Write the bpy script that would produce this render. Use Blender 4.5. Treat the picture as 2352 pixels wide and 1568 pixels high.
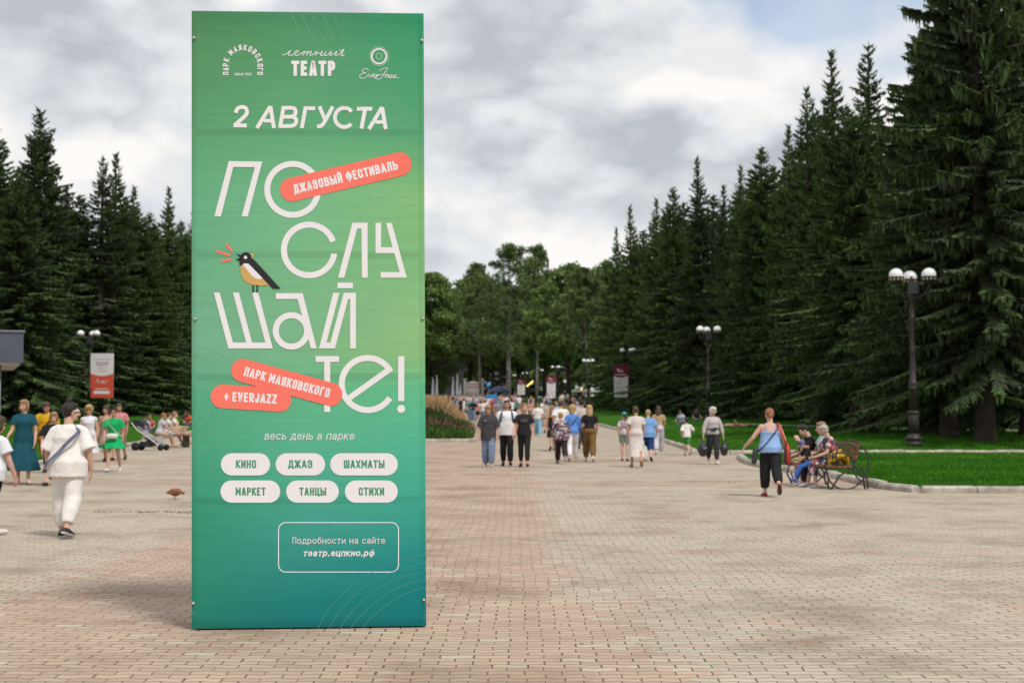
import bpy, bmesh, math, random
import numpy as np
from mathutils import Vector, Matrix

for _o in list(bpy.data.objects):
    bpy.data.objects.remove(_o)
sc = bpy.context.scene
COL = sc.collection
rad = math.radians
V = Vector

# ------------------------------------------------------------------ camera
CAM_H, PITCH, F = 1.5, math.atan(160 / 3267.0), 3267.0      # F: focal length on a 2352 px wide frame
cam_d = bpy.data.cameras.new("camera")
cam_d.lens, cam_d.sensor_width = 50.0, 36.0
cam_d.clip_start, cam_d.clip_end = 0.1, 6000
cam_d.dof.use_dof = True
cam_d.dof.focus_distance = 9.9
cam_d.dof.aperture_fstop = 3.4
cam_d.dof.aperture_blades = 9
cam = bpy.data.objects.new("camera", cam_d)
COL.objects.link(cam)
cam.location = (0, 0, CAM_H)
cam.rotation_euler = (math.pi / 2 + PITCH, 0, 0)
sc.camera = cam

# ------------------------------------------------------------------ sky, sun, exposure
SUN_EL, SUN_AZ = rad(56), rad(146)                            # azimuth clockwise from +Y: behind the camera, to its right
w = bpy.data.worlds.new("World")
sc.world = w
w.use_nodes = True
nt = w.node_tree
nt.nodes.clear()


def N(tree, kind, **kw):
    n = tree.nodes.new(kind)
    for k, v in kw.items():
        if k in n.inputs:
            n.inputs[k].default_value = v
        else:
            setattr(n, k, v)
    return n


def ramp(tree, stops, interp='LINEAR'):
    n = tree.nodes.new('ShaderNodeValToRGB')
    n.color_ramp.interpolation = interp
    e = n.color_ramp.elements
    while len(e) < len(stops):
        e.new(0.5)
    for el, (p, c) in zip(e, stops):
        el.position = p
        el.color = (*c, 1) if len(c) == 3 else c
    return n


def mathn(tree, op, a=None, b=None, c=None):
    n = tree.nodes.new('ShaderNodeMath')
    n.operation = op
    for i, x in enumerate((a, b, c)):
        if x is None:
            continue
        if isinstance(x, (int, float)):
            n.inputs[i].default_value = x
        else:
            tree.links.new(x, n.inputs[i])
    return n.outputs[0]


def mixc(tree, fac, a, b, mode='MIX'):
    n = tree.nodes.new('ShaderNodeMix')
    n.data_type = 'RGBA'
    n.blend_type = mode
    for s, x in ((n.inputs[0], fac), (n.inputs[6], a), (n.inputs[7], b)):
        if isinstance(x, (int, float)):
            s.default_value = x
        elif isinstance(x, tuple):
            s.default_value = (*x, 1) if len(x) == 3 else x
        else:
            tree.links.new(x, s)
    return n.outputs[2]


sky = N(nt, 'ShaderNodeTexSky', sky_type='NISHITA', sun_disc=False, sun_elevation=SUN_EL, sun_rotation=SUN_AZ)
bg_sky = N(nt, 'ShaderNodeBackground', Strength=0.14)
nt.links.new(sky.outputs[0], bg_sky.inputs[0])
tc = N(nt, 'ShaderNodeTexCoord')
mp = N(nt, 'ShaderNodeMapping')
mp.inputs['Scale'].default_value = (1.0, 1.0, 1.75)
mp.inputs['Location'].default_value = (4.7, 0.9, 1.9)
nt.links.new(tc.outputs['Generated'], mp.inputs[0])
n1 = N(nt, 'ShaderNodeTexNoise', Scale=4.4, Detail=8.0, Roughness=0.5, Distortion=0.1)
n2 = N(nt, 'ShaderNodeTexNoise', Scale=2.3, Detail=3.0, Roughness=0.5)
n3 = N(nt, 'ShaderNodeTexNoise', Scale=10.0, Detail=6.0, Roughness=0.5)
mp4 = N(nt, 'ShaderNodeMapping')
mp4.inputs['Scale'].default_value = (-1.0, 1.0, 1.75)
mp4.inputs['Location'].default_value = (7.125, 3.3, 0.13)
nt.links.new(tc.outputs['Generated'], mp4.inputs[0])
n4 = N(nt, 'ShaderNodeTexNoise', Scale=2.3, Detail=4.0, Roughness=0.5)
nt.links.new(mp4.outputs[0], n4.inputs[0])
for n in (n1, n2, n3):
    nt.links.new(mp.outputs[0], n.inputs[0])
wrp = N(nt, 'ShaderNodeVectorMath', operation='MULTIPLY_ADD')
nt.links.new(n3.outputs['Color'], wrp.inputs[0])
wrp.inputs[1].default_value = (.22, .22, .22)
nt.links.new(mp.outputs[0], wrp.inputs[2])
puffs = []
for _sc, _wt in ((6.0, .20), (13.0, .12)):
    vo_ = N(nt, 'ShaderNodeTexVoronoi', feature='F1', Scale=_sc)
    nt.links.new(wrp.outputs[0], vo_.inputs[0])
    puffs.append(mathn(nt, 'MULTIPLY', mathn(nt, 'SUBTRACT', .5, vo_.outputs['Distance']), _wt * 1.3))
mixn = mathn(nt, 'ADD', mathn(nt, 'MULTIPLY', n1.outputs[0], 0.50), mathn(nt, 'MULTIPLY', n2.outputs[0], 0.38))
for p_ in puffs:
    mixn = mathn(nt, 'ADD', mixn, p_)
mixn = mathn(nt, 'ADD', mixn, mathn(nt, 'MULTIPLY', n3.outputs[0], 0.10))
cr = ramp(nt, [(0.385, (0.53, 0.555, 0.61)), (0.45, (0.69, 0.705, 0.745)), (0.495, (0.80, 0.835, 0.87)), (0.535, (0.90, 0.89, 0.89)), (0.60, (1.03, 1.005, 0.98))])
nt.links.new(mixn, cr.inputs[0])
bg_cl = N(nt, 'ShaderNodeBackground', Strength=0.84)
nt.links.new(cr.outputs[0], bg_cl.inputs[0])
cover = ramp(nt, [(0.315, (.38, .38, .38)), (0.365, (1, 1, 1))])
nt.links.new(n4.outputs[0], cover.inputs[0])
ms = N(nt, 'ShaderNodeMixShader')
nt.links.new(cover.outputs[0], ms.inputs[0])
nt.links.new(bg_sky.outputs[0], ms.inputs[1])
nt.links.new(bg_cl.outputs[0], ms.inputs[2])
wo = N(nt, 'ShaderNodeOutputWorld')
nt.links.new(ms.outputs[0], wo.inputs[0])

sun_d = bpy.data.lights.new("sun", 'SUN')
sun_d.energy, sun_d.angle, sun_d.color = 2.4, rad(9), (1.0, 0.95, 0.88)
sun = bpy.data.objects.new("sun", sun_d)
COL.objects.link(sun)
sun.rotation_euler = V((math.sin(SUN_AZ) * math.cos(SUN_EL), math.cos(SUN_AZ) * math.cos(SUN_EL), math.sin(SUN_EL))).to_track_quat('Z', 'Y').to_euler()

sc.view_settings.view_transform = 'Standard'
sc.view_settings.look = 'None'
sc.view_settings.exposure = 0.2
sc.view_settings.gamma = 1.0
sc.cycles.use_denoising = True
sc.cycles.volume_bounces = 2
sc.cycles.max_bounces = 6
sc.cycles.diffuse_bounces = 3
sc.cycles.transparent_max_bounces = 6

# ------------------------------------------------------------------ the lie of the land
PATH_Z = ([-50, 42, 70, 109, 163, 205, 245, 285, 330, 420, 2000], [0, 0, .28, .70, 1.5, 2.1, 2.7, 3.35, 4.0, 5.0, 5.0])


def zpath(y):
    return float(np.interp(y, *PATH_Z))


def sstep(t):
    t = min(1, max(0, t))
    return t * t * (3 - 2 * t)


EDGE_R = ([44, 50, 60, 80, 100, 165, 205, 245, 300, 420], [5.9, 6.35, 6.5, 6.1, 5.8, 3.5, 1.3, -.3, -2.5, -6])
EDGE_L = ([30, 40, 48, 53.5, 72, 110, 200, 300, 420], [-12.7, -13.3, -14.2, -14.7, -16.7, -20, -27, -34, -42])
EDGE_N = ([26.0, 26.3, 27.6, 30, 32.2, 34.3, 38, 41, 45.2], [7.75, 7.5, 7.2, 7.22, 7.3, 6.95, 6.7, 6.75, 7.2])
NEAR_Y0, NEAR_Y1, FAR_Y0 = 26.2, 45.2, 47.4


def edge_r(y): return float(np.interp(y, *EDGE_R))
def edge_l(y): return float(np.interp(y, *EDGE_L))
def edge_n(y): return float(np.interp(y, *EDGE_N))


def zlawn_r(x, y):
    return zpath(y) + .11 + .29 * sstep((y - FAR_Y0) / 7) * sstep((x - edge_r(y)) / 5)


def zlawn_l(x, y):
    return zpath(y) + .11 + .35 * sstep((edge_l(y) - x) / 6)


def zground(x, y):
    if y > FAR_Y0 and x > edge_r(y) + .25:
        return zlawn_r(x, y)
    if NEAR_Y0 < y < NEAR_Y1 and x > edge_n(y) + .25:
        return zpath(y) + .1
    if y > 30 and x < edge_l(y) - .25:
        return zlawn_l(x, y)
    return zpath(y)


def ray(px, py):
    u, v = (px - 1176) / F, (784 - py) / F
    c, s = math.cos(PITCH), math.sin(PITCH)
    return V((u, c - v * s, s + v * c))


def at_depth(px, py, y):
    d = ray(px, py)
    return V((0, 0, CAM_H)) + d * (y / d.y)


def on_ground(px, py):
    d = ray(px, py)
    t = 3.0
    while t < 900:
        p = V((0, 0, CAM_H)) + d * t
        if p.z <= zground(p.x, p.y):
            a, b = t - .5, t
            for _ in range(24):
                m = (a + b) / 2
                q = V((0, 0, CAM_H)) + d * m
                if q.z <= zground(q.x, q.y): b = m
                else: a = m
            q = V((0, 0, CAM_H)) + d * b
            return V((q.x, q.y, zground(q.x, q.y)))
        t += .5
    return V((d.x * 300, 300, zground(d.x * 300, 300)))


def x_at(px, y):
    return (px - 1176) / F * y


# ------------------------------------------------------------------ object helpers
def link(name, me, mats=None, parent=None):
    o = bpy.data.objects.new(name, me)
    COL.objects.link(o)
    if me is not None and mats is not None:
        for m in (mats if isinstance(mats, (list, tuple)) else [mats]):
            me.materials.append(m)
    if parent is not None:
        o.parent = parent
    return o


def mesh(name, verts, faces, mats=None, parent=None, smooth=False, mi=None):
    me = bpy.data.meshes.new(name)
    me.from_pydata([tuple(v) for v in verts], [], faces)
    if smooth:
        me.polygons.foreach_set('use_smooth', [True] * len(me.polygons))
    o = link(name, me, mats, parent)
    if mi is not None:
        me.polygons.foreach_set('material_index', mi)
    me.update()
    return o


def empty(name, loc=(0, 0, 0), rz=0.0):
    o = bpy.data.objects.new(name, None)
    COL.objects.link(o)
    o.location = loc
    o.rotation_euler = (0, 0, rz)
    o.empty_display_size = .2
    return o


def tag(o, label=None, cat=None, group=None, kind=None):
    for k, v in (('label', label), ('category', cat), ('group', group), ('kind', kind)):
        if v:
            o[k] = v
    return o


def copy_tree(o, parent=None):
    c = o.copy()
    COL.objects.link(c)
    if parent is not None:
        c.parent = parent
    for ch in o.children:
        copy_tree(ch, c)
    return c


class MB:
    """collects closed shapes for one mesh"""
    def __init__(s):
        s.v, s.f, s.m, s.cur = [], [], [], 0

    def add(s, vs, fs):
        b = len(s.v)
        s.v += [V(v) for v in vs]
        s.f += [tuple(i + b for i in f) for f in fs]
        s.m += [s.cur] * len(fs)

    def box(s, c, d, rot=None):
        c = V(c)
        pts = [V((x * d[0] / 2, y * d[1] / 2, z * d[2] / 2)) for x in (-1, 1) for y in (-1, 1) for z in (-1, 1)]
        if rot is not None:
            pts = [rot @ p for p in pts]
        s.add([c + p for p in pts], [(0, 1, 3, 2), (4, 6, 7, 5), (0, 4, 5, 1), (2, 3, 7, 6), (0, 2, 6, 4), (1, 5, 7, 3)])

    def rings(s, rings, cap=True):
        n = len(rings[0])
        b = len(s.v)
        for r in rings:
            s.v += [V(p) for p in r]
        for i in range(len(rings) - 1):
            for j in range(n):
                k = (j + 1) % n
                s.f.append((b + i * n + j, b + i * n + k, b + (i + 1) * n + k, b + (i + 1) * n + j))
                s.m.append(s.cur)
        if cap:
            s.f.append(tuple(b + j for j in reversed(range(n))))
            s.f.append(tuple(b + (len(rings) - 1) * n + j for j in range(n)))
            s.m += [s.cur, s.cur]

    def lathe(s, prof, c=(0, 0, 0), n=16):
        c = V(c)
        s.rings([[c + V((r * math.cos(2 * math.pi * j / n), r * math.sin(2 * math.pi * j / n), z)) for j in range(n)] for r, z in prof])

    def tube(s, pts, rs, n=10, ref=V((1, 0, 0)), dome=True):
        """rs: per-point radius or (radius along ref side, radius across)"""
        pts = [V(p) for p in pts]
        rs = [r if isinstance(r, (tuple, list)) else (r, r) for r in (rs if isinstance(rs, (list, tuple)) and len(rs) == len(pts) else [rs] * len(pts))]
        ref = V(ref)
        tans = []
        for i in range(len(pts)):
            t = pts[min(i + 1, len(pts) - 1)] - pts[max(i - 1, 0)]
            tans.append(t.normalized())
        rings = []

        def ring(p, t, a, b):
            x = ref - t * ref.dot(t)
            if x.length < 1e-3:
                x = V((0, 1, 0)) - t * t.y
            x.normalize()
            y = t.cross(x)
            return [p + x * (a * math.cos(2 * math.pi * j / n)) + y * (b * math.sin(2 * math.pi * j / n)) for j in range(n)]
        if dome:
            m = (rs[0][0] + rs[0][1]) / 2
            for q in (.95, .6):
                cs = math.sqrt(1 - q * q)
                rings.append(ring(pts[0] - tans[0] * m * q, tans[0], rs[0][0] * cs, rs[0][1] * cs))
        for p, t, (a, b) in zip(pts, tans, rs):
            rings.append(ring(p, t, a, b))
        if dome:
            m = (rs[-1][0] + rs[-1][1]) / 2
            for q in (.6, .95):
                cs = math.sqrt(1 - q * q)
                rings.append(ring(pts[-1] + tans[-1] * m * q, tans[-1], rs[-1][0] * cs, rs[-1][1] * cs))
        s.rings(rings)

    def ell(s, c, r, rot=None, n=14, k=9):
        c = V(c)
        rings = []
        for i in range(k):
            a = -math.pi / 2 + math.pi * (i + .35) / (k - .3)
            z, q = math.sin(a), math.cos(a)
            rg = []
            for j in range(n):
                t = 2 * math.pi * j / n
                p = V((r[0] * q * math.cos(t), r[1] * q * math.sin(t), r[2] * z))
                rg.append(c + (rot @ p if rot is not None else p))
            rings.append(rg)
        s.rings(rings)

    def build(s, name, mats, parent=None, smooth=True):
        return mesh(name, s.v, s.f, mats, parent, smooth, s.m)


# ------------------------------------------------------------------ materials
_MC = {}


def s2l(c):
    return tuple(((x / 255 / 12.92) if x / 255 <= .04045 else ((x / 255 + .055) / 1.055) ** 2.4) for x in c)


def mat(name, col, rough=.75, var=.18, scale=9.0, bump=0.0, bscale=None, metal=0.0, spec=.3, col2=None, rnd=0.0, trans=0.0, coord='Object', detail=5):
    key = (name, col, rough, var, scale, bump, metal, col2, rnd)
    if key in _MC:
        return _MC[key]
    m = bpy.data.materials.new(name)
    m.use_nodes = True
    t = m.node_tree
    b = t.nodes['Principled BSDF']
    b.inputs['Roughness'].default_value = rough
    b.inputs['Metallic'].default_value = metal
    b.inputs['Specular IOR Level'].default_value = spec
    tcn = N(t, 'ShaderNodeTexCoord')
    ns = N(t, 'ShaderNodeTexNoise', Scale=scale, Detail=float(detail), Roughness=.6)
    t.links.new(tcn.outputs[coord], ns.inputs[0])
    c2 = col2 if col2 else tuple(x * (1 - var) for x in col)
    c1 = col if col2 else tuple(min(1, x * (1 + var * .6)) for x in col)
    r = ramp(t, [(.32, c2), (.68, c1)])
    t.links.new(ns.outputs[0], r.inputs[0])
    out = r.outputs[0]
    if rnd:
        oi = N(t, 'ShaderNodeObjectInfo')
        hsv = N(t, 'ShaderNodeHueSaturation')
        t.links.new(mathn(t, 'ADD', mathn(t, 'MULTIPLY', oi.outputs['Random'], rnd * 2), 1 - rnd), hsv.inputs['Value'])
        t.links.new(out, hsv.inputs['Color'])
        out = hsv.outputs[0]
    t.links.new(out, b.inputs['Base Color'])
    if bump:
        nb = N(t, 'ShaderNodeTexNoise', Scale=bscale or scale * 6, Detail=4.0)
        t.links.new(tcn.outputs[coord], nb.inputs[0])
        bp = N(t, 'ShaderNodeBump', Strength=bump, Distance=.02)
        t.links.new(nb.outputs[0], bp.inputs['Height'])
        t.links.new(bp.outputs[0], b.inputs['Normal'])
    _MC[key] = m
    return m


def blotch_mat(name, cols, scale=14.0, rough=.8, feature='F1', base=None):
    """printed fabric: cells of a few colours over a base colour"""
    m = bpy.data.materials.new(name)
    m.use_nodes = True
    t = m.node_tree
    b = t.nodes['Principled BSDF']
    b.inputs['Roughness'].default_value = rough
    tcn = N(t, 'ShaderNodeTexCoord')
    ns = N(t, 'ShaderNodeTexNoise', Scale=scale * .7, Detail=2.0)
    t.links.new(tcn.outputs['Object'], ns.inputs[0])
    va = N(t, 'ShaderNodeVectorMath', operation='MULTIPLY_ADD')
    t.links.new(ns.outputs['Color'], va.inputs[0])
    va.inputs[1].default_value = (.08, .08, .08)
    t.links.new(tcn.outputs['Object'], va.inputs[2])
    vo = N(t, 'ShaderNodeTexVoronoi', Scale=scale)
    t.links.new(va.outputs[0], vo.inputs[0])
    sep = N(t, 'ShaderNodeSeparateColor')
    t.links.new(vo.outputs['Color'], sep.inputs[0])
    r = ramp(t, [((i + .0) / len(cols), c) for i, c in enumerate(cols)], 'CONSTANT')
    t.links.new(sep.outputs[0], r.inputs[0])
    out = r.outputs[0]
    if base:
        msk = ramp(t, [(.30, (1, 1, 1)), (.36, (0, 0, 0))])
        t.links.new(mathn(t, 'MULTIPLY', vo.outputs['Distance'], 1.0), msk.inputs[0])
        sepm = msk.outputs[0]
        out = mixc(t, sepm, base, out)
    t.links.new(out, b.inputs['Base Color'])
    return m
# ------------------------------------------------------------------ paving, lawns, kerbs
def paving_mat():
    m = bpy.data.materials.new("wavy_concrete_pavers")
    m.use_nodes = True
    t = m.node_tree
    L = t.links.new
    b = t.nodes['Principled BSDF']
    b.inputs['Roughness'].default_value = .85
    b.inputs['Specular IOR Level'].default_value = .25
    g = N(t, 'ShaderNodeTexCoord')
    sp = N(t, 'ShaderNodeSeparateXYZ')
    L(g.outputs['Object'], sp.inputs[0])
    X, Y = sp.outputs[0], sp.outputs[1]
    W, Rr = .2135, .1065
    wob = N(t, 'ShaderNodeTexNoise', Scale=.45, Detail=3.0)
    L(g.outputs['Object'], wob.inputs[0])
    wv = mathn(t, 'MULTIPLY', mathn(t, 'SUBTRACT', wob.outputs[0], .5), .08)
    Xw = mathn(t, 'ADD', X, wv)
    # wavy long joints
    wave = mathn(t, 'MULTIPLY', mathn(t, 'SINE', mathn(t, 'MULTIPLY', Xw, 2 * math.pi / (W))), .0115)
    jag = N(t, 'ShaderNodeTexNoise', Scale=5.0, Detail=2.0)
    L(g.outputs['Object'], jag.inputs[0])
    Yw = mathn(t, 'ADD', mathn(t, 'ADD', Y, wave), mathn(t, 'MULTIPLY', mathn(t, 'SUBTRACT', jag.outputs[0], .5), .022))
    yr = mathn(t, 'DIVIDE', Yw, Rr)
    row = mathn(t, 'FLOOR', yr)
    fy = mathn(t, 'SUBTRACT', yr, row)
    odd = mathn(t, 'MULTIPLY', mathn(t, 'FRACT', mathn(t, 'MULTIPLY', row, .5)), 1.0)
    rj = N(t, 'ShaderNodeTexWhiteNoise', noise_dimensions='1D')
    L(row, rj.inputs['W'])
    xr = mathn(t, 'ADD', mathn(t, 'ADD', mathn(t, 'DIVIDE', Xw, W), odd), mathn(t, 'MULTIPLY', rj.outputs[0], .14))
    colm = mathn(t, 'FLOOR', xr)
    fx = mathn(t, 'SUBTRACT', xr, colm)
    dy = mathn(t, 'MULTIPLY', mathn(t, 'MINIMUM', fy, mathn(t, 'SUBTRACT', 1.0, fy)), Rr)
    dx = mathn(t, 'MULTIPLY', mathn(t, 'MINIMUM', fx, mathn(t, 'SUBTRACT', 1.0, fx)), W)
    cv = N(t, 'ShaderNodeCombineXYZ')
    L(row, cv.inputs[1]); L(colm, cv.inputs[0])
    wn = N(t, 'ShaderNodeTexWhiteNoise', noise_dimensions='3D')
    L(cv.outputs[0], wn.inputs[0])
    rnd = wn.outputs['Value']
    # joints: thin along the rows, wide where the ends meet
    jn = mathn(t, 'ADD', .0024, mathn(t, 'MULTIPLY', mathn(t, 'POWER', wn.outputs['Value'], 2.0), .0062))
    jx = mathn(t, 'LESS_THAN', dx, jn)
    jy = mathn(t, 'LESS_THAN', dy, .0060)
    joint = mathn(t, 'MAXIMUM', jx, jy)
    # colour zones: a pinkish band up the middle and across, olive-beige elsewhere, ragged by brick
    big = N(t, 'ShaderNodeTexNoise', Scale=.5, Detail=4.0, Roughness=.6)
    L(cv.outputs[0], big.inputs[0])
    big.inputs['Scale'].default_value = .16
    ns2 = N(t, 'ShaderNodeTexNoise', Scale=.28, Detail=4.0)
    L(g.outputs['Object'], ns2.inputs[0])
    jitter = mathn(t, 'ADD', mathn(t, 'MULTIPLY', mathn(t, 'SUBTRACT', big.outputs[0], .5), 2.2), mathn(t, 'MULTIPLY', mathn(t, 'SUBTRACT', rnd, .5), .35))
    Xj = mathn(t, 'ADD', X, jitter)
    Yj = mathn(t, 'ADD', Y, mathn(t, 'MULTIPLY', jitter, 1.6))
    band = mathn(t, 'MULTIPLY', mathn(t, 'GREATER_THAN', Xj, -4.0), mathn(t, 'LESS_THAN', Xj, .45))
    fore = mathn(t, 'MULTIPLY', mathn(t, 'LESS_THAN', Yj, 11.2), mathn(t, 'LESS_THAN', Xj, 1.0))
    cross = mathn(t, 'MULTIPLY', mathn(t, 'GREATER_THAN', Y, 28.7), mathn(t, 'LESS_THAN', Y, 30.9))
    cross2 = mathn(t, 'MULTIPLY', mathn(t, 'GREATER_THAN', Y, 41.5), mathn(t, 'LESS_THAN', Y, 44.0))
    pinkz = mathn(t, 'MAXIMUM', mathn(t, 'MAXIMUM', band, fore), mathn(t, 'MAXIMUM', cross, cross2))
    swap = mathn(t, 'GREATER_THAN', mathn(t, 'ADD', rnd, mathn(t, 'MULTIPLY', ns2.outputs[0], .8)), 1.34)
    pinkz = mathn(t, 'ABSOLUTE', mathn(t, 'SUBTRACT', pinkz, swap))
    tone = ramp(t, [(0, (.86, .85, .84)), (.5, (.97, .97, .97)), (1, (1.06, 1.04, 1.01))])
    L(rnd, tone.inputs[0])
    c = mixc(t, pinkz, (.485, .428, .338), (.478, .362, .280))
    c = mixc(t, 1.0, c, tone.outputs[0], 'MULTIPLY')
    # worn, dusty and damp patches with shapes of their own
    st = N(t, 'ShaderNodeTexNoise', Scale=.7, Detail=7.0, Roughness=.65)
    L(g.outputs['Object'], st.inputs[0])
    sr = ramp(t, [(.32, (.66, .61, .56)), (.5, (.97, .97, .97)), (.72, (1.10, 1.09, 1.07))])
    L(st.outputs[0], sr.inputs[0])
    c = mixc(t, 1.0, c, sr.outputs[0], 'MULTIPLY')
    gr = N(t, 'ShaderNodeTexNoise', Scale=260.0, Detail=2.0)
    L(g.outputs['Object'], gr.inputs[0])
    gr2 = ramp(t, [(.3, (.80, .80, .80)), (.7, (1.12, 1.12, 1.12))])
    L(gr.outputs[0], gr2.inputs[0])
    c = mixc(t, 1.0, c, gr2.outputs[0], 'MULTIPLY')
    c = mixc(t, joint, c, (.13, .09, .066))
    L(c, b.inputs['Base Color'])
    h = mathn(t, 'SUBTRACT', mathn(t, 'MULTIPLY', rnd, .25), mathn(t, 'MULTIPLY', joint, 1.0))
    h = mathn(t, 'ADD', h, mathn(t, 'MULTIPLY', gr.outputs[0], .25))
    bp = N(t, 'ShaderNodeBump', Strength=.6, Distance=.006)
    L(h, bp.inputs['Height'])
    L(bp.outputs[0], b.inputs['Normal'])
    return m


def grid(name, ys, xfun, nx, zfun, m, kind='structure', drop_edge=True):
    vs, fs = [], []
    for y in ys:
        x0, x1 = xfun(y)
        for i in range(nx + 1):
            x = x0 + (x1 - x0) * (i / nx) ** 1.0
            vs.append((x, y, zfun(x, y)))
    n = nx + 1
    for r in range(len(ys) - 1):
        for i in range(nx):
            fs.append((r * n + i, r * n + i + 1, (r + 1) * n + i + 1, (r + 1) * n + i))
    o = mesh(name, vs, fs, m, None, True)
    tag(o, kind=kind)
    return o


earth = mat("bare_earth", (.10, .09, .06), .95, .3, .8)
gnd = grid("ground", [-60, 0, 42, 70, 109, 163, 205, 245, 285, 330, 420, 1000, 2500], lambda y: (-1500, 1500), 4, lambda x, y: zpath(y) - .05, earth)
pave = grid("plaza_paving", [-12, 0, 20, 42, 56, 70, 90, 109, 136, 163, 205, 245, 285, 330, 420], lambda y: (-60, 60), 4, lambda x, y: zpath(y), paving_mat())


def lawn_mat():
    m = bpy.data.materials.new("mown_lawn")
    m.use_nodes = True
    t = m.node_tree
    L = t.links.new
    b = t.nodes['Principled BSDF']
    b.inputs['Roughness'].default_value = .9
    b.inputs['Specular IOR Level'].default_value = .05
    g = N(t, 'ShaderNodeTexCoord')
    a = N(t, 'ShaderNodeTexNoise', Scale=.35, Detail=6.0, Roughness=.6)
    L(g.outputs['Object'], a.inputs[0])
    r = ramp(t, [(.3, (.024, .096, .006)), (.5, (.036, .138, .009)), (.7, (.072, .170, .016))])
    L(a.outputs[0], r.inputs[0])
    f = N(t, 'ShaderNodeTexNoise', Scale=22.0, Detail=5.0, Roughness=.7)
    L(g.outputs['Object'], f.inputs[0])
    r2 = ramp(t, [(.3, (.55, .6, .5)), (.7, (1.35, 1.3, 1.3))])
    L(f.outputs[0], r2.inputs[0])
    c = mixc(t, 1.0, r.outputs[0], r2.outputs[0], 'MULTIPLY')
    # worn, drier places and old needles lying in the turf
    wp = N(t, 'ShaderNodeTexNoise', Scale=.75, Detail=7.0, Roughness=.7)
    L(g.outputs['Object'], wp.inputs[0])
    wr_ = ramp(t, [(.58, (0, 0, 0)), (.74, (.75, .75, .75))])
    L(wp.outputs[0], wr_.inputs[0])
    c = mixc(t, wr_.outputs[0], c, (.135, .145, .035))
    L(c, b.inputs['Base Color'])
    bp = N(t, 'ShaderNodeBump', Strength=.9, Distance=.06)
    L(f.outputs[0], bp.inputs['Height'])
    L(bp.outputs[0], b.inputs['Normal'])
    return m


LAWN = lawn_mat()
far_ys = [FAR_Y0, 48.5, 50, 52, 54, 57, 60, 65, 70, 75, 80, 90, 100, 109, 120, 136, 150, 163, 180, 205, 225, 245, 265, 285, 330, 420]
lawn_far = grid("lawn", far_ys, lambda y: (edge_r(y) + .15, 75), 40, zlawn_r, LAWN)
lawn_near = grid("lawn", [NEAR_Y0 + .12, 27, 28.5, 30, 32.2, 34.3, 38, 41, NEAR_Y1 - .05], lambda y: (edge_n(y) + .15, 45), 16, lambda x, y: zpath(y) + .1 + .05 * sstep((x - edge_n(y)) / 3), LAWN)
left_ys = [33, 36, 40, 44, 48, 53.5, 60, 66, 72, 80, 90, 100, 110, 130, 150, 175, 200, 240, 300, 420]
lawn_left = grid("lawn", left_ys, lambda y: (-90, edge_l(y) - .15), 40, zlawn_l, LAWN)

# footpath through the trees beyond the right lawn
fpath = [(12.5, 78), (16.5, 72), (21, 66.5), (26, 62), (33, 58), (45, 54)]
vs = []
for i, (x, y) in enumerate(fpath):
    for s in (-1, 1):
        xx, yy = x + s * .55, y + s * 1.3
        vs.append((xx, yy, zlawn_r(xx, yy) + .02))
grav = mat("pale_gravel_path", (.34, .31, .27), .9, .2, 3)
fp = mesh("footpath", vs, [(2 * i, 2 * i + 1, 2 * i + 3, 2 * i + 2) for i in range(len(fpath) - 1)], grav)
tag(fp, kind='structure')

KERB = mat("weathered_kerb_stone", (.54, .50, .44), .85, .28, 3.4, .6, 30, col2=(.25, .215, .18))
rk = random.Random(4)


def kerb(name, pts, h=.14, wdt=.2, seg=1.0):
    """a kerb line of separate rounded stones, slightly out of true"""
    pts = [V((x, y, 0)) for x, y in pts]
    mb = MB()
    for a, b in zip(pts[:-1], pts[1:]):
        d = b - a
        n = max(1, round(d.length / seg))
        u = d / d.length
        nrm = V((-u.y, u.x, 0))
        for i in range(n):
            p, q = a + d * (i / n) + u * .008, a + d * ((i + 1) / n) - u * .008
            off = nrm * rk.uniform(-.018, .018)
            dz = rk.uniform(-.02, .012)
            rings = []
            for pp, e in ((p, .4), (p + u * .03, 1), ((p + q) / 2, 1), (q - u * .03, 1), (q, .4)):
                z0 = zpath(pp.y)
                ins = (1 - e) * .02
                hh = h + dz + rk.uniform(-.006, .006) - ins
                wd = wdt / 2 - ins
                c = pp + off
                rings.append([c + nrm * (-wd) + V((0, 0, z0 - .08)), c + nrm * (-wd) + V((0, 0, z0 + hh - .045)), c + nrm * (-wd + .035) + V((0, 0, z0 + hh)),
                              c + nrm * (wd - .035) + V((0, 0, z0 + hh)), c + nrm * wd + V((0, 0, z0 + hh - .045)), c + nrm * wd + V((0, 0, z0 - .08))])
            mb.rings(rings)
    o = mb.build(name, KERB, None, False)
    tag(o, kind='structure')
    return o


def poly_at(fun, ys):
    return [(fun(y), y) for y in ys]


kerb("kerb", poly_at(edge_n, [44.9, 41, 38, 34.3, 32.2, 30, 27.6, 26.4]))
kerb("kerb", [(7.52, 26.22), (10.5, 26.15), (14, 26.3), (18, 26.1), (30, 26.2)])
kerb("kerb", [(7.2, 45.1), (9, 45.25), (13, 45.2), (20, 45.2), (40, 45.2)], .12)
kerb("kerb", [(5.95, 47.3), (7.2, 47.25), (10, 47.3), (40, 47.3)], .17)
kerb("kerb", poly_at(edge_r, [47.6, 50, 55, 60, 70, 80, 90, 100, 120, 140, 165]), .14, .2, 1.4)
kerb("kerb", poly_at(edge_l, [33, 36, 40, 44, 48, 53.5, 60, 66, 72, 80, 90, 100, 110, 130, 150]), .13, .2, 1.2)

# grass blades and clover standing in the lawns
BLADE = mat("grass_blade", (.066, .20, .016), .8, .35, .35, col2=(.028, .115, .008), spec=.05)


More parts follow.
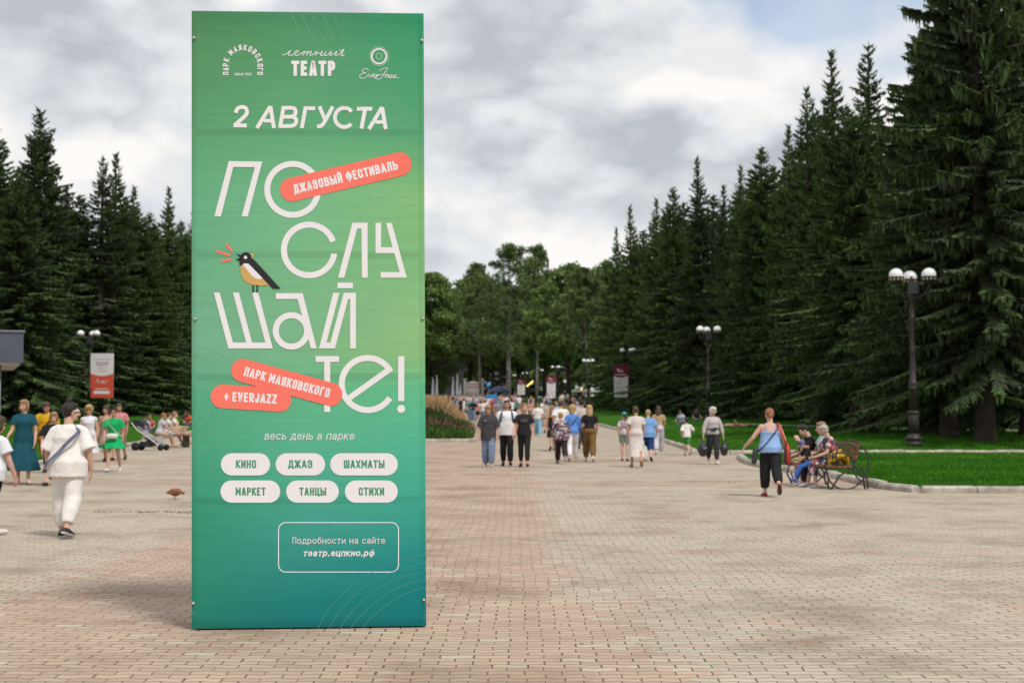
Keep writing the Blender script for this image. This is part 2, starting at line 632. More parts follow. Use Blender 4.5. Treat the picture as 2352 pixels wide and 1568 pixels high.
def blades(name, n, pick, hmin, hmax, wd, m, seed):
    r = np.random.default_rng(seed)
    v = np.zeros((n * 3, 3))
    k = 0
    for i in range(n):
        x, y, z = pick(r)
        a = r.uniform(0, 6.28)
        h = r.uniform(hmin, hmax)
        dx, dy = math.cos(a) * wd, math.sin(a) * wd
        lx, ly = r.normal(0, h * .35, 2)
        v[3 * i] = (x - dx, y - dy, z - .01)
        v[3 * i + 1] = (x + dx, y + dy, z - .01)
        v[3 * i + 2] = (x + lx, y + ly, z + h)
    me = bpy.data.meshes.new(name)
    me.from_pydata(v.tolist(), [], [(3 * i, 3 * i + 1, 3 * i + 2) for i in range(n)])
    o = link(name, me, m)
    tag(o, "short blades of mown grass growing in the lawns", "grass", kind='stuff')
    return o


def pick_near(r):
    y = NEAR_Y0 + .2 + (NEAR_Y1 - NEAR_Y0 - .3) * r.random() ** 1.3
    e = edge_n(y) + .12
    x = e + (21 - e) * r.random() ** 1.2
    return x, y, zpath(y) + .1 + .05 * sstep((x - edge_n(y)) / 3)


def pick_far(r):
    y = FAR_Y0 + .1 + 45 * r.random() ** 1.5
    x = edge_r(y) + .1 + (14 + y * .12) * r.random()
    return x, y, zlawn_r(x, y)


def pick_left(r):
    y = 36 + 60 * r.random() ** 1.2
    x = edge_l(y) - .1 - (10 + y * .12) * r.random()
    return x, y, zlawn_l(x, y)


blades("grass", 110000, pick_near, .03, .075, .010, BLADE, 1)
blades("grass", 60000, pick_far, .035, .09, .018, BLADE, 2)
blades("grass", 40000, pick_left, .035, .09, .018, BLADE, 3)


def clover(name, n, pick, seed):
    r = np.random.default_rng(seed)
    mb = MB()
    cl = [pick(r) for _ in range(14)]
    for i in range(n):
        c = cl[r.integers(len(cl))]
        x, y = c[0] + r.normal(0, 1.0), c[1] + r.normal(0, .9)
        if i % 3 == 0:
            x, y, _ = pick(r)
        if y < 47:
            if x < edge_n(y) + .3 or y > 44.8 or y < 26.5: continue
            z = zpath(y) + .16
        else:
            if x < edge_r(y) + .3: continue
            z = zlawn_r(x, y)
        s = r.uniform(.007, .013)
        p = V((x, y, z + r.uniform(-.01, .05)))
        mb.add([p + V((s, 0, 0)), p + V((0, s, 0)), p + V((-s, 0, 0)), p + V((0, -s, 0)), p + V((0, 0, s)), p + V((0, 0, -s))],
               [(0, 1, 4), (1, 2, 4), (2, 3, 4), (3, 0, 4), (1, 0, 5), (2, 1, 5), (3, 2, 5), (0, 3, 5)])
    o = mb.build(name, mat("clover_white", (.42, .47, .30), .9), None, False)
    tag(o, "white clover heads dotted through the lawn grass", "clover", kind='stuff')


clover("clover_flowers", 420, pick_near, 5)
clover("clover_flowers", 160, pick_far, 6)
# ------------------------------------------------------------------ the tall green festival sign
BL, BR = on_ground(440, 1447.5), on_ground(979, 1440.5)
BL.z = BR.z = 0.0
_su = (BR - BL).normalized()                      # along the face
_sn = V((_su.y, -_su.x, 0)).normalized()          # out of the face, towards the camera
if _sn.y > 0:
    _sn = -_sn


def on_sign(px, py, eps=0.0):
    d = ray(px, py)
    o = V((0, 0, CAM_H))
    t = (BL - o).dot(_sn) / d.dot(_sn)
    return o + d * t + _sn * eps


TL, TR = on_sign(440, 25), on_sign(973, 31)
SGN = empty("festival_sign", ((BL + BR) / 2), 0)
tag(SGN, "tall green jazz festival sign with white lettering standing on the brick plaza", "sign")
S0 = SGN.location.copy()
ZB = .012                                         # the lower edge clears the bricks a little
DEEP = .42


def c1(x, y): return (431.8 + x * .32812, y * .32812)
def c2(x, y): return (431.8 + x * .41607, 321.6 + y * .41607)
def c3(x, y): return (431.8 + x * .43956, 780.9 + y * .43956)


def sp(p, eps):
    return on_sign(p[0], p[1], eps) - S0


# frame body behind the print: white painted sheet sides
def corner(a, back):
    q = a - S0 - _sn * (.006 + (DEEP if back else 0))
    return q


mb = MB()
fr = [corner(BL, 0), corner(BR, 0), corner(TR, 0), corner(TL, 0)]
bk = [corner(BL, 1), corner(BR, 1), corner(TR, 1), corner(TL, 1)]
for q in (fr[0], fr[1], bk[0], bk[1]):
    q.z = ZB
mb.add(fr + bk, [(0, 1, 2, 3), (7, 6, 5, 4), (0, 4, 5, 1), (1, 5, 6, 2), (2, 6, 7, 3), (3, 7, 4, 0)])
mb.build("frame_box", mat("white_painted_sheet", (.72, .72, .72), .5, .06, 3), SGN, False)
for f in (.06, .94):
    for g in (.1, .9):
        mb = MB()
        q = (BL - S0).lerp(BR - S0, f) - _sn * (DEEP * g)
        mb.lathe([(.03, 0.0), (.03, ZB + .004)], q, 10)
        mb.build("foot", mat("rubber_black", (.03, .03, .03), .8, .1), SGN, False)

# printed canvas: print colour plus painted shade of the frame bars on a grid of vertices, pulled over the bars of the frame
PRINT = [(0.00, (70, 130, 84), (66, 140, 98), (36, 144, 100)), (.05, (82, 142, 94), (82, 152, 106), (56, 152, 106)), (.2, (92, 160, 112), (96, 168, 120), (84, 166, 116)),
         (.3, (98, 172, 130), (118, 184, 138), (130, 188, 124)), (.42, (104, 172, 134), (118, 182, 134), (126, 186, 124)), (.5, (112, 173, 140), (122, 182, 138), (139, 189, 130)),
         (.56, (112, 174, 142), (118, 180, 136), (136, 188, 130)), (.62, (84, 166, 130), (98, 180, 136), (94, 186, 138)), (.72, (68, 160, 122), (86, 176, 144), (76, 178, 148)),
         (.82, (48, 146, 114), (66, 160, 142), (54, 160, 142)), (.9, (42, 140, 114), (44, 140, 134), (16, 134, 134)), (.96, (34, 130, 108), (16, 124, 124), (0, 122, 121)), (1.0, (28, 122, 104), (6, 116, 120), (0, 114, 117))]
PT = np.array([p[0] for p in PRINT])
PCs = np.array([[s2l(c) for c in p[1:]] for p in PRINT])


def print_col(u, v):
    row = np.array([[np.interp(v, PT, PCs[:, k, ch]) for ch in range(3)] for k in range(3)])
    c = np.array([np.interp(u, [0, .5, 1], row[:, ch]) for ch in range(3)])
    # the faint wave where two greens of the print meet, right of centre
    e = (u - .72) / .30
    if abs(e) < 1:
        yy = .505 - .028 * (1 - e * e) ** .5 * 0 + .022 * (1 - e * e)
        if v > yy and v < .60:
            c = c * np.array([1.04, 1.01, .95]) if u > .5 else c
    return c * 1.0


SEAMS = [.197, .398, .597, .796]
us = sorted(set([0, .004, .012, .021, .024, .03, .97, .976, .979, .988, .996, 1] + [round(i / 30, 4) for i in range(31)]))
vs_ = [i / 120 for i in range(121)]
for s_ in SEAMS:
    vs_ += [s_ - .0065, s_ - .0045, s_ - .003, s_ + .003, s_ + .0055, s_ + .0075]
vs_ = sorted(set(round(v, 4) for v in vs_))
pts, cols = [], []
rs = random.Random(3)
for v in vs_:
    for u in us:
        p = TL.lerp(TR, u).lerp(BL.lerp(BR, u) + V((0, 0, ZB)), v)
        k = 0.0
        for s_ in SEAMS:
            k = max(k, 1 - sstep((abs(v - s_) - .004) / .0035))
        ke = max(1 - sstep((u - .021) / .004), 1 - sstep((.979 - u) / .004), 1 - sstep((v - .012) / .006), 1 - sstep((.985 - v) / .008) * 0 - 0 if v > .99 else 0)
        rel = .0012 * max(k, ke) + .0004 * math.sin(u * 3.1 + v * 17) * math.sin(u * math.pi) + .0002 * math.sin(v * 61 + u * 4)
        if u in (0, 1) or v in (0, 1):
            rel = -.003
        pts.append(p - S0 + _sn * rel)
        c = print_col(u, v) * (1 - .13 * k - .10 * (ke if k < .5 else 0))  # shade of the bars behind the canvas, painted in as darker bands
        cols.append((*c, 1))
nu = len(us)
fs = [(r * nu + i, (r + 1) * nu + i, (r + 1) * nu + i + 1, r * nu + i + 1) for r in range(len(vs_) - 1) for i in range(nu - 1)]
mcan = bpy.data.materials.new("printed_canvas")
mcan.use_nodes = True
t_ = mcan.node_tree
b_ = t_.nodes['Principled BSDF']
b_.inputs['Roughness'].default_value = .55
b_.inputs['Specular IOR Level'].default_value = .25
at_ = N(t_, 'ShaderNodeVertexColor', layer_name='print')
tcn_ = N(t_, 'ShaderNodeTexCoord')
mpn_ = N(t_, 'ShaderNodeMapping')
mpn_.inputs['Scale'].default_value = (1.2, 1.2, 22)
t_.links.new(tcn_.outputs['Object'], mpn_.inputs[0])
nz_ = N(t_, 'ShaderNodeTexNoise', Scale=1.6, Detail=4.0)
t_.links.new(mpn_.outputs[0], nz_.inputs[0])
rr_ = ramp(t_, [(.3, (.93, .94, .94)), (.7, (1.05, 1.04, 1.04))])
t_.links.new(nz_.outputs[0], rr_.inputs[0])
t_.links.new(mixc(t_, 1.0, at_.outputs[0], rr_.outputs[0], 'MULTIPLY'), b_.inputs['Base Color'])
nb_ = N(t_, 'ShaderNodeTexNoise', Scale=9.0, Detail=5.0)
t_.links.new(tcn_.outputs['Object'], nb_.inputs[0])
bp_ = N(t_, 'ShaderNodeBump', Strength=.12, Distance=.01)
t_.links.new(nb_.outputs[0], bp_.inputs['Height'])
t_.links.new(bp_.outputs[0], b_.inputs['Normal'])
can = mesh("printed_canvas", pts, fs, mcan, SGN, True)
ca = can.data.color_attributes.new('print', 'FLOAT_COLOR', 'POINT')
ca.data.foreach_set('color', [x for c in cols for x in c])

INK = mat("white_print", (.80, .785, .80), .55, .03, 4)
RED = mat("coral_print", (.92, .185, .135), .55, .05, 3)
GRN = mat("green_print", (.07, .29, .165), .55, .05, 3)
E0 = .0024


class Ink:
    """flat printed shapes, laid on the face of the sign in pixel outlines of the print"""
    def __init__(s, f, layer=0):
        s.f, s.v, s.fc, s.e = f, [], [], E0 + layer * .0006

    def poly(s, pts, de=0):
        b = len(s.v)
        s.v += [sp(s.f(*p), s.e + de) for p in pts]
        s.fc.append(tuple(range(b, b + len(pts))))

    def tri_poly(s, pts):
        from mathutils.geometry import tessellate_polygon
        b = len(s.v)
        s.v += [sp(s.f(*p), s.e) for p in pts]
        for t in tessellate_polygon([[V((p[0], p[1], 0)) for p in pts]]):
            s.fc.append(tuple(b + i for i in t))

    def arc(s, c, ro, ri, a0=0, a1=360, n=72, asp=1.0):
        b = len(s.v)
        full = abs(a1 - a0) >= 359.9
        for i in range(n + 1):
            a = rad(a0 + (a1 - a0) * i / n)
            for r in (ro, ri):
                s.v.append(sp(s.f(c[0] + r * math.cos(a) * asp, c[1] - r * math.sin(a)), s.e))
        for i in range(n):
            s.fc.append((b + 2 * i, b + 2 * i + 1, b + 2 * i + 3, b + 2 * i + 2))

    def disc(s, c, r, n=32):
        s.poly([(c[0] + r * math.cos(2 * math.pi * i / n), c[1] + r * math.sin(2 * math.pi * i / n)) for i in range(n)])

    def capsule(s, a, b, r, n=18):
        ax, ay, bx, by = *a, *b
        t = math.atan2(by - ay, bx - ax)
        pts = [(bx + r * math.cos(t - math.pi / 2 + math.pi * i / n), by + r * math.sin(t - math.pi / 2 + math.pi * i / n)) for i in range(n + 1)]
        pts += [(ax + r * math.cos(t + math.pi / 2 + math.pi * i / n), ay + r * math.sin(t + math.pi / 2 + math.pi * i / n)) for i in range(n + 1)]
        s.poly(pts)

    def stroke(s, pts, th, closed=False, k=0):
        """a line of even thickness with mitred corners"""
        n = len(pts)
        P = [V((p[0], p[1])) for p in pts]
        L_, R_ = [], []
        for i in range(n):
            a = P[(i - 1) % n] if (i > 0 or closed) else None
            c = P[(i + 1) % n] if (i < n - 1 or closed) else None
            d1 = (P[i] - a).normalized() if a is not None else None
            d2 = (c - P[i]).normalized() if c is not None else None
            d1 = d1 or d2
            d2 = d2 or d1
            n1, n2 = V((-d1.y, d1.x)), V((-d2.y, d2.x))
            m = n1 + n2
            if m.length < 1e-4:
                m = n1
            m.normalize()
            q = min(1 / max(.3, m.dot(n1)), 2.4) * th / 2
            L_.append(P[i] + m * q)
            R_.append(P[i] - m * q)
        b = len(s.v)
        for l, r in zip(L_, R_):
            s.v += [sp(s.f(l.x, l.y), s.e + k), sp(s.f(r.x, r.y), s.e + k)]
        for i in range(n if closed else n - 1):
            j = (i + 1) % n
            s.fc.append((b + 2 * i, b + 2 * i + 1, b + 2 * j + 1, b + 2 * j))

    def build(s, name, m, parent):
        return mesh(name, s.v, s.fc, m, parent)


def smooth_line(pts, k=8):
    P = [V((p[0], p[1])) for p in pts]
    out = []
    for i in range(len(P) - 1):
        p0, p1, p2, p3 = P[max(0, i - 1)], P[i], P[i + 1], P[min(len(P) - 1, i + 2)]
        for j in range(k):
            t = j / k
            q = .5 * ((2 * p1) + (p2 - p0) * t + (2 * p0 - 5 * p1 + 4 * p2 - p3) * t * t + (3 * p1 - p0 - 3 * p2 + p3) * t ** 3)
            out.append((q.x, q.y))
    out.append((P[-1].x, P[-1].y))
    return out


_r = [(0, .15), (.06, .06), (.15, 0)]


def rrect(x0, y0, x1, y1, r):
    out = []
    for cx, cy, a0 in ((x1 - r, y1 - r, 0), (x0 + r, y1 - r, 90), (x0 + r, y0 + r, 180), (x1 - r, y0 + r, 270)):
        for i in range(7):
            a = rad(a0 + 15 * i)
            out.append((cx + r * math.cos(a), cy + r * math.sin(a)))
    return out


_O = [(.28, 0), (.72, 0), (.93, .05), (1, .16), (1, .84), (.93, .95), (.72, 1), (.28, 1), (.07, .95), (0, .84), (0, .16), (.07, .05)]
GLY = {
    'П': (1, [[(0, 0), (0, 1), (1, 1), (1, 0)]]), 'А': (1.1, [[(0, 0), (.44, 1), (.56, 1), (1, 0)], [(.2, .28), (.8, .28)]]),
    'Р': (1, [[(0, 0), (0, 1)], [(.1, 1), (.7, 1), (1, .88), (1, .57), (.7, .45), (.1, .45)]]), 'К': (1.05, [[(0, 0), (0, 1)], [(1, 1), (.12, .5)], [(.3, .6), (1.05, 0)]]),
    'М': (1.45, [[(0, 0), (0, 1)], [(.06, .88), (.5, .36), (.94, .88)], [(1, 1), (1, 0)]]), 'Я': (1, [[(1, 0), (1, 1)], [(.9, 1), (.3, 1), (0, .88), (0, .57), (.3, .45), (.9, .45)], [(.5, .42), (0, 0)]]),
    'О': (1, ['C', _O]), '0': (1, ['C', _O]), 'В': (1, [[(0, 0), (0, 1)], [(.1, 1), (.7, 1), (.95, .9), (.95, .62), (.7, .52), (.1, .52)], [(.6, .52), (.75, .52), (1, .42), (1, .1), (.7, 0), (.1, 0)]]),
    'С': (1, [[(1, .68), (1, .84), (.93, .95), (.72, 1), (.28, 1), (.07, .95), (0, .84), (0, .16), (.07, .05), (.28, 0), (.72, 0), (.93, .05), (1, .16), (1, .32)]]),
    'Г': (.9, [[(0, 0), (0, 1), (1, 1)]]), 'Т': (1, [[(-.05, 1), (1.05, 1)], [(.5, 1), (.5, 0)]]), 'Е': (.85, [[(0, 0), (0, 1)], [(.1, 0), (.9, 0)], [(.1, 1), (.9, 1)], [(.1, .52), (.75, .52)]]),
    'E': (.85, [[(0, 0), (0, 1)], [(.1, 0), (.9, 0)], [(.1, 1), (.9, 1)], [(.1, .52), (.75, .52)]]), 'Д': (1.15, [[(.12, .06), (.28, 1), (.9, 1), (.9, .06)], [(-.05, -.13), (-.05, .06), (1.08, .06), (1.08, -.13)]]),
    'Ж': (1.5, [[(.5, 0), (.5, 1)], [(-.02, 1), (.36, .52), (-.02, 0)], [(1.02, 1), (.64, .52), (1.02, 0)], [(.36, .52), (.64, .52)]]),
    'З': (1, [[(0, .72), (0, .86), (.25, 1), (.72, 1), (.97, .88), (.97, .64), (.72, .53), (.4, .53)], [(.4, .53), (.72, .53), (1, .41), (1, .13), (.72, 0), (.25, 0), (0, .14), (0, .28)]]),
    'Ы': (1.6, [[(0, 1), (0, 0)], [(.1, 0), (.42, 0), (.58, .10), (.58, .45), (.42, .55), (.1, .55)], [(1, 0), (1, 1)]]), 'И': (1.05, [[(0, 1), (0, 0)], [(.06, .08), (.94, .92)], [(1, 0), (1, 1)]]),
    'Й': (1.05, [[(0, 1), (0, 0)], [(.06, .08), (.94, .92)], [(1, 0), (1, 1)], [(.28, 1.26), (.5, 1.17), (.72, 1.26)]]), 'Ф': (1.35, [[(.5, -.06), (.5, 1.06)], [(.25, .16), (.75, .16), (1, .3), (1, .72), (.75, .86), (.25, .86), (0, .72), (0, .3), (.25, .16)]]),
    'Л': (1.05, [[(-.08, 0), (.1, .06), (.24, 1), (1, 1), (1, 0)]]), 'Ь': (1, [[(0, 1), (0, 0)], [(.1, 0), (.7, 0), (1, .12), (1, .43), (.7, .56), (.1, .56)]]),
    'Н': (1, [[(0, 0), (0, 1)], [(1, 0), (1, 1)], [(0, .5), (1, .5)]]), 'Ш': (1.55, [[(0, 1), (0, 0)], [(0, 0), (1, 0)], [(1, 0), (1, 1)], [(.5, 0), (.5, 1)]]),
    'Х': (1.1, [[(0, 0), (1, 1)], [(0, 1), (1, 0)]]), 'Ц': (1.1, [[(0, 1), (0, 0)], [(0, 0), (1.18, 0)], [(1.18, .02), (1.18, -.12)], [(.85, 0), (.85, 1)]]),
    'V': (1.05, [[(0, 1), (.46, 0), (.54, 0), (1, 1)]]), 'R': (1.02, [[(0, 0), (0, 1)], [(.1, 1), (.7, 1), (1, .88), (1, .57), (.7, .45), (.1, .45)], [(.5, .42), (1, 0)]]),
    'J': (.8, [[(1, 1), (1, .16), (.9, .05), (.65, 0), (.3, 0), (.08, .06), (0, .18), (0, .3)]]), 'A': (1.1, [[(0, 0), (.44, 1), (.56, 1), (1, 0)], [(.2, .28), (.8, .28)]]),
    'Z': (.95, [[(0, 1), (1, 1)], [(.95, .93), (.05, .07)], [(0, 0), (1, 0)]]), '+': (.85, [[(0, .45), (1, .45)], [(.5, .12), (.5, .78)]]), ' ': (.6, []),
    '1': (.5, [[(.2, .8), (.9, 1), (.9, 0)]]), '9': (1, [[(1, .55), (0, .55), (0, .9), (.25, 1), (.75, 1), (1, .9), (1, .1), (.75, 0), (.1, 0)]]),
    '3': (1, [[(0, .85), (.25, 1), (.75, 1), (1, .9), (1, .62), (.75, .53), (.4, .53)], [(.4, .53), (.75, .53), (1, .42), (1, .12), (.75, 0), (.25, 0), (0, .13)]]), 'и': (.9, [[(0, .7), (0, 0), (1, .7), (1, 0)]]),
}


def set_text(ink, text, a, b, h, th=.19, gap=.115, shear=0.0):
    """lettering of even strokes along the baseline a to b, cap height h; the letters widen to fill the length"""
    t = th
    a, b = V(a), V(b)
    ux = b - a
    tot = ux.length / h
    ux.normalize()
    up = V((ux.y, -ux.x))
    sw = sum(GLY[c][0] for c in text)
    wd = (tot + gap - sum((t if c != ' ' else 0) + gap for c in text)) / sw      # centre-line width of a letter of unit width
    x, k = 0.0, 0
    for ch in text:
        w_, st = GLY[ch]
        closed = bool(st) and st[0] == 'C'
        lines = [(pl, closed) for pl in (st[1:] if closed else st)]
        if ch == 'б':
            lines.append(([(0, .34), (.02, .6), (.18, .82), (.5, .93), (.92, 1.03)], False))
        for pl, cl in lines:
            pts = [V((x + t / 2 + gx * w_ * wd + shear * gy, t / 2 + gy * (1 - t))) for gx, gy in pl]
            if not cl:
                pts[0] += (pts[0] - pts[1]).normalized() * (t / 2)
                pts[-1] += (pts[-1] - pts[-2]).normalized() * (t / 2)
            ink.stroke([tuple(a + ux * (p.x * h) + up * (p.y * h)) for p in pts], t * h, cl, k=.0001 * (k % 6))
            k += 1
        x += w_ * wd + (t if ch != ' ' else 0) + gap


_o = [(.5, .72), (.8, .66), (1, .48), (1, .24), (.8, .06), (.5, 0), (.2, .06), (0, .24), (0, .48), (.2, .66)]
GLY.update({
    'о': (1.05, ['C', _o]), 'с': (1, [[(.95, .56), (.8, .67), (.5, .72), (.2, .66), (0, .48), (0, .24), (.2, .06), (.5, 0), (.8, .05), (.95, .16)]]),
    'е': (1.02, [[(0, .38), (1, .38), (1, .48), (.8, .66), (.5, .72), (.2, .66), (0, .48), (0, .24), (.2, .06), (.5, 0), (.8, .04), (.95, .15)]]),
    'а': (1, [[(.08, .57), (.25, .69), (.55, .72), (.85, .65), (.92, .5), (.92, -.04)], [(.92, .42), (.4, .40), (.08, .31), (.02, .14), (.2, .01), (.55, .02), (.92, .2)]]),
    'р': (1.02, [[(0, -.26), (0, .74)], [(0, .48), (.2, .66), (.5, .72), (.8, .66), (1, .48), (1, .24), (.8, .06), (.5, 0), (.2, .06), (0, .24)]]),
    'в': (.92, [[(0, .36), (0, .72), (.65, .72), (.9, .62), (.9, .46), (.7, .38), (0, .38)], [(0, .38), (.75, .38), (1, .28), (1, .1), (.75, 0), (0, 0), (0, .36)]]),
    'ь': (.92, [[(0, .74), (0, 0), (.7, 0), (1, .1), (1, .32), (.7, .42), (0, .42)]]), 'д': (1.15, [[(.15, .04), (.3, .72), (.85, .72), (.85, .04)], [(-.05, -.17), (-.05, .02), (1.08, .02), (1.08, -.17)]]),
    'н': (1, [[(0, -.04), (0, .76)], [(1, -.04), (1, .76)], [(0, .37), (1, .37)]]), 'п': (.98, [[(0, -.04), (0, .72), (1, .72), (1, -.04)]]),
    'к': (.98, [[(0, -.04), (0, .76)], [(.95, .76), (.1, .34)], [(.3, .44), (1, -.04)]]), 'т': (.95, [[(-.02, .72), (1.02, .72)], [(.5, .72), (.5, -.04)]]),
    'и': (1, [[(0, .72), (0, 0)], [(.06, .06), (.94, .66)], [(1, 0), (1, .72)]]), 'й': (1, [[(0, .72), (0, 0)], [(.06, .06), (.94, .66)], [(1, 0), (1, .72)], [(.25, 1.0), (.5, .9), (.75, 1.0)]]),
    'б': (1.05, ['C', _o, ]), 'ц': (1.08, [[(0, .76), (0, 0), (1.1, 0), (1.1, -.2)], [(.88, 0), (.88, .76)]]),
    'ф': (1.4, [[(.5, -.26), (.5, 1)], [(.5, .7), (.82, .66), (1, .48), (1, .24), (.82, .06), (.5, .02), (.18, .06), (0, .24), (0, .48), (.18, .66), (.5, .7)]]), '.': (.3, [[(.5, -.06), (.5, .08)]]),
})


# headline ПО СЛУ ШАЙ ТЕ!
k = Ink(c2)
k.tri_poly([(225, 117), (410, 120), (330, 422), (296, 422), (369, 151), (250, 149), (182, 422), (146, 420)])
k.arc((578, 273), 157, 124)
k.arc((669, 607), 156, 123, 19.6, 351.5)
k.tri_poly([(908, 457), (991, 457), (992, 760), (960, 760), (958, 489), (934, 489), (862, 760), (828, 760)])
k.tri_poly([(1035, 458), (1066, 458), (1066, 592), (1129, 592), (1093, 458), (1125, 458), (1208, 760), (1063, 760), (1063, 729), (1168, 729), (1139, 624), (1035, 624)])
k.tri_poly([(143, 842), (175, 842), (248, 1117), (321, 1117), (248, 842), (281, 842), (354, 1117), (427, 1117), (354, 842), (388, 842), (468, 1150), (223, 1150)])
k.arc((571, 1053), 103, 70)
k.poly([(485, 845), (633, 845), (605, 877), (485, 877)], .0003)
k.poly([(633, 845), (711, 1150), (679, 1150), (605, 877)], .0003)
k.poly([(825, 787), (910, 787), (910, 818), (825, 818)])
k.tri_poly([(802, 843), (836, 843), (764, 1117), (786, 1117), (860, 843), (927, 843), (927, 1150), (895, 1150), (895, 877), (884, 877), (811, 1150), (723, 1150)])
k.tri_poly([(704, 1192), (834, 1192), (834, 1224), (785, 1224), (785, 1500), (752, 1500), (752, 1224), (704, 1224)])
k.arc((992, 1346), 160, 127, 28.4, 328)
k.poly([(1133, 1270), (900, 1436), (882, 1409), (1104, 1252)], .0003)
k.poly([(1160, 1192), (1194, 1192), (1194, 1440), (1160, 1440)])
k.disc((1177, 1483), 22)
k.build("headline_lettering", INK, SGN)

# date 2 АВГУСТА, geometric slanted capitals
k = Ink(c1)
T_ = 27
k.stroke(smooth_line([(334, 792), (344, 765), (372, 751), (402, 757), (413, 782), (400, 812), (326, 879)], 6), T_)
k.stroke([(318, 879), (412, 880)], T_, k=.0002)
k.stroke([(482, 898), (577, 745)], T_)
k.stroke([(577, 745), (602, 898)], T_, k=.0003)
k.stroke([(530, 846), (592, 847)], 25, k=.0002)
k.stroke(smooth_line([(668, 757), (728, 757), (750, 768), (752, 795), (735, 815), (700, 819)], 5), T_)
k.stroke(smooth_line([(660, 819), (725, 819), (754, 832), (756, 860), (735, 880), (690, 884), (645, 884)], 5), T_, k=.0002)
k.stroke([(670, 744), (644, 896)], T_, k=.0003)
k.stroke([(796, 898), (822, 759), (890, 760)], T_)
k.stroke([(920, 746), (958, 838)], T_)
k.stroke(smooth_line([(1014, 747), (955, 855), (932, 882), (903, 886)], 5), T_, k=.0002)
k.arc((1094, 824), 80, 53, 38, 318, 60, .98)
k.stroke([(1182, 763), (1290, 763)], T_)
k.stroke([(1240, 763), (1214, 902)], T_, k=.0002)
k.stroke([(1266, 905), (1359, 752)], T_)
k.stroke([(1359, 752), (1384, 905)], T_, k=.0003)
k.stroke([(1312, 855), (1374, 855)], 25, k=.0002)
k.build("date_lettering", INK, SGN)

# three emblems at the top
k = Ink(c1)
word = "ПАРК МАЯКОВСКОГО"


def arch(s):
    """point and direction along the arch of the first emblem"""
    if s < 75: return V((285, 530 - s)), V((0, -1))
    if s < 75 + 314:
        a = math.pi - (s - 75) / 100
        return V((385 + 100 * math.cos(a), 455 - 100 * math.sin(a))), V((math.sin(a), math.cos(a)))
    return V((485, 455 + s - 389)), V((0, 1))


ss = 2.0
for ch in word:
    wl = {' ': 14, 'М': 30, 'А': 25, 'Г': 22}.get(ch, 25)
    p, d = arch(ss + wl / 2)
    if ch != ' ':
        set_text(k, ch, p - d * (wl / 2 - 1.5), p + d * (wl / 2 - 1.5), 41, .19)
    ss += wl + 4.6
o_ = k.build("park_emblem", INK, SGN)
k = Ink(c1)
set_text(k, "ЦПКиО 1933", (327, 530), (443, 530), 18, .17)
k.build("year_lettering", INK, o_)
k = Ink(c1)
set_text(k, "ТЕАТР", (725, 533), (1030, 533), 106, .225)
k.stroke(smooth_line([(660, 388), (690, 380), (716, 357), (704, 386), (722, 390), (752, 376), (772, 364), (762, 356), (746, 372), (756, 392), (785, 382), (816, 362), (803, 391), (820, 368), (838, 363), (828, 390), (846, 368), (864, 363), (854, 388), (876, 384), (902, 362), (891, 392), (900, 379), (928, 373), (941, 360), (929, 391), (952, 384), (968, 362), (957, 389), (980, 386), (1003, 362), (993, 390), (1018, 380), (1043, 362), (1031, 389), (1056, 384), (1086, 357), (1072, 394), (1096, 384)], 5), 5.5, k=.0002)
k.stroke(smooth_line([(1058, 349), (1070, 357), (1093, 347)], 5), 5)
k.build("theatre_emblem", INK, SGN)
k = Ink(c1)
k.arc((1337, 396), 66, 63.5, asp=1)
k.arc((1337, 396), 57, 45)
k.arc((1337, 396), 22, 19.5)
k.stroke(smooth_line([(1262, 492), (1250, 482), (1228, 488), (1222, 506), (1246, 514), (1216, 520), (1201, 538), (1216, 550), (1248, 540), (1264, 523), (1270, 544), (1288, 524), (1293, 534), (1310, 525), (1300, 520), (1292, 540), (1314, 538), (1322, 522), (1319, 546), (1328, 527), (1345, 528)], 5), 4)
k.stroke(smooth_line([(1342, 500), (1352, 488), (1396, 476), (1376, 512), (1352, 550), (1324, 556), (1312, 544), (1338, 528), (1380, 522), (1398, 524), (1384, 530), (1382, 546), (1402, 526), (1404, 546), (1414, 529), (1430, 529), (1410, 547), (1428, 545), (1440, 530), (1456, 530), (1436, 548), (1456, 545), (1475, 549)], 5), 4, k=.0002)
k.build("jazz_emblem", INK, SGN)

# fine arcs of the print
FINE = mat("pale_green_line", (.27, .50, .38), .55, .05, 3)
k = Ink(c1)
A_ = [V(p) for p in ((720, 92), (830, 330), (940, 540), (1090, 745), (1300, 940), (1480, 1060), (1655, 1130))]
B_ = [V(p) for p in ((1012, 95), (1100, 290), (1215, 450), (1320, 580), (1430, 690), (1545, 775), (1655, 830))]
for i in range(5):
    k.stroke(smooth_line([a.lerp(b, i / 4) for a, b in zip(A_, B_)]), 2.2)
k.build("fine_line", FINE, SGN)
k = Ink(c3)
A_ = [V(p) for p in ((676, 1508), (720, 1430), (790, 1340), (900, 1245), (1060, 1165), (1240, 1120))]
B_ = [V(p) for p in ((908, 1506), (950, 1455), (1010, 1405), (1085, 1352), (1160, 1315), (1242, 1290))]
for i in range(5):
    k.stroke(smooth_line([a.lerp(b, i / 4) for a, b in zip(A_, B_)]), 1.7)
k.build("fine_line", mat("pale_teal_line", (.13, .38, .36), .55, .05, 3), SGN)
k = Ink(c3)
for A_ in (((24, 12), (120, 50), (210, 100), (262, 190), (288, 290), (280, 370), (235, 450), (140, 545), (24, 612)), ((24, 70), (90, 110), (150, 190), (178, 290), (165, 390), (110, 465), (24, 540)),
           ((24, 130), (75, 170), (108, 240), (118, 320), (100, 400), (24, 480)), ((24, 200), (48, 250), (56, 310), (48, 380), (24, 440))):
    k.stroke(smooth_line(A_), 1.8)
k.build("fine_line", FINE, SGN)


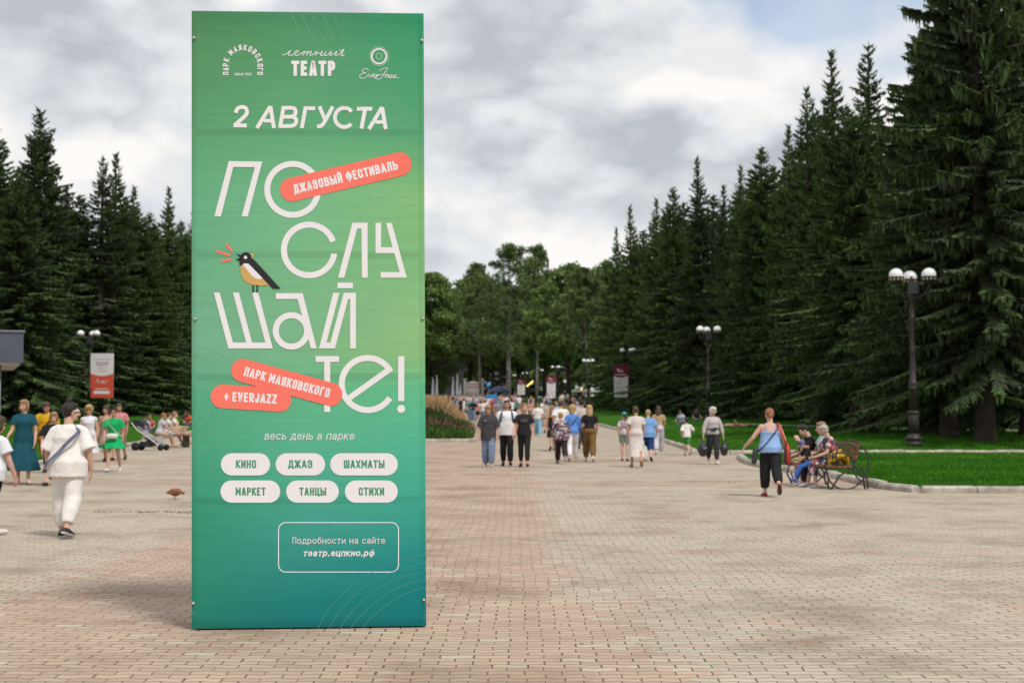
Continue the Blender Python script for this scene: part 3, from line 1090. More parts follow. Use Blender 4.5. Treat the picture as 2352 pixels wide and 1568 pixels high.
def badge(ends, r, text, a, b, h, f, ink_r, ink_t, name, layer=1, th=.2):
    q = Ink(f, layer)
    q.capsule(ends[0], ends[1], r)
    o = q.build(name, ink_r, SGN)
    q = Ink(f, layer + 1)
    set_text(q, text, a, b, h, th)
    q.build("lettering", ink_t, o)
    return o


badge(((574, 274), (1169, 134)), 65, "ДЖАЗОВЫЙ ФЕСТИВАЛЬ", (589, 298), (1162, 162), 51, c2, RED, INK, "red_badge")
badge(((191, 1414), (505, 1433)), 65, "+ EVERJAZZ", (199, 1439), (489, 1455), 52, c2, RED, INK, "red_badge", 1)
badge(((302, 1271), (788, 1403)), 64, "ПАРК МАЯКОВСКОГО", (306, 1300), (776, 1422), 51, c2, RED, INK, "red_badge", 2)
for (x0, x1, row, txt, a, b) in ((172, 429, 0, "КИНО", 250, 356), (458, 716, 0, "ДЖАЗ", 524, 650), (743, 1096, 0, "ШАХМАТЫ", 814, 1027),
                                 (170, 482, 1, "МАРКЕТ", 249, 405), (513, 788, 1, "ТАНЦЫ", 582, 722), (820, 1096, 1, "СТИХИ", 892, 1025)):
    cy, bs = (648, 668) if row == 0 else (790, 811)
    badge(((x0 + 58, cy), (x1 - 58, cy)), 58, txt, (a, bs), (b, bs), 42, c3, INK, GRN, "white_pill", 1, .195)

k = Ink(c3)
set_text(k, "весь день в парке", (399, 519), (866, 519), 41, .105, .17, .2)
k.build("subtitle_lettering", INK, SGN)
k = Ink(c3)
k.stroke(rrect(473, 952, 1100, 1210, 38), 5, True)
o_ = k.build("notice_frame", INK, SGN)
k = Ink(c3)
set_text(k, "Подробности на сайте", (546, 1063), (1030, 1062), 34, .105, .17)
k.build("lettering", INK, o_)
k = Ink(c3)
set_text(k, "театр.ецпкио.рф", (600, 1128), (972, 1127), 34, .175, .13, .2)
k.build("lettering", INK, o_)

# small bird printed on the letters
BK = mat("charcoal_print", (.022, .020, .024), .55, .1)
k = Ink(c2, 1)
for a, b in (((162, 615), (228, 636)), ((212, 578), (240, 610)), ((190, 669), (232, 660))):
    k.capsule(a, b, 6.5, 8)
k.build("song_mark", RED, SGN)
k = Ink(c2, 1)
k.poly([(289, 676), (292, 740), (312, 778), (350, 799), (400, 803), (447, 801), (415, 768), (385, 735), (335, 690)])
BRD = k.build("printed_bird", mat("tan_print", (.60, .38, .13), .55, .05), SGN)
k = Ink(c2, 2)
k.poly([(300, 682), (330, 680), (352, 700), (414, 762), (398, 768), (372, 764), (348, 744)])
k.build("wing_panel", INK, BRD)
k = Ink(c2, 3)
k.tri_poly([(284, 690), (284, 668), (292, 634), (304, 622), (325, 619), (345, 627), (350, 650), (372, 668), (512, 821), (468, 820), (334, 682), (310, 680), (292, 694)])
k.poly([(267, 625), (302, 640), (290, 652)])
k.poly([(260, 660), (293, 648), (290, 668)])
k.stroke([(360, 800), (360, 842)], 8)
k.stroke([(382, 800), (382, 842)], 8)
k.build("dark_plumage", BK, BRD)
k = Ink(c2, 3)
k.poly([(338, 626), (366, 630), (352, 656), (352, 640)])
k.build("crest", mat("amber_print", (.66, .42, .12), .55, .05), BRD)
k = Ink(c2, 4)
k.disc((318, 648), 9)
k.build("eye", INK, BRD)

# screws that hold the canvas
for f, x, y in ((c1, 42, 268), (c1, 1637, 286), (c2, 40, 988), (c2, 1297, 985), (c3, 28, 1374), (c3, 1232, 1356)):
    mb = MB()
    p = sp(f(x, y), .003)
    q = _sn.to_track_quat('Z', 'Y').to_matrix()
    pr = [(.0125, 0), (.0125, .003), (.0085, .006), (.0085, .0105), (.003, .012)]
    mb.rings([[p + q @ V((r * math.cos(2 * math.pi * j / 12), r * math.sin(2 * math.pi * j / 12), z)) for j in range(12)] for r, z in pr])
    mb.build("screw", mat("zinc_screw", (.55, .55, .56), .4, .2, 60, metal=.7), SGN)

# scuffs and pinholes where the canvas rubs on the frame
rs = random.Random(8)
k = Ink(c2)
for cx, cy, n, sp_x in ((95, 1340, 9, 30), (1284, 1330, 7, 16), (1296, 312, 2, 4), (60, 40, 3, 10)):
    for i in range(n):
        x, y = cx + rs.uniform(-sp_x, sp_x), cy + rs.uniform(-3, 3)
        w_ = rs.uniform(1.5, 5)
        k.poly([(x, y), (x + w_, y - .6), (x + w_, y + 1), (x, y + 1.2)])
for f, x, y, n in ((c3, 100, 875, 3), (c3, 1187, 862, 2), (c3, 1226, 876, 3), (c3, 30, 1420, 5), (c3, 1236, 1440, 4)):
    for i in range(n):
        X, Y = f(x + rs.uniform(-8, 8), y + rs.uniform(-12, 12))
        x2, y2 = (X - 431.8) / .41607, (Y - 321.6) / .41607
        w_ = rs.uniform(1.5, 4)
        k.poly([(x2, y2), (x2 + w_, y2 - .8), (x2 + w_ * .9, y2 + 1.6), (x2, y2 + 1.2)])
o_ = k.build("scuff", mat("rubbed_white", (.62, .66, .62), .6, .2, 30), SGN)
o_["kind"] = "stuff"
# ------------------------------------------------------------------ trees
def needle_mat(name, c1_, c2_, c3_):
    m = bpy.data.materials.new(name)
    m.use_nodes = True
    t = m.node_tree
    L = t.links.new
    b = t.nodes['Principled BSDF']
    b.inputs['Roughness'].default_value = .75
    b.inputs['Specular IOR Level'].default_value = .12
    ge = N(t, 'ShaderNodeNewGeometry')
    oi = N(t, 'ShaderNodeObjectInfo')
    tcn = N(t, 'ShaderNodeTexCoord')
    ns = N(t, 'ShaderNodeTexNoise', Scale=.55, Detail=4.0)
    L(tcn.outputs['Object'], ns.inputs[0])
    x = mathn(t, 'ADD', mathn(t, 'MULTIPLY', ge.outputs['Random Per Island'], .35), mathn(t, 'MULTIPLY', ns.outputs[0], .95))
    x = mathn(t, 'ADD', x, mathn(t, 'MULTIPLY', mathn(t, 'SUBTRACT', oi.outputs['Random'], .5), .22))
    r = ramp(t, [(.36, c1_), (.62, c2_), (.92, c3_)])
    L(x, r.inputs[0])
    L(r.outputs[0], b.inputs['Base Color'])
    tr = N(t, 'ShaderNodeBsdfTranslucent')
    L(r.outputs[0], tr.inputs[0])
    mx = N(t, 'ShaderNodeMixShader')
    mx.inputs[0].default_value = .32
    L(b.outputs[0], mx.inputs[1])
    L(tr.outputs[0], mx.inputs[2])
    L(mx.outputs[0], t.nodes['Material Output'].inputs[0])
    return m


SPRUCE = needle_mat("spruce_needles", (.074, .088, .056), (.102, .155, .060), (.155, .255, .074))
LEAFD = needle_mat("broad_leaves", (.078, .118, .044), (.130, .205, .062), (.21, .32, .088))
LEAFB = needle_mat("birch_leaves", (.074, .108, .044), (.12, .18, .062), (.18, .25, .088))
BARK = mat("spruce_bark", (.085, .062, .048), .95, .4, 2.5, .6, 14, col2=(.035, .027, .022))
BARKB = mat("birch_bark", (.26, .245, .22), .8, .5, 1.6, .3, 12, col2=(.06, .055, .05))
BARKD = mat("dark_bark", (.055, .043, .033), .95, .4, 3, .5, 14, col2=(.025, .02, .017))


class Leaves:
    def __init__(s):
        s.v, s.f = [], []

    def tri(s, a, b, c):
        i = len(s.v)
        s.v += [a, b, c]
        s.f.append((i, i + 1, i + 2))

    def quad(s, a, b, c, d):
        i = len(s.v)
        s.v += [a, b, c, d]
        s.f.append((i, i + 1, i + 2, i + 3))

    def mesh(s, name, m):
        me = bpy.data.meshes.new(name)
        me.from_pydata([tuple(v) for v in s.v], [], s.f)
        me.materials.append(m)
        return me


def spruce_proto(seed, H=20.0, Rm=3.4, clear=1.0, sparse=1.0, droop=1.0, pointed=.9, tlmax=.75):
    """spruce: straight trunk, whorls of boughs, each bough a flat spray hung with needle combs"""
    r = random.Random(seed)
    lv = Leaves()
    tk = MB()
    lean = V((r.uniform(-.012, .012), r.uniform(-.012, .012), 0))
    tk.tube([V((0, 0, -.3)), V((0, 0, .3)) + lean * .3, V((0, 0, H * .3)) + lean * H * .3, V((0, 0, H * .7)) + lean * H * .7, V((0, 0, H * .985)) + lean * H],
            [.46, .37, .29, .14, .02], 9, dome=False)
    z = clear
    side = [r.uniform(.8, 1.12) for _ in range(8)]
    while z < H - .25:
        t = z / H
        L0 = Rm * (max(0, 1 - t) ** pointed) * (.80 + .20 * min(1, (z - clear) / 2.2)) + .05
        nb = 7 if t < .6 else (6 if t < .9 else 4)
        a0 = r.uniform(0, 6.28)
        for b in range(nb):
            if r.random() < .10 * sparse: continue
            az = a0 + 6.283 * b / nb + r.uniform(-.3, .3)
            L = L0 * r.uniform(.55, 1.18) * side[int(az / 6.283 * 8) % 8]
            if r.random() < .06: L *= 1.2
            # bough curve: rises a little near the top, sags lower down, tip lifts
            rise = .55 * max(0, t - .55) / .45 - .30 * droop * (1 - t) + r.uniform(-.16, .14) * (1 - t)
            d = V((math.cos(az), math.sin(az), 0))
            sd = V((-d.y, d.x, 0))
            base = V((0, 0, z + r.uniform(-.12, .12))) + lean * z
            nseg = max(3, int(L / .45))
            P = []
            for i in range(nseg + 1):
                q = i / nseg
                zz = L * (rise * q - .26 * droop * q * q * (1 - t * .7) + .20 * q ** 3.2)
                P.append(base + d * (L * q) + V((0, 0, zz)) + sd * (L * .06 * math.sin(q * 4 + az)))
            if L > 1.0 and r.random() < .5:
                tk.tube(P[::2] if len(P) > 4 else P, [.03 * (1 - i / (len(P[::2] if len(P) > 4 else P))) + .006 for i in range(len(P[::2] if len(P) > 4 else P))], 4, dome=False)
            # side twigs
            ntw = int(10 + L * (17 if tlmax > .6 else 26) / sparse)
            for k in range(ntw):
                q = .10 + .90 * (k + r.random()) / ntw
                i = min(nseg - 1, int(q * nseg))
                f = q * nseg - i
                p = P[i].lerp(P[i + 1], f)
                fw = (P[i + 1] - P[i]).normalized()
                sgn = 1 if k % 2 else -1
                tl = (.07 + .19 * min(1, L) + .20 * L * (1 - q)) * r.uniform(.7, 1.25)
                tl = min(tl, tlmax * r.uniform(.7, 1.1))
                ang = r.uniform(.35, 1.25)
                td = (fw * math.cos(ang) + sd * (sgn * math.sin(ang))).normalized()
                wd = r.uniform(.05, .10) * (1.0 if L > .8 else .65)
                hang = r.uniform(.10, .42) * droop
                m1 = p + td * (tl * .5) + V((0, 0, -hang * tl * .25))
                e1 = p + td * tl + V((0, 0, -hang * tl + r.uniform(-.03, .06)))
                wv = td.cross(V((0, 0, 1))).normalized() * wd + V((0, 0, r.uniform(-.3, .3) * wd))
                lv.quad(p - wv * .5, m1 - wv, m1 + wv, p + wv * .5)
                lv.tri(m1 - wv, e1, m1 + wv)
                # comb hanging below the twig
                if r.random() < .62:
                    hl = r.uniform(.14, .46) * (.6 + .4 * droop) * min(1, .4 + L * .3)
                    hv = V((r.uniform(-.07, .07), r.uniform(-.07, .07), -hl))
                    s0 = p.lerp(m1, .4)
                    lv.tri(s0, m1.lerp(e1, .5), (s0 + m1) * .5 + hv)
            # end tuft
            e = P[-1]
            fw = (P[-1] - P[-2]).normalized()
            for k in range(3):
                o = V((r.uniform(-.12, .12), r.uniform(-.12, .12), r.uniform(-.08, .1)))
                lv.tri(e - sd * .06 - fw * .15, e + sd * .06 - fw * .15, e + fw * r.uniform(.14, .3) + o)
        z += (.42 - .20 * t) * r.uniform(.75, 1.2) * (1 if sparse <= 1 else 1.15)
    # leader
    top = V((0, 0, H)) + lean * H
    for k in range(16):
        a = k * 2.4
        zz = top.z - .05 - k * .055
        d = V((math.cos(a), math.sin(a), .5)) * (.05 + k * .012)
        p = V((lean.x * H, lean.y * H, zz))
        wv = V((-math.sin(a), math.cos(a), 0)) * .03
        lv.tri(p - wv, p + wv, p + d)
    return tk, lv.mesh("crown", SPRUCE)


SP = []
for i, (H, Rm, cl, spr, dr, pt) in enumerate([(20, 4.8, .4, 1.0, 1.0, .92), (20, 4.3, .5, 1.0, .8, 1.0), (20, 5.0, .35, 1.0, 1.15, .85), (20, 3.6, 2.0, 1.5, .9, .85), (20, 4.4, 2.7, 1.0, 1.15, .6)]):
    tk, me = spruce_proto(11 + i, H, Rm, cl, spr, dr, pt, .48 if i == 4 else .75)
    o = tk.build("trunk", BARK, None, True)
    tme = o.data
    bpy.data.objects.remove(o)
    SP.append((tme, me, H))


def plant(name, protos, kind, x, y, z, h, rz, wide, label, cat, group):
    tme, me, H = protos[kind]
    e = empty(name, (x, y, z), rz)
    k = h / H
    e.scale = (k * wide, k * wide, k)
    tag(e, label, cat, group)
    for nm, d in (("trunk", tme), ("crown", me)):
        o = bpy.data.objects.new(nm, d)
        COL.objects.link(o)
        o.parent = e
    return e


rt = random.Random(21)


def spruce(px, ytop, y, label, kind=None, wide=1.0, group="spruces behind the right lawn", base=None):
    x = x_at(px, y)
    zg = zground(x, y) if base is None else base
    h = at_depth(px, ytop, y).z - zg
    return plant("spruce_tree", SP, rt.randrange(3) if kind is None else kind, x, y, zg, h, rt.uniform(0, 6.28), wide * 20 / max(h, 12) * 1.04, label, "tree", group)


# right row, from the one that runs out of the frame to the far end
RIGHT = [(2362, -250, 56, 4, 1.05, "old spruce cut by the frame's right edge, its boughs dark over a thick trunk"),
         (2262, -330, 52, 4, 1.0, "tallest old spruce, its bare trunk standing beside the nearest lamp post"),
         (2158, -25, 60, 2, 1.05, "big dark spruce with stepped boughs directly behind the nearest lamp post"),
         (1995, 92, 76, 3, 1.0, "slim open-crowned spruce whose lone spire stands in the gap next to the giant ones"),
         (1921, 108, 79, 1, 1.0, "tall spruce with the highest full pointed spire over the walking woman in the blue top"),
         (1860, 188, 86, 3, .95, "thin spruce spire just lower than and touching the highest full spire"),
         (1815, 284, 91, 1, .95, "spruce with a short narrow tip stepping down below the thin spire"),
         (1752, 328, 96, 0, 1.05, "broad bushy spruce rising behind the second lamp post's crown of globes"),
         (1704, 376, 102, 1, .9, "small pointed spruce tip to the side of the second lamp post"),
         (1667, 420, 106, 1, .9, "low spruce tip nearly hidden between taller pointed neighbours"),
         (1605, 358, 111, 1, 1.0, "spruce with a tall narrow spire standing clear of the middle of the row"),
         (1548, 422, 119, 0, 1.0, "full round-shouldered spruce in the middle of the row"),
         (1508, 452, 127, 1, .95, "spruce with a blunt tip next to the end of the row"),
         (1450, 468, 136, 1, .9, "spire-topped spruce near the row's far end behind the maroon lamp banner"),
         (1416, 520, 150, 1, .8, "last slim spruce at the far end of the row, beside the pale deciduous trees")]
for px, yt, y, kd, wd, lb in RIGHT:
    spruce(px, yt, y, lb, kd, wd)
# those standing deeper in, filling between
for px, yt, y, kd in ((2060, 300, 88, 2), (2110, 230, 80, 0), (2225, 60, 74, 2), (2320, 40, 70, 2), (1955, 236, 92, 0), (1888, 250, 96, 2), (1838, 325, 104, 0), (1783, 370, 108, 0), (1728, 415, 112, 2), (1640, 440, 120, 0), (1576, 462, 128, 2), (1528, 488, 138, 0), (1478, 525, 146, 2), (1436, 580, 155, 0), (1695, 450, 124, 0), (1560, 540, 136, 0), (2200, 330, 92, 0), (2330, 330, 88, 2), (2010, 420, 104, 2), (1835, 480, 118, 2)):
    spruce(px, yt, y, "dark spruce standing deep in behind the front row of the right lawn", kd, 1.3, "spruces deep behind the right row")
# nearest dark stems at the right
for px, y, lb in ((2179, 54, "dark bare lower trunk of a spruce between the nearest lamp post and the thicker trunks"), (1965, 69, "spruce with a slim dark trunk showing above the bench sitters' heads")):
    spruce(px, 80 if px > 2000 else 260, y, lb, 4, .95)
# left row
LEFT = [(-25, 262, 88, 0, "spruce at the frame's left edge, only its right-hand boughs in view"),
        (82, 243, 97, 2, "tallest spruce of the left row with a ragged layered crown"),
        (150, 430, 106, 0, "short full spruce filling below the ragged tall one"),
        (226, 352, 104, 3, "thinner left spire of the twin spruces behind the orange banner"),
        (262, 347, 107, 1, "darker right spire of the twin spruces behind the orange banner"),
        (302, 425, 112, 1, "spruce leaning its low tip against the twin spires"),
        (340, 480, 118, 0, "rounded low spruce between the twin spires and the lone spire"),
        (381, 426, 124, 1, "lone narrow spruce spire between the twins and the green sign"),
        (410, 500, 128, 0, "spruce shoulder below the lone spire beside the green sign"),
        (440, 478, 132, 1, "spruce whose tip is half hidden by the green sign's edge"),
        (30, 400, 80, 2, "low broad spruce in front of the left row beside the kiosk roof"),
        (480, 480, 140, 0, "spruce mostly hidden behind the green sign")]
for px, yt, y, kd, lb in LEFT[:-1]:
    spruce(px, yt, y, lb, kd, 1.05, "spruces of the left row")
for px, yt, y, kd in ((45, 380, 98, 2), (178, 440, 106, 0), (285, 450, 116, 2), (118, 420, 110, 2), (-10, 400, 104, 0), (352, 510, 126, 2), (425, 530, 136, 0), (320, 500, 112, 0)):
    spruce(px, yt, y, "dark spruce standing deep in behind the front of the left row", kd, 1.3, "spruces deep behind the left row")


def broad_proto(seed, H=18.0, Rm=5.0, z0=.22, n_cl=105, leaf=.27, per=260, m=LEAFD, bark=BARKD, weeping=0.0, fork=False):
    """broad-leaved tree: tapering trunk, limbs reaching into the crown, leaves in clumps through its volume"""
    r = random.Random(seed)
    nr = np.random.default_rng(seed)
    tk = MB()
    lv = Leaves()
    lean = V((r.uniform(-.05, .05), r.uniform(-.05, .05), 0))
    main = [V((0, 0, -.3)), V((0, 0, H * .14)) + lean * H * .1, V((0, 0, H * .35)) + lean * H * .3, V((0, 0, H * .62)) + lean * H * .5, V((0, 0, H * .9)) + lean * H * .6]
    tk.tube(main, [.30, .24, .19, .11, .03], 8, dome=False)
    for k in range(n_cl):
        t = (k + r.random()) / n_cl
        zc = H * (z0 + (1 - z0) * t)
        s = math.sin(math.pi * min(1, .16 + .84 * t) ** .85) ** .7
        rr = Rm * s * math.sqrt(r.random()) * r.uniform(.75, 1.1)
        a = r.uniform(0, 6.283)
        c = V((math.cos(a) * rr, math.sin(a) * rr, min(zc, H * .97))) + lean * zc * .6
        if k % 2 == 0:
            z1 = max(H * .12, zc - rr * r.uniform(.6, 1.1) - .4)
            b = V((0, 0, z1)) + lean * z1 * .7
            tk.tube([b, b.lerp(c, .5) + V((0, 0, -.25)), c], [.075, .045, .012], 5, dome=False)
        cr = r.uniform(.55, 1.15) * Rm / 5.0
        n = int(per * r.uniform(.5, 1.3))
        if weeping and r.random() < weeping:
            for q in range(7):
                st = c + V((r.gauss(0, cr * .7), r.gauss(0, cr * .7), r.uniform(-.3, .3)))
                ln = r.uniform(.8, 2.4)
                for j in range(int(n / 9)):
                    p = st + V((r.gauss(0, .10), r.gauss(0, .10), -ln * r.random()))
                    _leaf(lv, p, leaf * r.uniform(.7, 1.2), r)
        else:
            for j in range(n):
                d = V((r.gauss(0, 1), r.gauss(0, 1), r.gauss(0, .62)))
                d *= cr * (.35 + .65 * r.random()) / max(.3, d.length)
                _leaf(lv, c + d, leaf * r.uniform(.7, 1.25), r)
    return tk, lv.mesh("crown", m), bark


def _leaf(lv, p, s, r):
    a, b = r.uniform(0, 6.283), r.uniform(-1.1, 1.1)
    u = V((math.cos(a) * math.cos(b), math.sin(a) * math.cos(b), math.sin(b)))
    w_ = u.cross(V((r.uniform(-1, 1), r.uniform(-1, 1), r.uniform(-1, 1))))
    if w_.length < .1: return
    w_ = w_.normalized() * s * .42
    lv.quad(p - u * s * .6, p + w_, p + u * s * .6, p - w_)


BT = []
for i, kw in enumerate([dict(), dict(Rm=5.6, z0=.16), dict(m=LEAFB, bark=BARKB, H=24.0, Rm=4.6, weeping=.75, leaf=.22, z0=.36, n_cl=90, per=230), dict(m=LEAFB, bark=BARKB, H=22.0, Rm=4.0, weeping=.35, leaf=.24, z0=.38), dict(Rm=3.2, H=7.0, z0=.05, n_cl=45, per=170, leaf=.16), dict(Rm=5.6, z0=.36, n_cl=110, leaf=.32)]):
    kw = dict(kw)
    tk, me, bk_ = broad_proto(40 + i, **kw)
    o = tk.build("trunk", bk_, None, True)
    BT.append((o.data, me, kw.get('H', 18.0)))
    bpy.data.objects.remove(o)


def broad(name, px, ytop, y, kind, label, wide=1.0, group="broad-leaved trees at the far end of the alley"):
    x = x_at(px, y)
    zg = zground(x, y)
    h = at_depth(px, ytop, y).z - zg
    H = BT[kind][2]
    return plant(name, BT, kind, x, y, zg, h, rt.uniform(0, 6.28), wide * H / h, label, "tree", group)


broad("birch_tree", 1168, 552, 232, 2, "tall airy birch with drooping strands, highest of the far broad-leaved trees", 1.7)
broad("birch_tree", 1232, 560, 240, 3, "loose birch crown leaning out beside the tallest airy birch", 1.0)
broad("birch_tree", 1105, 600, 245, 3, "pale birch on the sign side of the tallest airy birch", 1.1)
broad("leafy_tree", 1304, 612, 212, 5, "dense green tree with a dark trunk beyond the fifth lamp post", 1.25)
broad("leafy_tree", 1354, 610, 190, 3, "lighter green tree close against the last spruces of the right row", 1.1)
broad("leafy_tree", 1392, 600, 205, 1, "tree crown filling the notch beside the last slim spruce", .9)
broad("leafy_tree", 1250, 640, 256, 5, "wide dark leafy tree hanging over the middle lamp posts", 1.6)
broad("leafy_tree", 1192, 676, 300, 5, "leafy tree overhanging the alley below the tall birch", 1.8)
broad("leafy_tree", 1130, 668, 285, 5, "shaded leafy tree behind the white festival arch", 1.6)
broad("leafy_tree", 1080, 640, 292, 5, "light green tree straight behind the fountain jets", 1.6)
broad("leafy_tree", 1036, 668, 305, 5, "dull green tree over the drifting smoke", 1.5)
broad("leafy_tree", 998, 632, 280, 5, "rounded tree top at the right edge of the green sign", 1.5)
broad("leafy_tree", 960, 640, 290, 1, "leafy crown half hidden behind the green sign", 1.6)
broad("leafy_bush", 990, 815, 285, 4, "bright rounded bush beside the sign edge above the flower bed", 1.2, "bushes by the alley")
for px, yt, y in ((1330, 650, 262), (1280, 665, 300), (1214, 650, 340), (1150, 655, 345), (1060, 690, 345), (1010, 700, 345), (1380, 655, 260), (940, 690, 345), (1110, 640, 350)):
    broad("leafy_tree", px, yt, y, 5, "leafy tree deep in the wood that closes the far end of the alley", 1.5, "trees deep in the far wood")
for px, y in ((1160, 330), (1120, 330), (1040, 335), (985, 330), (1080, 340), (1200, 330), (1250, 320), (1310, 300)):
    broad("leafy_tree", px, 700, y + 45, 5, "leafy tree deep in the wood that closes the far end of the alley", 1.7, "trees deep in the far wood")

for i, px in enumerate((960, 985, 1012, 1040, 1066, 1094, 1120, 1148, 1175, 1203, 1230, 1258, 1288, 1316, 1346, 1374, 1400)):
    broad("leafy_tree", px, 790 + 26 * (i % 3), 400 + 7 * (i % 2), 4, "dense low-branched tree closing the view at the foot of the far wood", 3.0, "low trees at the foot of the far wood")

# the rows go on behind the sign, where a step to the side would show them
for px, yt, y in ((500, 480, 146), (545, 500, 158), (600, 520, 172), (660, 540, 190), (725, 560, 210), (-120, 250, 84), (-260, 200, 80), (-400, 180, 78)):
    spruce(px, yt, y, "spruce of the left row standing out of sight behind the sign or past the frame", rt.randrange(3), 1.2, "spruces of the left row out of view")
for px, yt, y in ((780, 610, 240), (835, 620, 262), (890, 630, 280), (930, 620, 300)):
    broad("leafy_tree", px, yt, y, 5, "leafy tree standing out of sight behind the green sign", 1.6, "leafy trees hidden by the sign")
# ------------------------------------------------------------------ people
rp = random.Random(77)
SKIN = [mat("skin_fair", (.56, .335, .245), .55, .10, 7, .08, 60), mat("skin_tan", (.47, .26, .17), .55, .10, 7, .08, 60), mat("skin_pink", (.62, .36, .28), .55, .12, 7, .08, 60)]
HAIRC = dict(brown=(.075, .042, .024), dark=(.018, .013, .011), blond=(.46, .30, .13), grey=(.42, .40, .37), white=(.66, .63, .58), red=(.32, .13, .05), sand=(.30, .18, .085))


def hair_mat(c):
    return mat("hair_" + c, HAIRC[c], .5, .35, 30, .6, 90, spec=.4)


def cloth(name, col, var=.12):
    return mat(name, col, .85, var, 5, .15, 60, spec=.15)


_TEX = {}


def wrinkle(o, strength, size):
    k = ("w", size)
    if k not in _TEX:
        t = bpy.data.textures.new("wrinkle", 'CLOUDS')
        t.noise_scale, t.noise_depth = size, 2
        _TEX[k] = t
    d = o.modifiers.new("wrinkle", 'DISPLACE')
    d.texture, d.strength, d.mid_level = _TEX[k], strength, .5
    d.texture_coords = 'LOCAL'


PENDING = []


def fuse(o, voxel, smooth=2, wr=0.0, size=.16):
    m = o.modifiers.new("fuse", 'REMESH')
    m.mode, m.voxel_size, m.use_smooth_shade = 'VOXEL', voxel, True
    if smooth:
        s = o.modifiers.new("relax", 'SMOOTH')
        s.factor, s.iterations = .5, smooth
    if wr:
        wrinkle(o, wr, size)
    PENDING.append(o)


def bake():
    dg = bpy.context.evaluated_depsgraph_get()
    dg.update()
    got = [(o, bpy.data.meshes.new_from_object(o.evaluated_get(dg))) for o in PENDING]
    for o, me in got:
        old = o.data
        o.modifiers.clear()
        o.data = me
        me.name = o.name
        bpy.data.meshes.remove(old)
    PENDING.clear()


def rotx(a): return Matrix.Rotation(a, 3, 'X')
def roty(a): return Matrix.Rotation(a, 3, 'Y')
def rotz(a): return Matrix.Rotation(a, 3, 'Z')


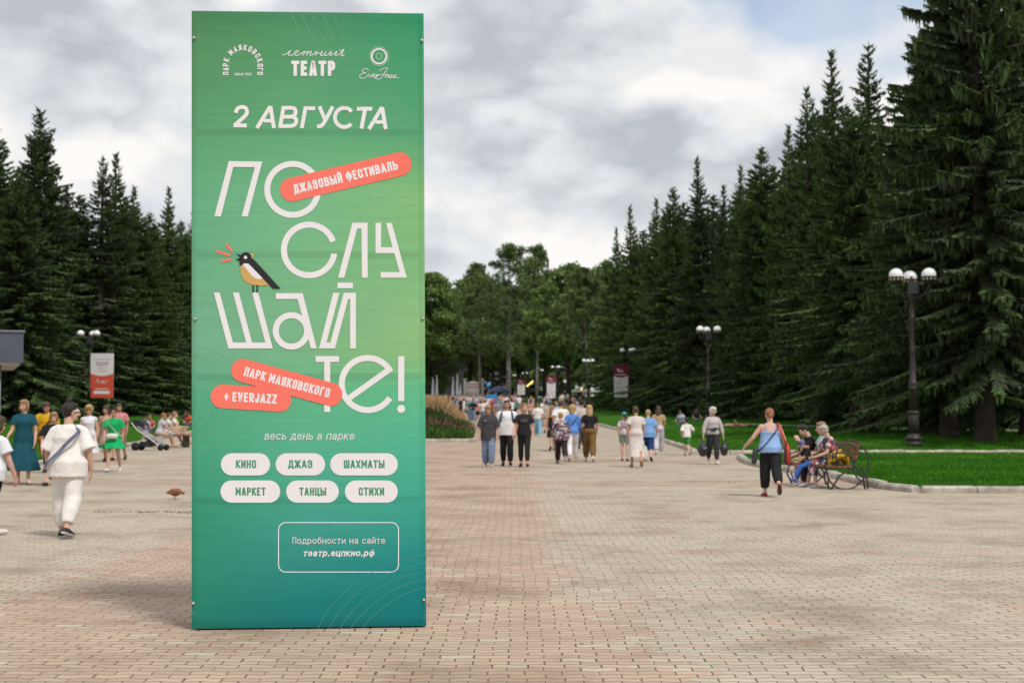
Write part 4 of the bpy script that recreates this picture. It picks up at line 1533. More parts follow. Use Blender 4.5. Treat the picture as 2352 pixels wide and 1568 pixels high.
class Body:
    """joints of a posed figure 1.70 m tall, facing +Y, pelvis at the origin"""
    def __init__(s, fem=True, g=1.0, lean=2, sit=False, legs=((18, 6), (-16, 22)), arms=((-14, 8, 18), (16, 8, 22)), head=(0, 0), foot=(8, -28), child=False, twist=0):
        s.fem, s.g, s.child = fem, g, child
        s.T = rotz(rad(twist)) @ rotx(-rad(lean))
        T = s.T
        hw = .082 * (.9 + .1 * g) if not child else .065
        sw = (.165 if fem else .188) * (.88 + .12 * g) * (.88 if child else 1)
        s.sw, s.hw = sw, hw
        s.neck = T @ V((0, 0, .505))
        s.hbase = T @ V((0, .005, .555))
        s.Rh = T @ rotz(rad(head[0])) @ rotx(-rad(head[1]))
        s.hc = s.hbase + s.Rh @ V((0, .02, .095))
        s.hs = 1.16 if child else 1.0
        s.leg, s.arm, s.foot = [], [], []
        for i, sd in enumerate((-1, 1)):
            a, k = [rad(x) for x in legs[i][:2]]
            ab = rad(legs[i][2]) if len(legs[i]) > 2 else rad(1.0)
            h = V((sd * hw, 0, -.03))
            kn = h + V((sd * math.sin(ab) , math.sin(a) * math.cos(ab), -math.cos(a) * math.cos(ab))) * .42
            an = kn + V((sd * math.sin(ab) * .1, math.sin(a - k), -math.cos(a - k))) * .41
            s.leg.append((h, kn, an))
            p = rad(foot[i])
            s.foot.append(V((sd * .12, math.cos(p), math.sin(p))).normalized())
            sh, b, e = [rad(x) for x in arms[i][:3]]
            inn = rad(arms[i][3]) if len(arms[i]) > 3 else rad(-4)
            S = T @ V((sd * sw, -.005, .415))
            ud = V((sd * math.sin(b), math.sin(sh) * math.cos(b), -math.cos(sh) * math.cos(b)))
            E = S + ud * .285
            b2 = inn
            fd = V((sd * math.sin(b2), math.sin(sh + e) * math.cos(b2), -math.cos(sh + e) * math.cos(b2)))
            Wp = E + fd * .245
            s.arm.append((S, E, Wp, fd))
        low = min(an.z - .075 + min(0, f.z * .16) for (_, _, an), f in zip(s.leg, s.foot))
        s.lift = -low

    # torso section: half widths at a height above the pelvis
    RINGS_F = [(-.10, .10, .085, 0), (-.05, .158, .118, -.012), (.02, .165, .122, -.016), (.09, .145, .108, -.006), (.16, .127, .096, .004), (.24, .135, .104, .010), (.32, .146, .118, .016), (.40, .145, .096, .002), (.445, .118, .075, -.008), (.482, .066, .060, -.006)]
    RINGS_M = [(-.10, .10, .085, 0), (-.05, .152, .112, -.006), (.02, .156, .114, -.006), (.09, .150, .112, 0), (.16, .148, .112, .004), (.24, .158, .118, .006), (.32, .172, .126, .008), (.40, .172, .108, .002), (.445, .138, .082, -.006), (.485, .072, .065, -.004)]

    def sec(s, z):
        R_ = s.RINGS_F if s.fem and not s.child else s.RINGS_M
        zs = [r[0] for r in R_]
        k = .80 if s.child else 1.0
        f = s.g if z < .36 else 1 + (s.g - 1) * .55
        return (float(np.interp(z, zs, [r[1] for r in R_])) * k * f, float(np.interp(z, zs, [r[2] for r in R_])) * k * f * (1 + (s.g - 1) * .35), float(np.interp(z, zs, [r[3] for r in R_])))

    def tring(s, z, e=0.0, n=20, ex=1.0):
        rx, ry, oy = s.sec(z)
        return [s.T @ V(((rx + e) * ex * math.cos(2 * math.pi * j / n), oy + (ry + e) * math.sin(2 * math.pi * j / n), z)) for j in range(n)]

    def body_mesh(s, fingers=True):
        mb = MB()
        g = s.g
        k = .78 if s.child else 1.0
        mb.rings([s.tring(z) for z in (-.10, -.05, .02, .09, .16, .24, .32, .40, .445, .485)])
        mb.tube([s.T @ V((0, -.012, .46)), s.hbase + s.Rh @ V((0, -.008, .02))], [.060 * (.9 + .1 * g) * k, .053 * k], 12)
        Rh, hc, h = s.Rh, s.hc, s.hs
        mb.ell(hc + Rh @ V((0, -.012, .022)) * h, (.074 * h, .093 * h, .092 * h), Rh)
        mb.ell(hc + Rh @ V((0, .020, -.040)) * h, (.058 * h, .070 * h, .072 * h), Rh)
        mb.ell(hc + Rh @ V((0, .060, -.082)) * h, (.030 * h, .026 * h, .024 * h), Rh)
        mb.tube([hc + Rh @ V((0, .078, .012)) * h, hc + Rh @ V((0, .106, -.030)) * h], [.010 * h, .016 * h], 8)
        for sd in (-1, 1):
            mb.ell(hc + Rh @ V((sd * .075, -.008, -.012)) * h, (.010, .020, .030), Rh, 8, 6)
            mb.ell(hc + Rh @ V((sd * .040, .058, -.030)) * h, (.026, .022, .026), Rh, 8, 6)
            mb.ell(hc + Rh @ V((sd * .032, .072, .030)) * h, (.028, .016, .010), Rh, 8, 6)
        lk = (.82 if s.child else 1.0)
        for i, sd in enumerate((-1, 1)):
            hp, kn, an = s.leg[i]
            gg = (.75 + .25 * g) * lk
            d = (an - kn)
            mb.tube([hp + V((0, 0, .02)), hp.lerp(kn, .35), hp.lerp(kn, .75), kn, kn + d * .25 + V((0, -.012, 0)), kn + d * .6, an], [.088 * gg * (1.05 if s.fem else 1), .080 * gg, .060 * gg, .052 * gg, .055 * gg, .042 * gg, .034 * gg], 12)
            f = s.foot[i]
            dn = V((0, -f.z, f.y)) * -1
            dn = V((0, f.z, -f.y)).normalized()
            heel = an - f * .045 + dn * .045
            mb.tube([heel, an + dn * .028 + f * .03, an + f * .10 + dn * .050, an + f * .165 + dn * .058], [(.032, .030), (.036, .042), (.042, .026), (.034, .016)], 10, ref=V((1, 0, 0)))
            S, E, Wp, fd = s.arm[i]
            ga = (.72 + .28 * g) * (.80 if s.child else 1.0) * (.94 if s.fem else 1.06)
            mb.ell(S, (.054 * ga, .054 * ga, .054 * ga))
            mb.tube([s.T @ V((sd * .05, -.01, .448)), S + V((-sd * .01, 0, .006))], [.036 * ga, .038 * ga], 10)
            mb.tube([S + V((0, 0, -.01)), S.lerp(E, .5), E, E.lerp(Wp, .3), Wp], [.052 * ga, .047 * ga, .039 * ga, .041 * ga, .027 * ga], 10)
            # hand
            ud = (E - S).normalized()
            wdir = V((0, 1, 0)) - fd * fd.y
            if wdir.length < .3: wdir = V((0, 0, 1)) - fd * fd.z
            wdir.normalize()                                  # thumb side
            nin = fd.cross(wdir) * (1 if sd < 0 else -1)
            if nin.x * sd > 0: nin = -nin                      # palm looks inwards
            c = .85 if s.child else 1.0
            hd = (fd + nin * .10).normalized()
            P0, P1 = Wp, Wp + hd * .085 * c
            mb.tube([P0 - fd * .01, Wp + hd * .03 * c, P1], [(.020 * c, .024 * c), (.037 * c, .016 * c), (.040 * c, .014 * c)], 10, ref=wdir)
            if fingers:
                for q, (off, ln) in enumerate(((.031, .070), (.0105, .080), (-.0105, .075), (-.031, .058))):
                    b0 = P1 + wdir * off * c - hd * .012
                    sp_ = wdir * (off * .22)
                    j1 = b0 + (hd * .95 + nin * .25).normalized() * (ln * .5 + .012) * c + sp_ * .4
                    j2 = j1 + (hd * .78 + nin * .62).normalized() * ln * .5 * c + sp_ * .3
                    mb.tube([b0, j1, j2], [.0088 * c, .0082 * c, .0066 * c], 8, ref=wdir)
                tb = Wp + hd * .025 * c + wdir * .026 * c
                t1 = tb + (hd * .72 + wdir * .62 + nin * .25).normalized() * .036 * c
                t2 = t1 + (hd * .92 + wdir * .15 + nin * .35).normalized() * .030 * c
                mb.tube([tb - wdir * .01, t1, t2], [.0125 * c, .0095 * c, .0075 * c], 8, ref=wdir)
            else:
                mb.tube([P1, P1 + (hd + nin * .3) * .07 * c], [(.036 * c, .012 * c), (.026 * c, .010 * c)], 8, ref=wdir)
        return mb

    def top(s, e=.016, hem=-.06, sleeve=.55, sl_e=.02, neck=.492, loose=0.0, strap=False):
        """tee, shirt, jumper or coat; sleeve 0..2 (1 = elbow, 2 = wrist)"""
        mb = MB()
        zs = [z for z in (-.5, -.42, -.34, -.26, -.18, -.10, -.05, .02, .09, .16, .24, .32, .40, .44) if z > hem + .01]
        zs = [hem] + zs
        rings = []
        rx0, ry0, oy0 = s.sec(.30)
        for z in zs:
            if strap and z > .37: continue
            zz = max(z, -.045)
            rx, ry, oy = s.sec(zz)
            q = sstep((.34 - z) / .30)
            ee = e + loose * q
            if loose:
                rx = max(rx, rx0 * .97 * q + rx * (1 - q))
                ry = max(ry, ry0 * .93 * q + ry * (1 - q))
            if s.fem and z < .2 and not loose: pass
            rings.append([s.T @ V(((rx + ee) * math.cos(2 * math.pi * j / 20), oy + (ry + ee) * math.sin(2 * math.pi * j / 20), z)) for j in range(20)])
        if not strap:
            for z, k in ((.452, 1.0), (neck, 1.0)):
                rx, ry, oy = s.sec(z)
                rings.append([s.T @ V(((rx + e * .9) * math.cos(2 * math.pi * j / 20), oy + (ry + e) * math.sin(2 * math.pi * j / 20), z)) for j in range(20)])
        else:
            for sd in (-1, 1):
                rx, ry, oy = s.sec(.36)
                mb.tube([s.T @ V((sd * .085, oy + ry + .004, .34)), s.T @ V((sd * .095, .03, .475)), s.T @ V((sd * .095, -.045, .478)), s.T @ V((sd * .085, oy - ry - .006, .34))], [(.020, .008)] * 4, 8, dome=False)
        mb.rings(rings)
        if sleeve > 0 and not strap:
            for i, sd in enumerate((-1, 1)):
                S, E, Wp, fd = s.arm[i]
                ga = (.72 + .28 * s.g) * (.80 if s.child else 1.0) * (.96 if s.fem else 1.08)
                P = [S + (s.T @ V((-sd * .07, 0, .022))), S + V((sd * .004, 0, -.004))]
                Q = [.054 * ga + sl_e * .45, .053 * ga + sl_e * .55]
                if sleeve <= 1:
                    P += [S.lerp(E, sleeve * .6), S.lerp(E, sleeve)]
                    Q += [.054 * ga + sl_e, .052 * ga + sl_e * 1.35]
                else:
                    f = sleeve - 1
                    P += [S.lerp(E, .5), E, E.lerp(Wp, f * .5), E.lerp(Wp, f)]
                    Q += [.050 * ga + sl_e, .044 * ga + sl_e, .041 * ga + sl_e * .9, .032 * ga + sl_e * .7]
                mb.tube(P, Q, 12, dome=False)
        return mb

    def trousers(s, to=1.92, w=.0, hi=.13, e=.016, flare=1.0):
        """to: 0..2 down the leg (1 = knee); w: extra width; flare: hem width factor"""
        mb = MB()
        mb.rings([[s.T @ (s.T.inverted() @ p) for p in s.tring(z, e + (w * .35 if z < 0 else 0))] for z in (-.095, -.05, .02, .07, hi)])
        lk = (.82 if s.child else 1.0)
        gg = (.75 + .25 * s.g) * lk
        for i in range(2):
            hp, kn, an = s.leg[i]
            f = to - 1
            P = [hp + V((0, 0, .02)), hp.lerp(kn, .35), hp.lerp(kn, min(1, to) * .8)]
            Q = [.092 * gg + e, .085 * gg + e + w * .5, .066 * gg + e + w * .8]
            if to > 1:
                P += [kn, kn.lerp(an, f * .5), kn.lerp(an, f)]
                Q += [.056 * gg + e + w, (.056 * gg + e) * (.96 + .04 * flare) + w * .95, (.040 * gg + e + w * .8) * flare]
            else:
                P += [hp.lerp(kn, to)]
                Q += [.066 * gg + e + w]
            mb.tube(P, Q, 12, dome=False)
        return mb

    def skirt(s, top=.12, hem=-.55, flare=.10, e=.014, bodice=None):
        mb = MB()
        rings = []
        sit = s.leg[0][1].y > .3
        n = 24
        for q in range(9):
            f = q / 8
            z = top + (hem - top) * f
            if z > -.04:
                rx, ry, oy = s.sec(z)
                rings.append([s.T @ V(((rx + e + .006) * math.cos(2 * math.pi * j / n), oy + (ry + e + .008) * math.sin(2 * math.pi * j / n), z)) for j in range(n)])
            else:
                rx, ry, oy = s.sec(-.04)
                d = (-.04 - z)
                k = flare * d / max(.05, -.04 - hem)
                y0 = y1 = oy
                pts = []
                for hp, kn, an in s.leg:
                    t = d / .42
                    p = hp.lerp(kn, min(1, t)) if t <= 1 else kn.lerp(an, min(1, t - 1))
                    pts.append(p)
                cy = (pts[0].y + pts[1].y) / 2
                sp_ = abs(pts[0].y - pts[1].y) / 2
                a = rx + e + .008 + k - .02 * min(1, d / .3)
                b = max(ry + e + k * .9 - .015, sp_ + .105 + k * .3)
                rings.append([V(((a + .020 * k / .1 * math.sin(j * 2.1) * f) * math.cos(2 * math.pi * j / n), oy * (1 - f) + cy * f + (b + .018 * k / .1 * math.cos(j * 1.7) * f) * math.sin(2 * math.pi * j / n), z)) for j in range(n)])
        mb.rings(rings)
        return mb

    def lap_skirt(s, e=.03, to=1.5):
        """skirt of a seated figure, over the thighs and hanging from the knees"""
        mb = MB()
        mb.rings([s.tring(z, e) for z in (-.095, -.03, .05, .13)])
        a, b = s.leg
        n = 18
        rings = []
        for t in (0, .35, .7, 1.0, 1.12, 1.3, to):
            p = [(l[0].lerp(l[1], t) if t <= 1 else l[1].lerp(l[2], t - 1)) for l in (a, b)]
            c = (p[0] + p[1]) / 2
            hw = (p[1] - p[0]).length / 2 + .085 + e
            dv = (a[1] - a[0]).normalized() if t < 1 else ((a[1] - a[0]).normalized().lerp((a[2] - a[1]).normalized(), min(1, (t - .98) / .25))).normalized()
            up = V((1, 0, 0)).cross(dv)
            th = .105 if t < .9 else .09
            rings.append([c + V((1, 0, 0)) * (hw * math.cos(2 * math.pi * j / n)) + up * (th * math.sin(2 * math.pi * j / n)) for j in range(n)])
        mb.rings(rings)
        return mb

    def shoe(s, i, tall=0):
        mb = MB()
        an, f = s.leg[i][2], s.foot[i]
        k = .82 if s.child else 1.0
        dn = V((0, f.z, -f.y)).normalized()
        mb.tube([an - f * .055 + dn * .040, an + dn * .030 + f * .02, an + f * .095 + dn * .046, an + f * .16 + dn * .054, an + f * .188 + dn * .060], [(.038 * k, .040), (.042 * k, .046), (.050 * k, .034), (.044 * k, .026), (.026 * k, .016)], 12)
        return mb

    def sole(s, i):
        mb = MB()
        an, f = s.leg[i][2], s.foot[i]
        dn = V((0, f.z, -f.y)).normalized()
        k = .82 if s.child else 1.0
        mb.tube([an - f * .075 + dn * .066, an + f * .03 + dn * .068, an + f * .12 + dn * .070, an + f * .185 + dn * .070], [(.036 * k, .013), (.040 * k, .013), (.050 * k, .013), (.034 * k, .012)], 12)
        return mb

    def hair(s, style):
        mb = MB()
        R_, c, h = s.Rh, s.hc, s.hs
        L = lambda x, y, z: c + R_ @ (V((x, y, z)) * h)
        big = dict(short=.005, bob=.014, long=.012, bun=.007, tail=.007, curly=.028, crop=.003, knot=.007).get(style, 0)
        mb.ell(L(0, -.030, .036), ((.082 + big) * h, (.090 + big) * h, (.088 + big) * h), R_, 16, 11)
        mb.ell(L(0, .015, .086), ((.066 + big) * h, (.066 + big) * h, (.034 + big) * h), R_)
        if style in ('short', 'crop', 'bun', 'tail', 'knot'):
            mb.ell(L(0, -.055, -.025), (.066 * h, .050 * h, .052 * h), R_)
        if style == 'bob':
            for sd in (-1, 1):
                mb.tube([L(sd * .07, -.01, .03), L(sd * .082, -.012, -.03), L(sd * .074, -.01, -.085)], [.030, .032, .018], 10)
            mb.tube([L(0, -.07, .02), L(0, -.078, -.05), L(0, -.07, -.10)], [(.075, .04), (.075, .038), (.058, .028)], 12)
        if style == 'curly':
            r = random.Random(5)
            for q in range(46):
                a, b = r.uniform(0, 6.28), r.uniform(-.75, 1.2)
                d = V((math.cos(a) * math.cos(b), math.sin(a) * math.cos(b), math.sin(b)))
                if d.y > .35 and d.z < .5: continue
                mb.ell(L(d.x * .088, -.02 + d.y * .092, .020 + d.z * .10), (.034, .034, .034), None, 8, 6)
            mb.tube([L(0, -.08, 0), L(0, -.085, -.10)], [(.075, .045), (.07, .035)], 12)
        if style == 'long':
            for sd in (-1, 1):
                mb.tube([L(sd * .062, -.02, .05), L(sd * .078, -.03, -.04), L(sd * .075, -.035, -.13), L(sd * .06, -.03, -.21)], [.026, .028, .026, .014], 10)
            mb.tube([L(0, -.085, .03), L(0, -.095, -.06), L(0, -.10, -.17), L(0, -.105, -.26)], [(.072, .036), (.080, .034), (.078, .028), (.045, .014)], 14)
        if style == 'tail':
            mb.tube([L(0, -.115, .03), L(0, -.15, -.02), L(0, -.145, -.12), L(0, -.13, -.20)], [.026, .034, .028, .010], 10)
        if style == 'bun':
            mb.ell(L(0, -.115, -.035), (.036, .034, .036), R_)
        if style == 'knot':
            mb.ell(L(0, -.035, .150), (.042, .042, .040), R_)
            mb.ell(L(.01, -.03, .120), (.030, .030, .024), R_)
        return mb


def band(body, pts_fn, half, th, name, m, parent=None, n=40, closed=True):
    """flat webbing that follows a loop of points with outward directions"""
    mb = MB()
    rings = []
    P = [pts_fn(i / n) for i in range(n + (0 if closed else 1))]
    N_ = len(P)
    for i, (p, out) in enumerate(P):
        t = (P[(i + 1) % N_][0] - P[i - 1][0]) if closed or 0 < i < N_ - 1 else (P[min(i + 1, N_ - 1)][0] - P[max(i - 1, 0)][0])
        t.normalize()
        b = t.cross(out).normalized()
        rings.append([p - b * half, p + b * half, p + b * half + out * th, p - b * half + out * th])
    if closed:
        rings.append(rings[0])
        mb.rings(rings, False)
    else:
        mb.rings(rings)
    return mb.build(name, m, parent, False)


def cross_strap(body, side, lo=-.12, hi=.478, e=.05):
    """loop from one shoulder round to the other hip"""
    def f(t):
        a = 2 * math.pi * t
        c = (1 + math.cos(a)) / 2                  # 1 at the hip, 0 at the shoulder
        z = hi + (lo - hi) * c
        rx, ry, oy = body.sec(max(-.05, min(z, .47)))
        top = sstep((z - .40) / .08)
        x = side * math.cos(a) * (rx + e) * (1 - top) + (-side) * .105 * top
        y = oy + math.sin(a) * (ry + e) * (1 - .35 * top)
        p = body.T @ V((x, y, z))
        out = (body.T @ V((x, y - oy, 0 + .10 * top))).normalized()
        return p, out
    return f


CLOTH_VOX = .013
ROOTS = {}


def person(key, px, py, Hm, face, label, body, skin=0, hair=('short', 'brown'), wear=(), shoes=None, fine=False, group=None, cat="person", at=None, z=None, extras=True, eyes=None, sole=None, vox=None):
    """px, py: where the feet stand in the picture; face: heading in degrees, 0 = away from the camera, 90 = towards the right"""
    p = V(at) if at is not None else on_ground(px, py)
    if z is not None: p.z = z
    k = Hm / 1.70
    fv = vox or (.0075 if fine else .0095)
    mb = body.body_mesh(True)
    root = mb.build("person", SKIN[skin])
    fuse(root, fv, 1)
    root.location = p
    root.rotation_euler = (0, 0, -rad(face))
    root.scale = (k, k, k)
    tag(root, label, cat, group)
    # shift the figure so that it stands on the ground
    for v in root.data.vertices: v.co.z += body.lift
    def child(name, m_, mt, voxel=CLOTH_VOX, smooth=2, wr=0.0, size=.16):
        o = m_.build(name, mt, root)
        for v in o.data.vertices: v.co.z += body.lift
        if voxel:
            fuse(o, voxel, smooth, wr, size)
        return o
    for it in wear:
        nm, m_, mt = it[:3]
        wr = .75 * it[3] if len(it) > 3 else .014
        child(nm, m_, mt, CLOTH_VOX if fine else .014, 2, wr)
    if hair:
        child("hair", body.hair(hair[0]), hair_mat(hair[1]), .010, 1, .012, .035)
    if shoes:
        for i in range(2):
            so = child("shoe", body.shoe(i), shoes, .010, 1)
            if sole:
                m2 = body.sole(i).build("sole", sole, so)
                for v in m2.data.vertices: v.co.z += body.lift
    if eyes is not None:
        R_, c, h = body.Rh, body.hc, body.hs
        if eyes == 'sun':
            m2 = MB()
            for sd in (-1, 1):
                m2.tube([c + R_ @ V((sd * .012, .088, .012)) * h, c + R_ @ V((sd * .055, .082, .012)) * h], [(.004, .019)] * 2, 10, ref=R_ @ V((0, 1, 0)))
                m2.tube([c + R_ @ V((sd * .064, .074, .018)) * h, c + R_ @ V((sd * .080, -.01, .014)) * h], [.004] * 2, 6)
            m2.tube([c + R_ @ V((-.02, .094, .018)) * h, c + R_ @ V((.02, .094, .018)) * h], [.004] * 2, 6)
            child("sunglasses", m2, mat("dark_lens", (.02, .018, .02), .15, .1, 5, spec=.6), None)
        elif eyes == 'white':
            m2 = MB()
            for sd in (-1, 1):
                m2.tube([c + R_ @ V((sd * .012, .088, .012)) * h, c + R_ @ V((sd * .055, .082, .012)) * h], [(.006, .021)] * 2, 10, ref=R_ @ V((0, 1, 0)))
                m2.tube([c + R_ @ V((sd * .064, .074, .018)) * h, c + R_ @ V((sd * .083, .0, .014)) * h], [(.004, .010)] * 2, 6)
            child("sunglasses", m2, mat("pale_frame", (.62, .60, .60), .3, .1, 5), None)
        else:
            for sd in (-1, 1):
                m2 = MB()
                m2.ell(c + R_ @ V((sd * .032, .0795, .010)) * h, (.0125, .006, .0065), R_, 10, 7)
                child("eye", m2, mat("eye_dark", (.05, .035, .03), .3, .1), None)
                m2 = MB()
                m2.tube([c + R_ @ V((sd * .016, .084, .030)) * h, c + R_ @ V((sd * .034, .084, .034)) * h, c + R_ @ V((sd * .05, .074, .029)) * h], [.0045, .005, .003], 6)
                child("eyebrow", m2, hair_mat(hair[1] if hair else 'brown'), None)
        m2 = MB()
        m2.ell(c + R_ @ V((0, .083, -.068)) * h, (.024, .010, .0075), R_, 10, 7)
        child("mouth", m2, mat("lips", (.36, .12, .10), .5, .1), None)
    ROOTS[key] = (root, body, k)
    return root


def on_person(key, mb_or_obj):
    """put a thing that someone carries where they carry it"""
    root, body, k = ROOTS[key]
    o = mb_or_obj
    o.location, o.rotation_euler, o.scale = root.location.copy(), root.rotation_euler.copy(), root.scale.copy()
    o.location.z += body.lift * k
    return o


STROLL = dict(legs=((20, 6), (-16, 20)), foot=(10, -26))
STROLL2 = dict(legs=((-16, 20), (20, 6)), foot=(-26, 10))
STAND = dict(legs=((4, 4), (-4, 6)), foot=(0, 0), arms=((-3, 8, 14), (4, 8, 12)))

WHITE = cloth("white_cotton", (.74, .71, .69))
BLACK = cloth("black_cotton", (.020, .019, .022))
CREAM = cloth("cream_knit", (.72, .67, .62))
SNK = mat("white_trainer", (.72, .70, .68), .6, .15, 12)
BSH = mat("black_shoe", (.022, .022, .026), .5, .2, 12)
RSOLE = mat("rubber_sole", (.62, .60, .58), .7, .2, 20)

# -- left side ---------------------------------------------------------
b = Body(True, 1.24, 1, legs=((6, 4), (-12, 18)), foot=(2, -14), arms=((4, 22, 16, 4), (-6, 22, 20, 2)), head=(-52, 2))
person("white", 154, 1233, 1.60, 2, "dark-haired person with a top knot in a white tee and white trousers seen from behind", b, 0, ('knot', 'dark'),
       [("trousers", b.trousers(1.84, .032, .10, .02, .84), cloth("white_jersey", (.74, .70, .67)), .03), ("shirt", b.top(.028, -.17, .92, .040, .492, .03), cloth("white_jersey_top", (.76, .725, .69)), .034)], BSH, True, eyes='white', sole=RSOLE)
st = band(b, cross_strap(b, -1, -.10, .487, .098), .022, .006, "strap", mat("blue_white_webbing", (.035, .05, .13), .7, .3, 60, col2=(.22, .24, .34)), None, 56)
bag = empty("shoulder_bag")
tag(bag, "bag on a blue and white strap across the back of the person in white", "bag")
st.parent = bag
m2 = MB(); m2.tube([V((-.20, .27, -.06)), V((-.20, .27, -.20))], [(.11, .05), (.10, .05)], 12, ref=V((1, 0, 0)))
m2.build("pouch", mat("navy_bag", (.03, .035, .07), .7, .2), bag)
on_person("white", bag)

b = Body(True, 1.05, 0, legs=((14, 10), (-6, 14)), foot=(4, -12), arms=((6, 12, 12), (10, 14, 55, 20)), head=(-30, 4))
person("teal", 53, 1112, 1.72, 158, "woman in a long dark teal button-front dress with short sleeves walking", b, 0, ('bob', 'sand'),
       [("dress", b.skirt(.10, -.66, .17, .016), cloth("teal_cotton", (.012, .075, .105)), .03), ("bodice", b.top(.022, .02, .55, .024), cloth("teal_cotton", (.012, .075, .105)), .018)], mat("pale_sandal", (.55, .45, .36), .6, .1), eyes='plain')
b = Body(False, 1.08, 3, **STROLL, arms=((2, 10, 70, -8), (8, 8, 78, -10)), head=(0, 24))
person("yellow", 106, 1086, 1.76, 175, "man in a mustard yellow tee with a dark strap, looking down at his hands", b, 1, ('short', 'brown'),
       [("shorts", b.trousers(.9, .03), cloth("orange_shorts", (.50, .15, .03)), .02), ("shirt", b.top(.02, -.12, .6, .03, .492, .02), cloth("mustard_tee", (.62, .36, .02)), .022)], BSH, eyes='plain')
st = band(b, cross_strap(b, 1, -.10, .48, .066), .02, .006, "strap", BLACK, None, 48)
bag = empty("shoulder_bag"); tag(bag, "dark bag slung across the man in the mustard tee", "bag"); st.parent = bag
m2 = MB(); m2.tube([V((.27, .04, -.10)), V((.28, .04, -.26))], [(.05, .11), (.05, .10)], 12); m2.build("pouch", BLACK, bag); on_person("yellow", bag)
b = Body(False, 1.15, 2, **STROLL2, arms=((4, 10, 30), (6, 10, 20)), head=(14, 10))
person("kid", 122, 1115, 1.50, 178, "short person in black clothes and trainers half hidden behind the one in white", b, 2, ('bob', 'sand'),
       [("shorts", b.trousers(.95, .03), BLACK, .02), ("shirt", b.top(.02, -.12, .7, .03), BLACK, .02)], BSH, eyes='plain')
b = Body(True, 1.0, 1, **STROLL, arms=((-6, 10, 10), (8, 10, 14)), head=(10, 4))
person("sleeveless", 203, 1079, 1.67, 180, "curly blonde woman with sunglasses in a sleeveless white dress", b, 2, ('curly', 'blond'),
       [("dress", b.skirt(.10, -.48, .12, .016), cloth("white_linen", (.70, .70, .74)), .024), ("bodice", b.top(.016, .06, .12, .01), cloth("white_linen", (.70, .70, .74)), .015)], mat("beige_shoe", (.5, .4, .32), .6, .1), eyes='sun')
b = Body(True, .98, 1, **STROLL2, arms=((-12, 12, 12), (12, 12, 16)), head=(4, 2))
person("green", 260, 1083, 1.60, 178, "woman in a short bright green puff-sleeved dress with sunglasses", b, 0, ('bun', 'dark'),
       [("dress", b.skirt(.12, -.30, .16, .016), cloth("bright_green_cotton", (.012, .38, .12)), .026), ("bodice", b.top(.016, .08, .62, .045), cloth("bright_green_cotton", (.012, .38, .12)), .024)], SNK, eyes='sun')
st = band(b, cross_strap(b, -1, .02, .482, .052), .007, .004, "strap", mat("white_leather", (.7, .68, .64), .5, .1), None, 44)
bag = empty("shoulder_bag"); tag(bag, "small white crossbody bag worn by the woman in bright green", "bag"); st.parent = bag
m2 = MB(); m2.tube([V((-.10, .205, .03)), V((.10, .205, .03))], [(.04, .07), (.04, .07)], 12, ref=V((0, 1, 0))); m2.build("pouch", mat("white_leather", (.7, .68, .64), .5, .1), bag); on_person("green", bag)
b = Body(True, .98, 2, **STROLL, arms=((10, 12, 20), (-10, 10, 10)), head=(-20, 5))
person("behindgreen", 243, 1061, 1.68, 176, "brown-haired woman in a beige strappy top half hidden behind the green dress", b, 1, ('long', 'brown'),
       [("skirt", b.skirt(.12, -.40, .08), cloth("dusky_skirt", (.30, .18, .15))), ("shirt", b.top(.014, -.02, 0, .01, .492, 0, True), cloth("beige_top", (.42, .31, .24)))], BSH, eyes='plain')
b = Body(False, 1.05, 2, **STROLL2, head=(24, 12))
person("redpack", 272, 1057, 1.75, 182, "man carrying a red backpack behind the woman in bright green", b, 1, ('short', 'brown'),
       [("trousers", b.trousers(1.2, .03), cloth("khaki", (.26, .20, .13))), ("shirt", b.top(.02, -.1, .6, .03), cloth("pink_tee", (.55, .22, .24)))], BSH, eyes='plain')
bp = empty("backpack"); tag(bp, "red backpack on the man's back behind the bright green dress", "backpack")
m2 = MB(); m2.tube([V((.06, -.22, .10)), V((.06, -.24, .25)), V((.06, -.21, .42))], [(.17, .10), (.18, .11), (.14, .07)], 14); m2.build("pack", mat("red_nylon", (.45, .02, .03), .6, .2, 8, .3, 30), bp)
m2 = MB(); m2.tube([V((.13, -.10, .44)), V((.13, .02, .49)), V((.14, .13, .36)), V((.15, .10, .16)), V((.15, -.12, .12))], [(.02, .008)] * 5, 8, dome=False); m2.build("strap", mat("red_nylon", (.45, .02, .03), .6, .2, 8, .3, 30), bp)
on_person("redpack", bp)
b = Body(True, 1.12, 6, legs=((18, 8), (-14, 18)), foot=(6, -20), arms=((4, 12, 14), (12, 16, 10, 2)), head=(0, 6))
person("edge", -22, 1232, 1.46, 30, "person in a white tee and black shorts cut by the frame's left edge", b, 2, ('bob', 'brown'),
       [("shorts", b.trousers(.72, .03), BLACK, .02), ("shirt", b.top(.026, -.14, .62, .036, .492, .03), cloth("bluish_white_tee", (.70, .71, .76)), .024)], SNK, True)

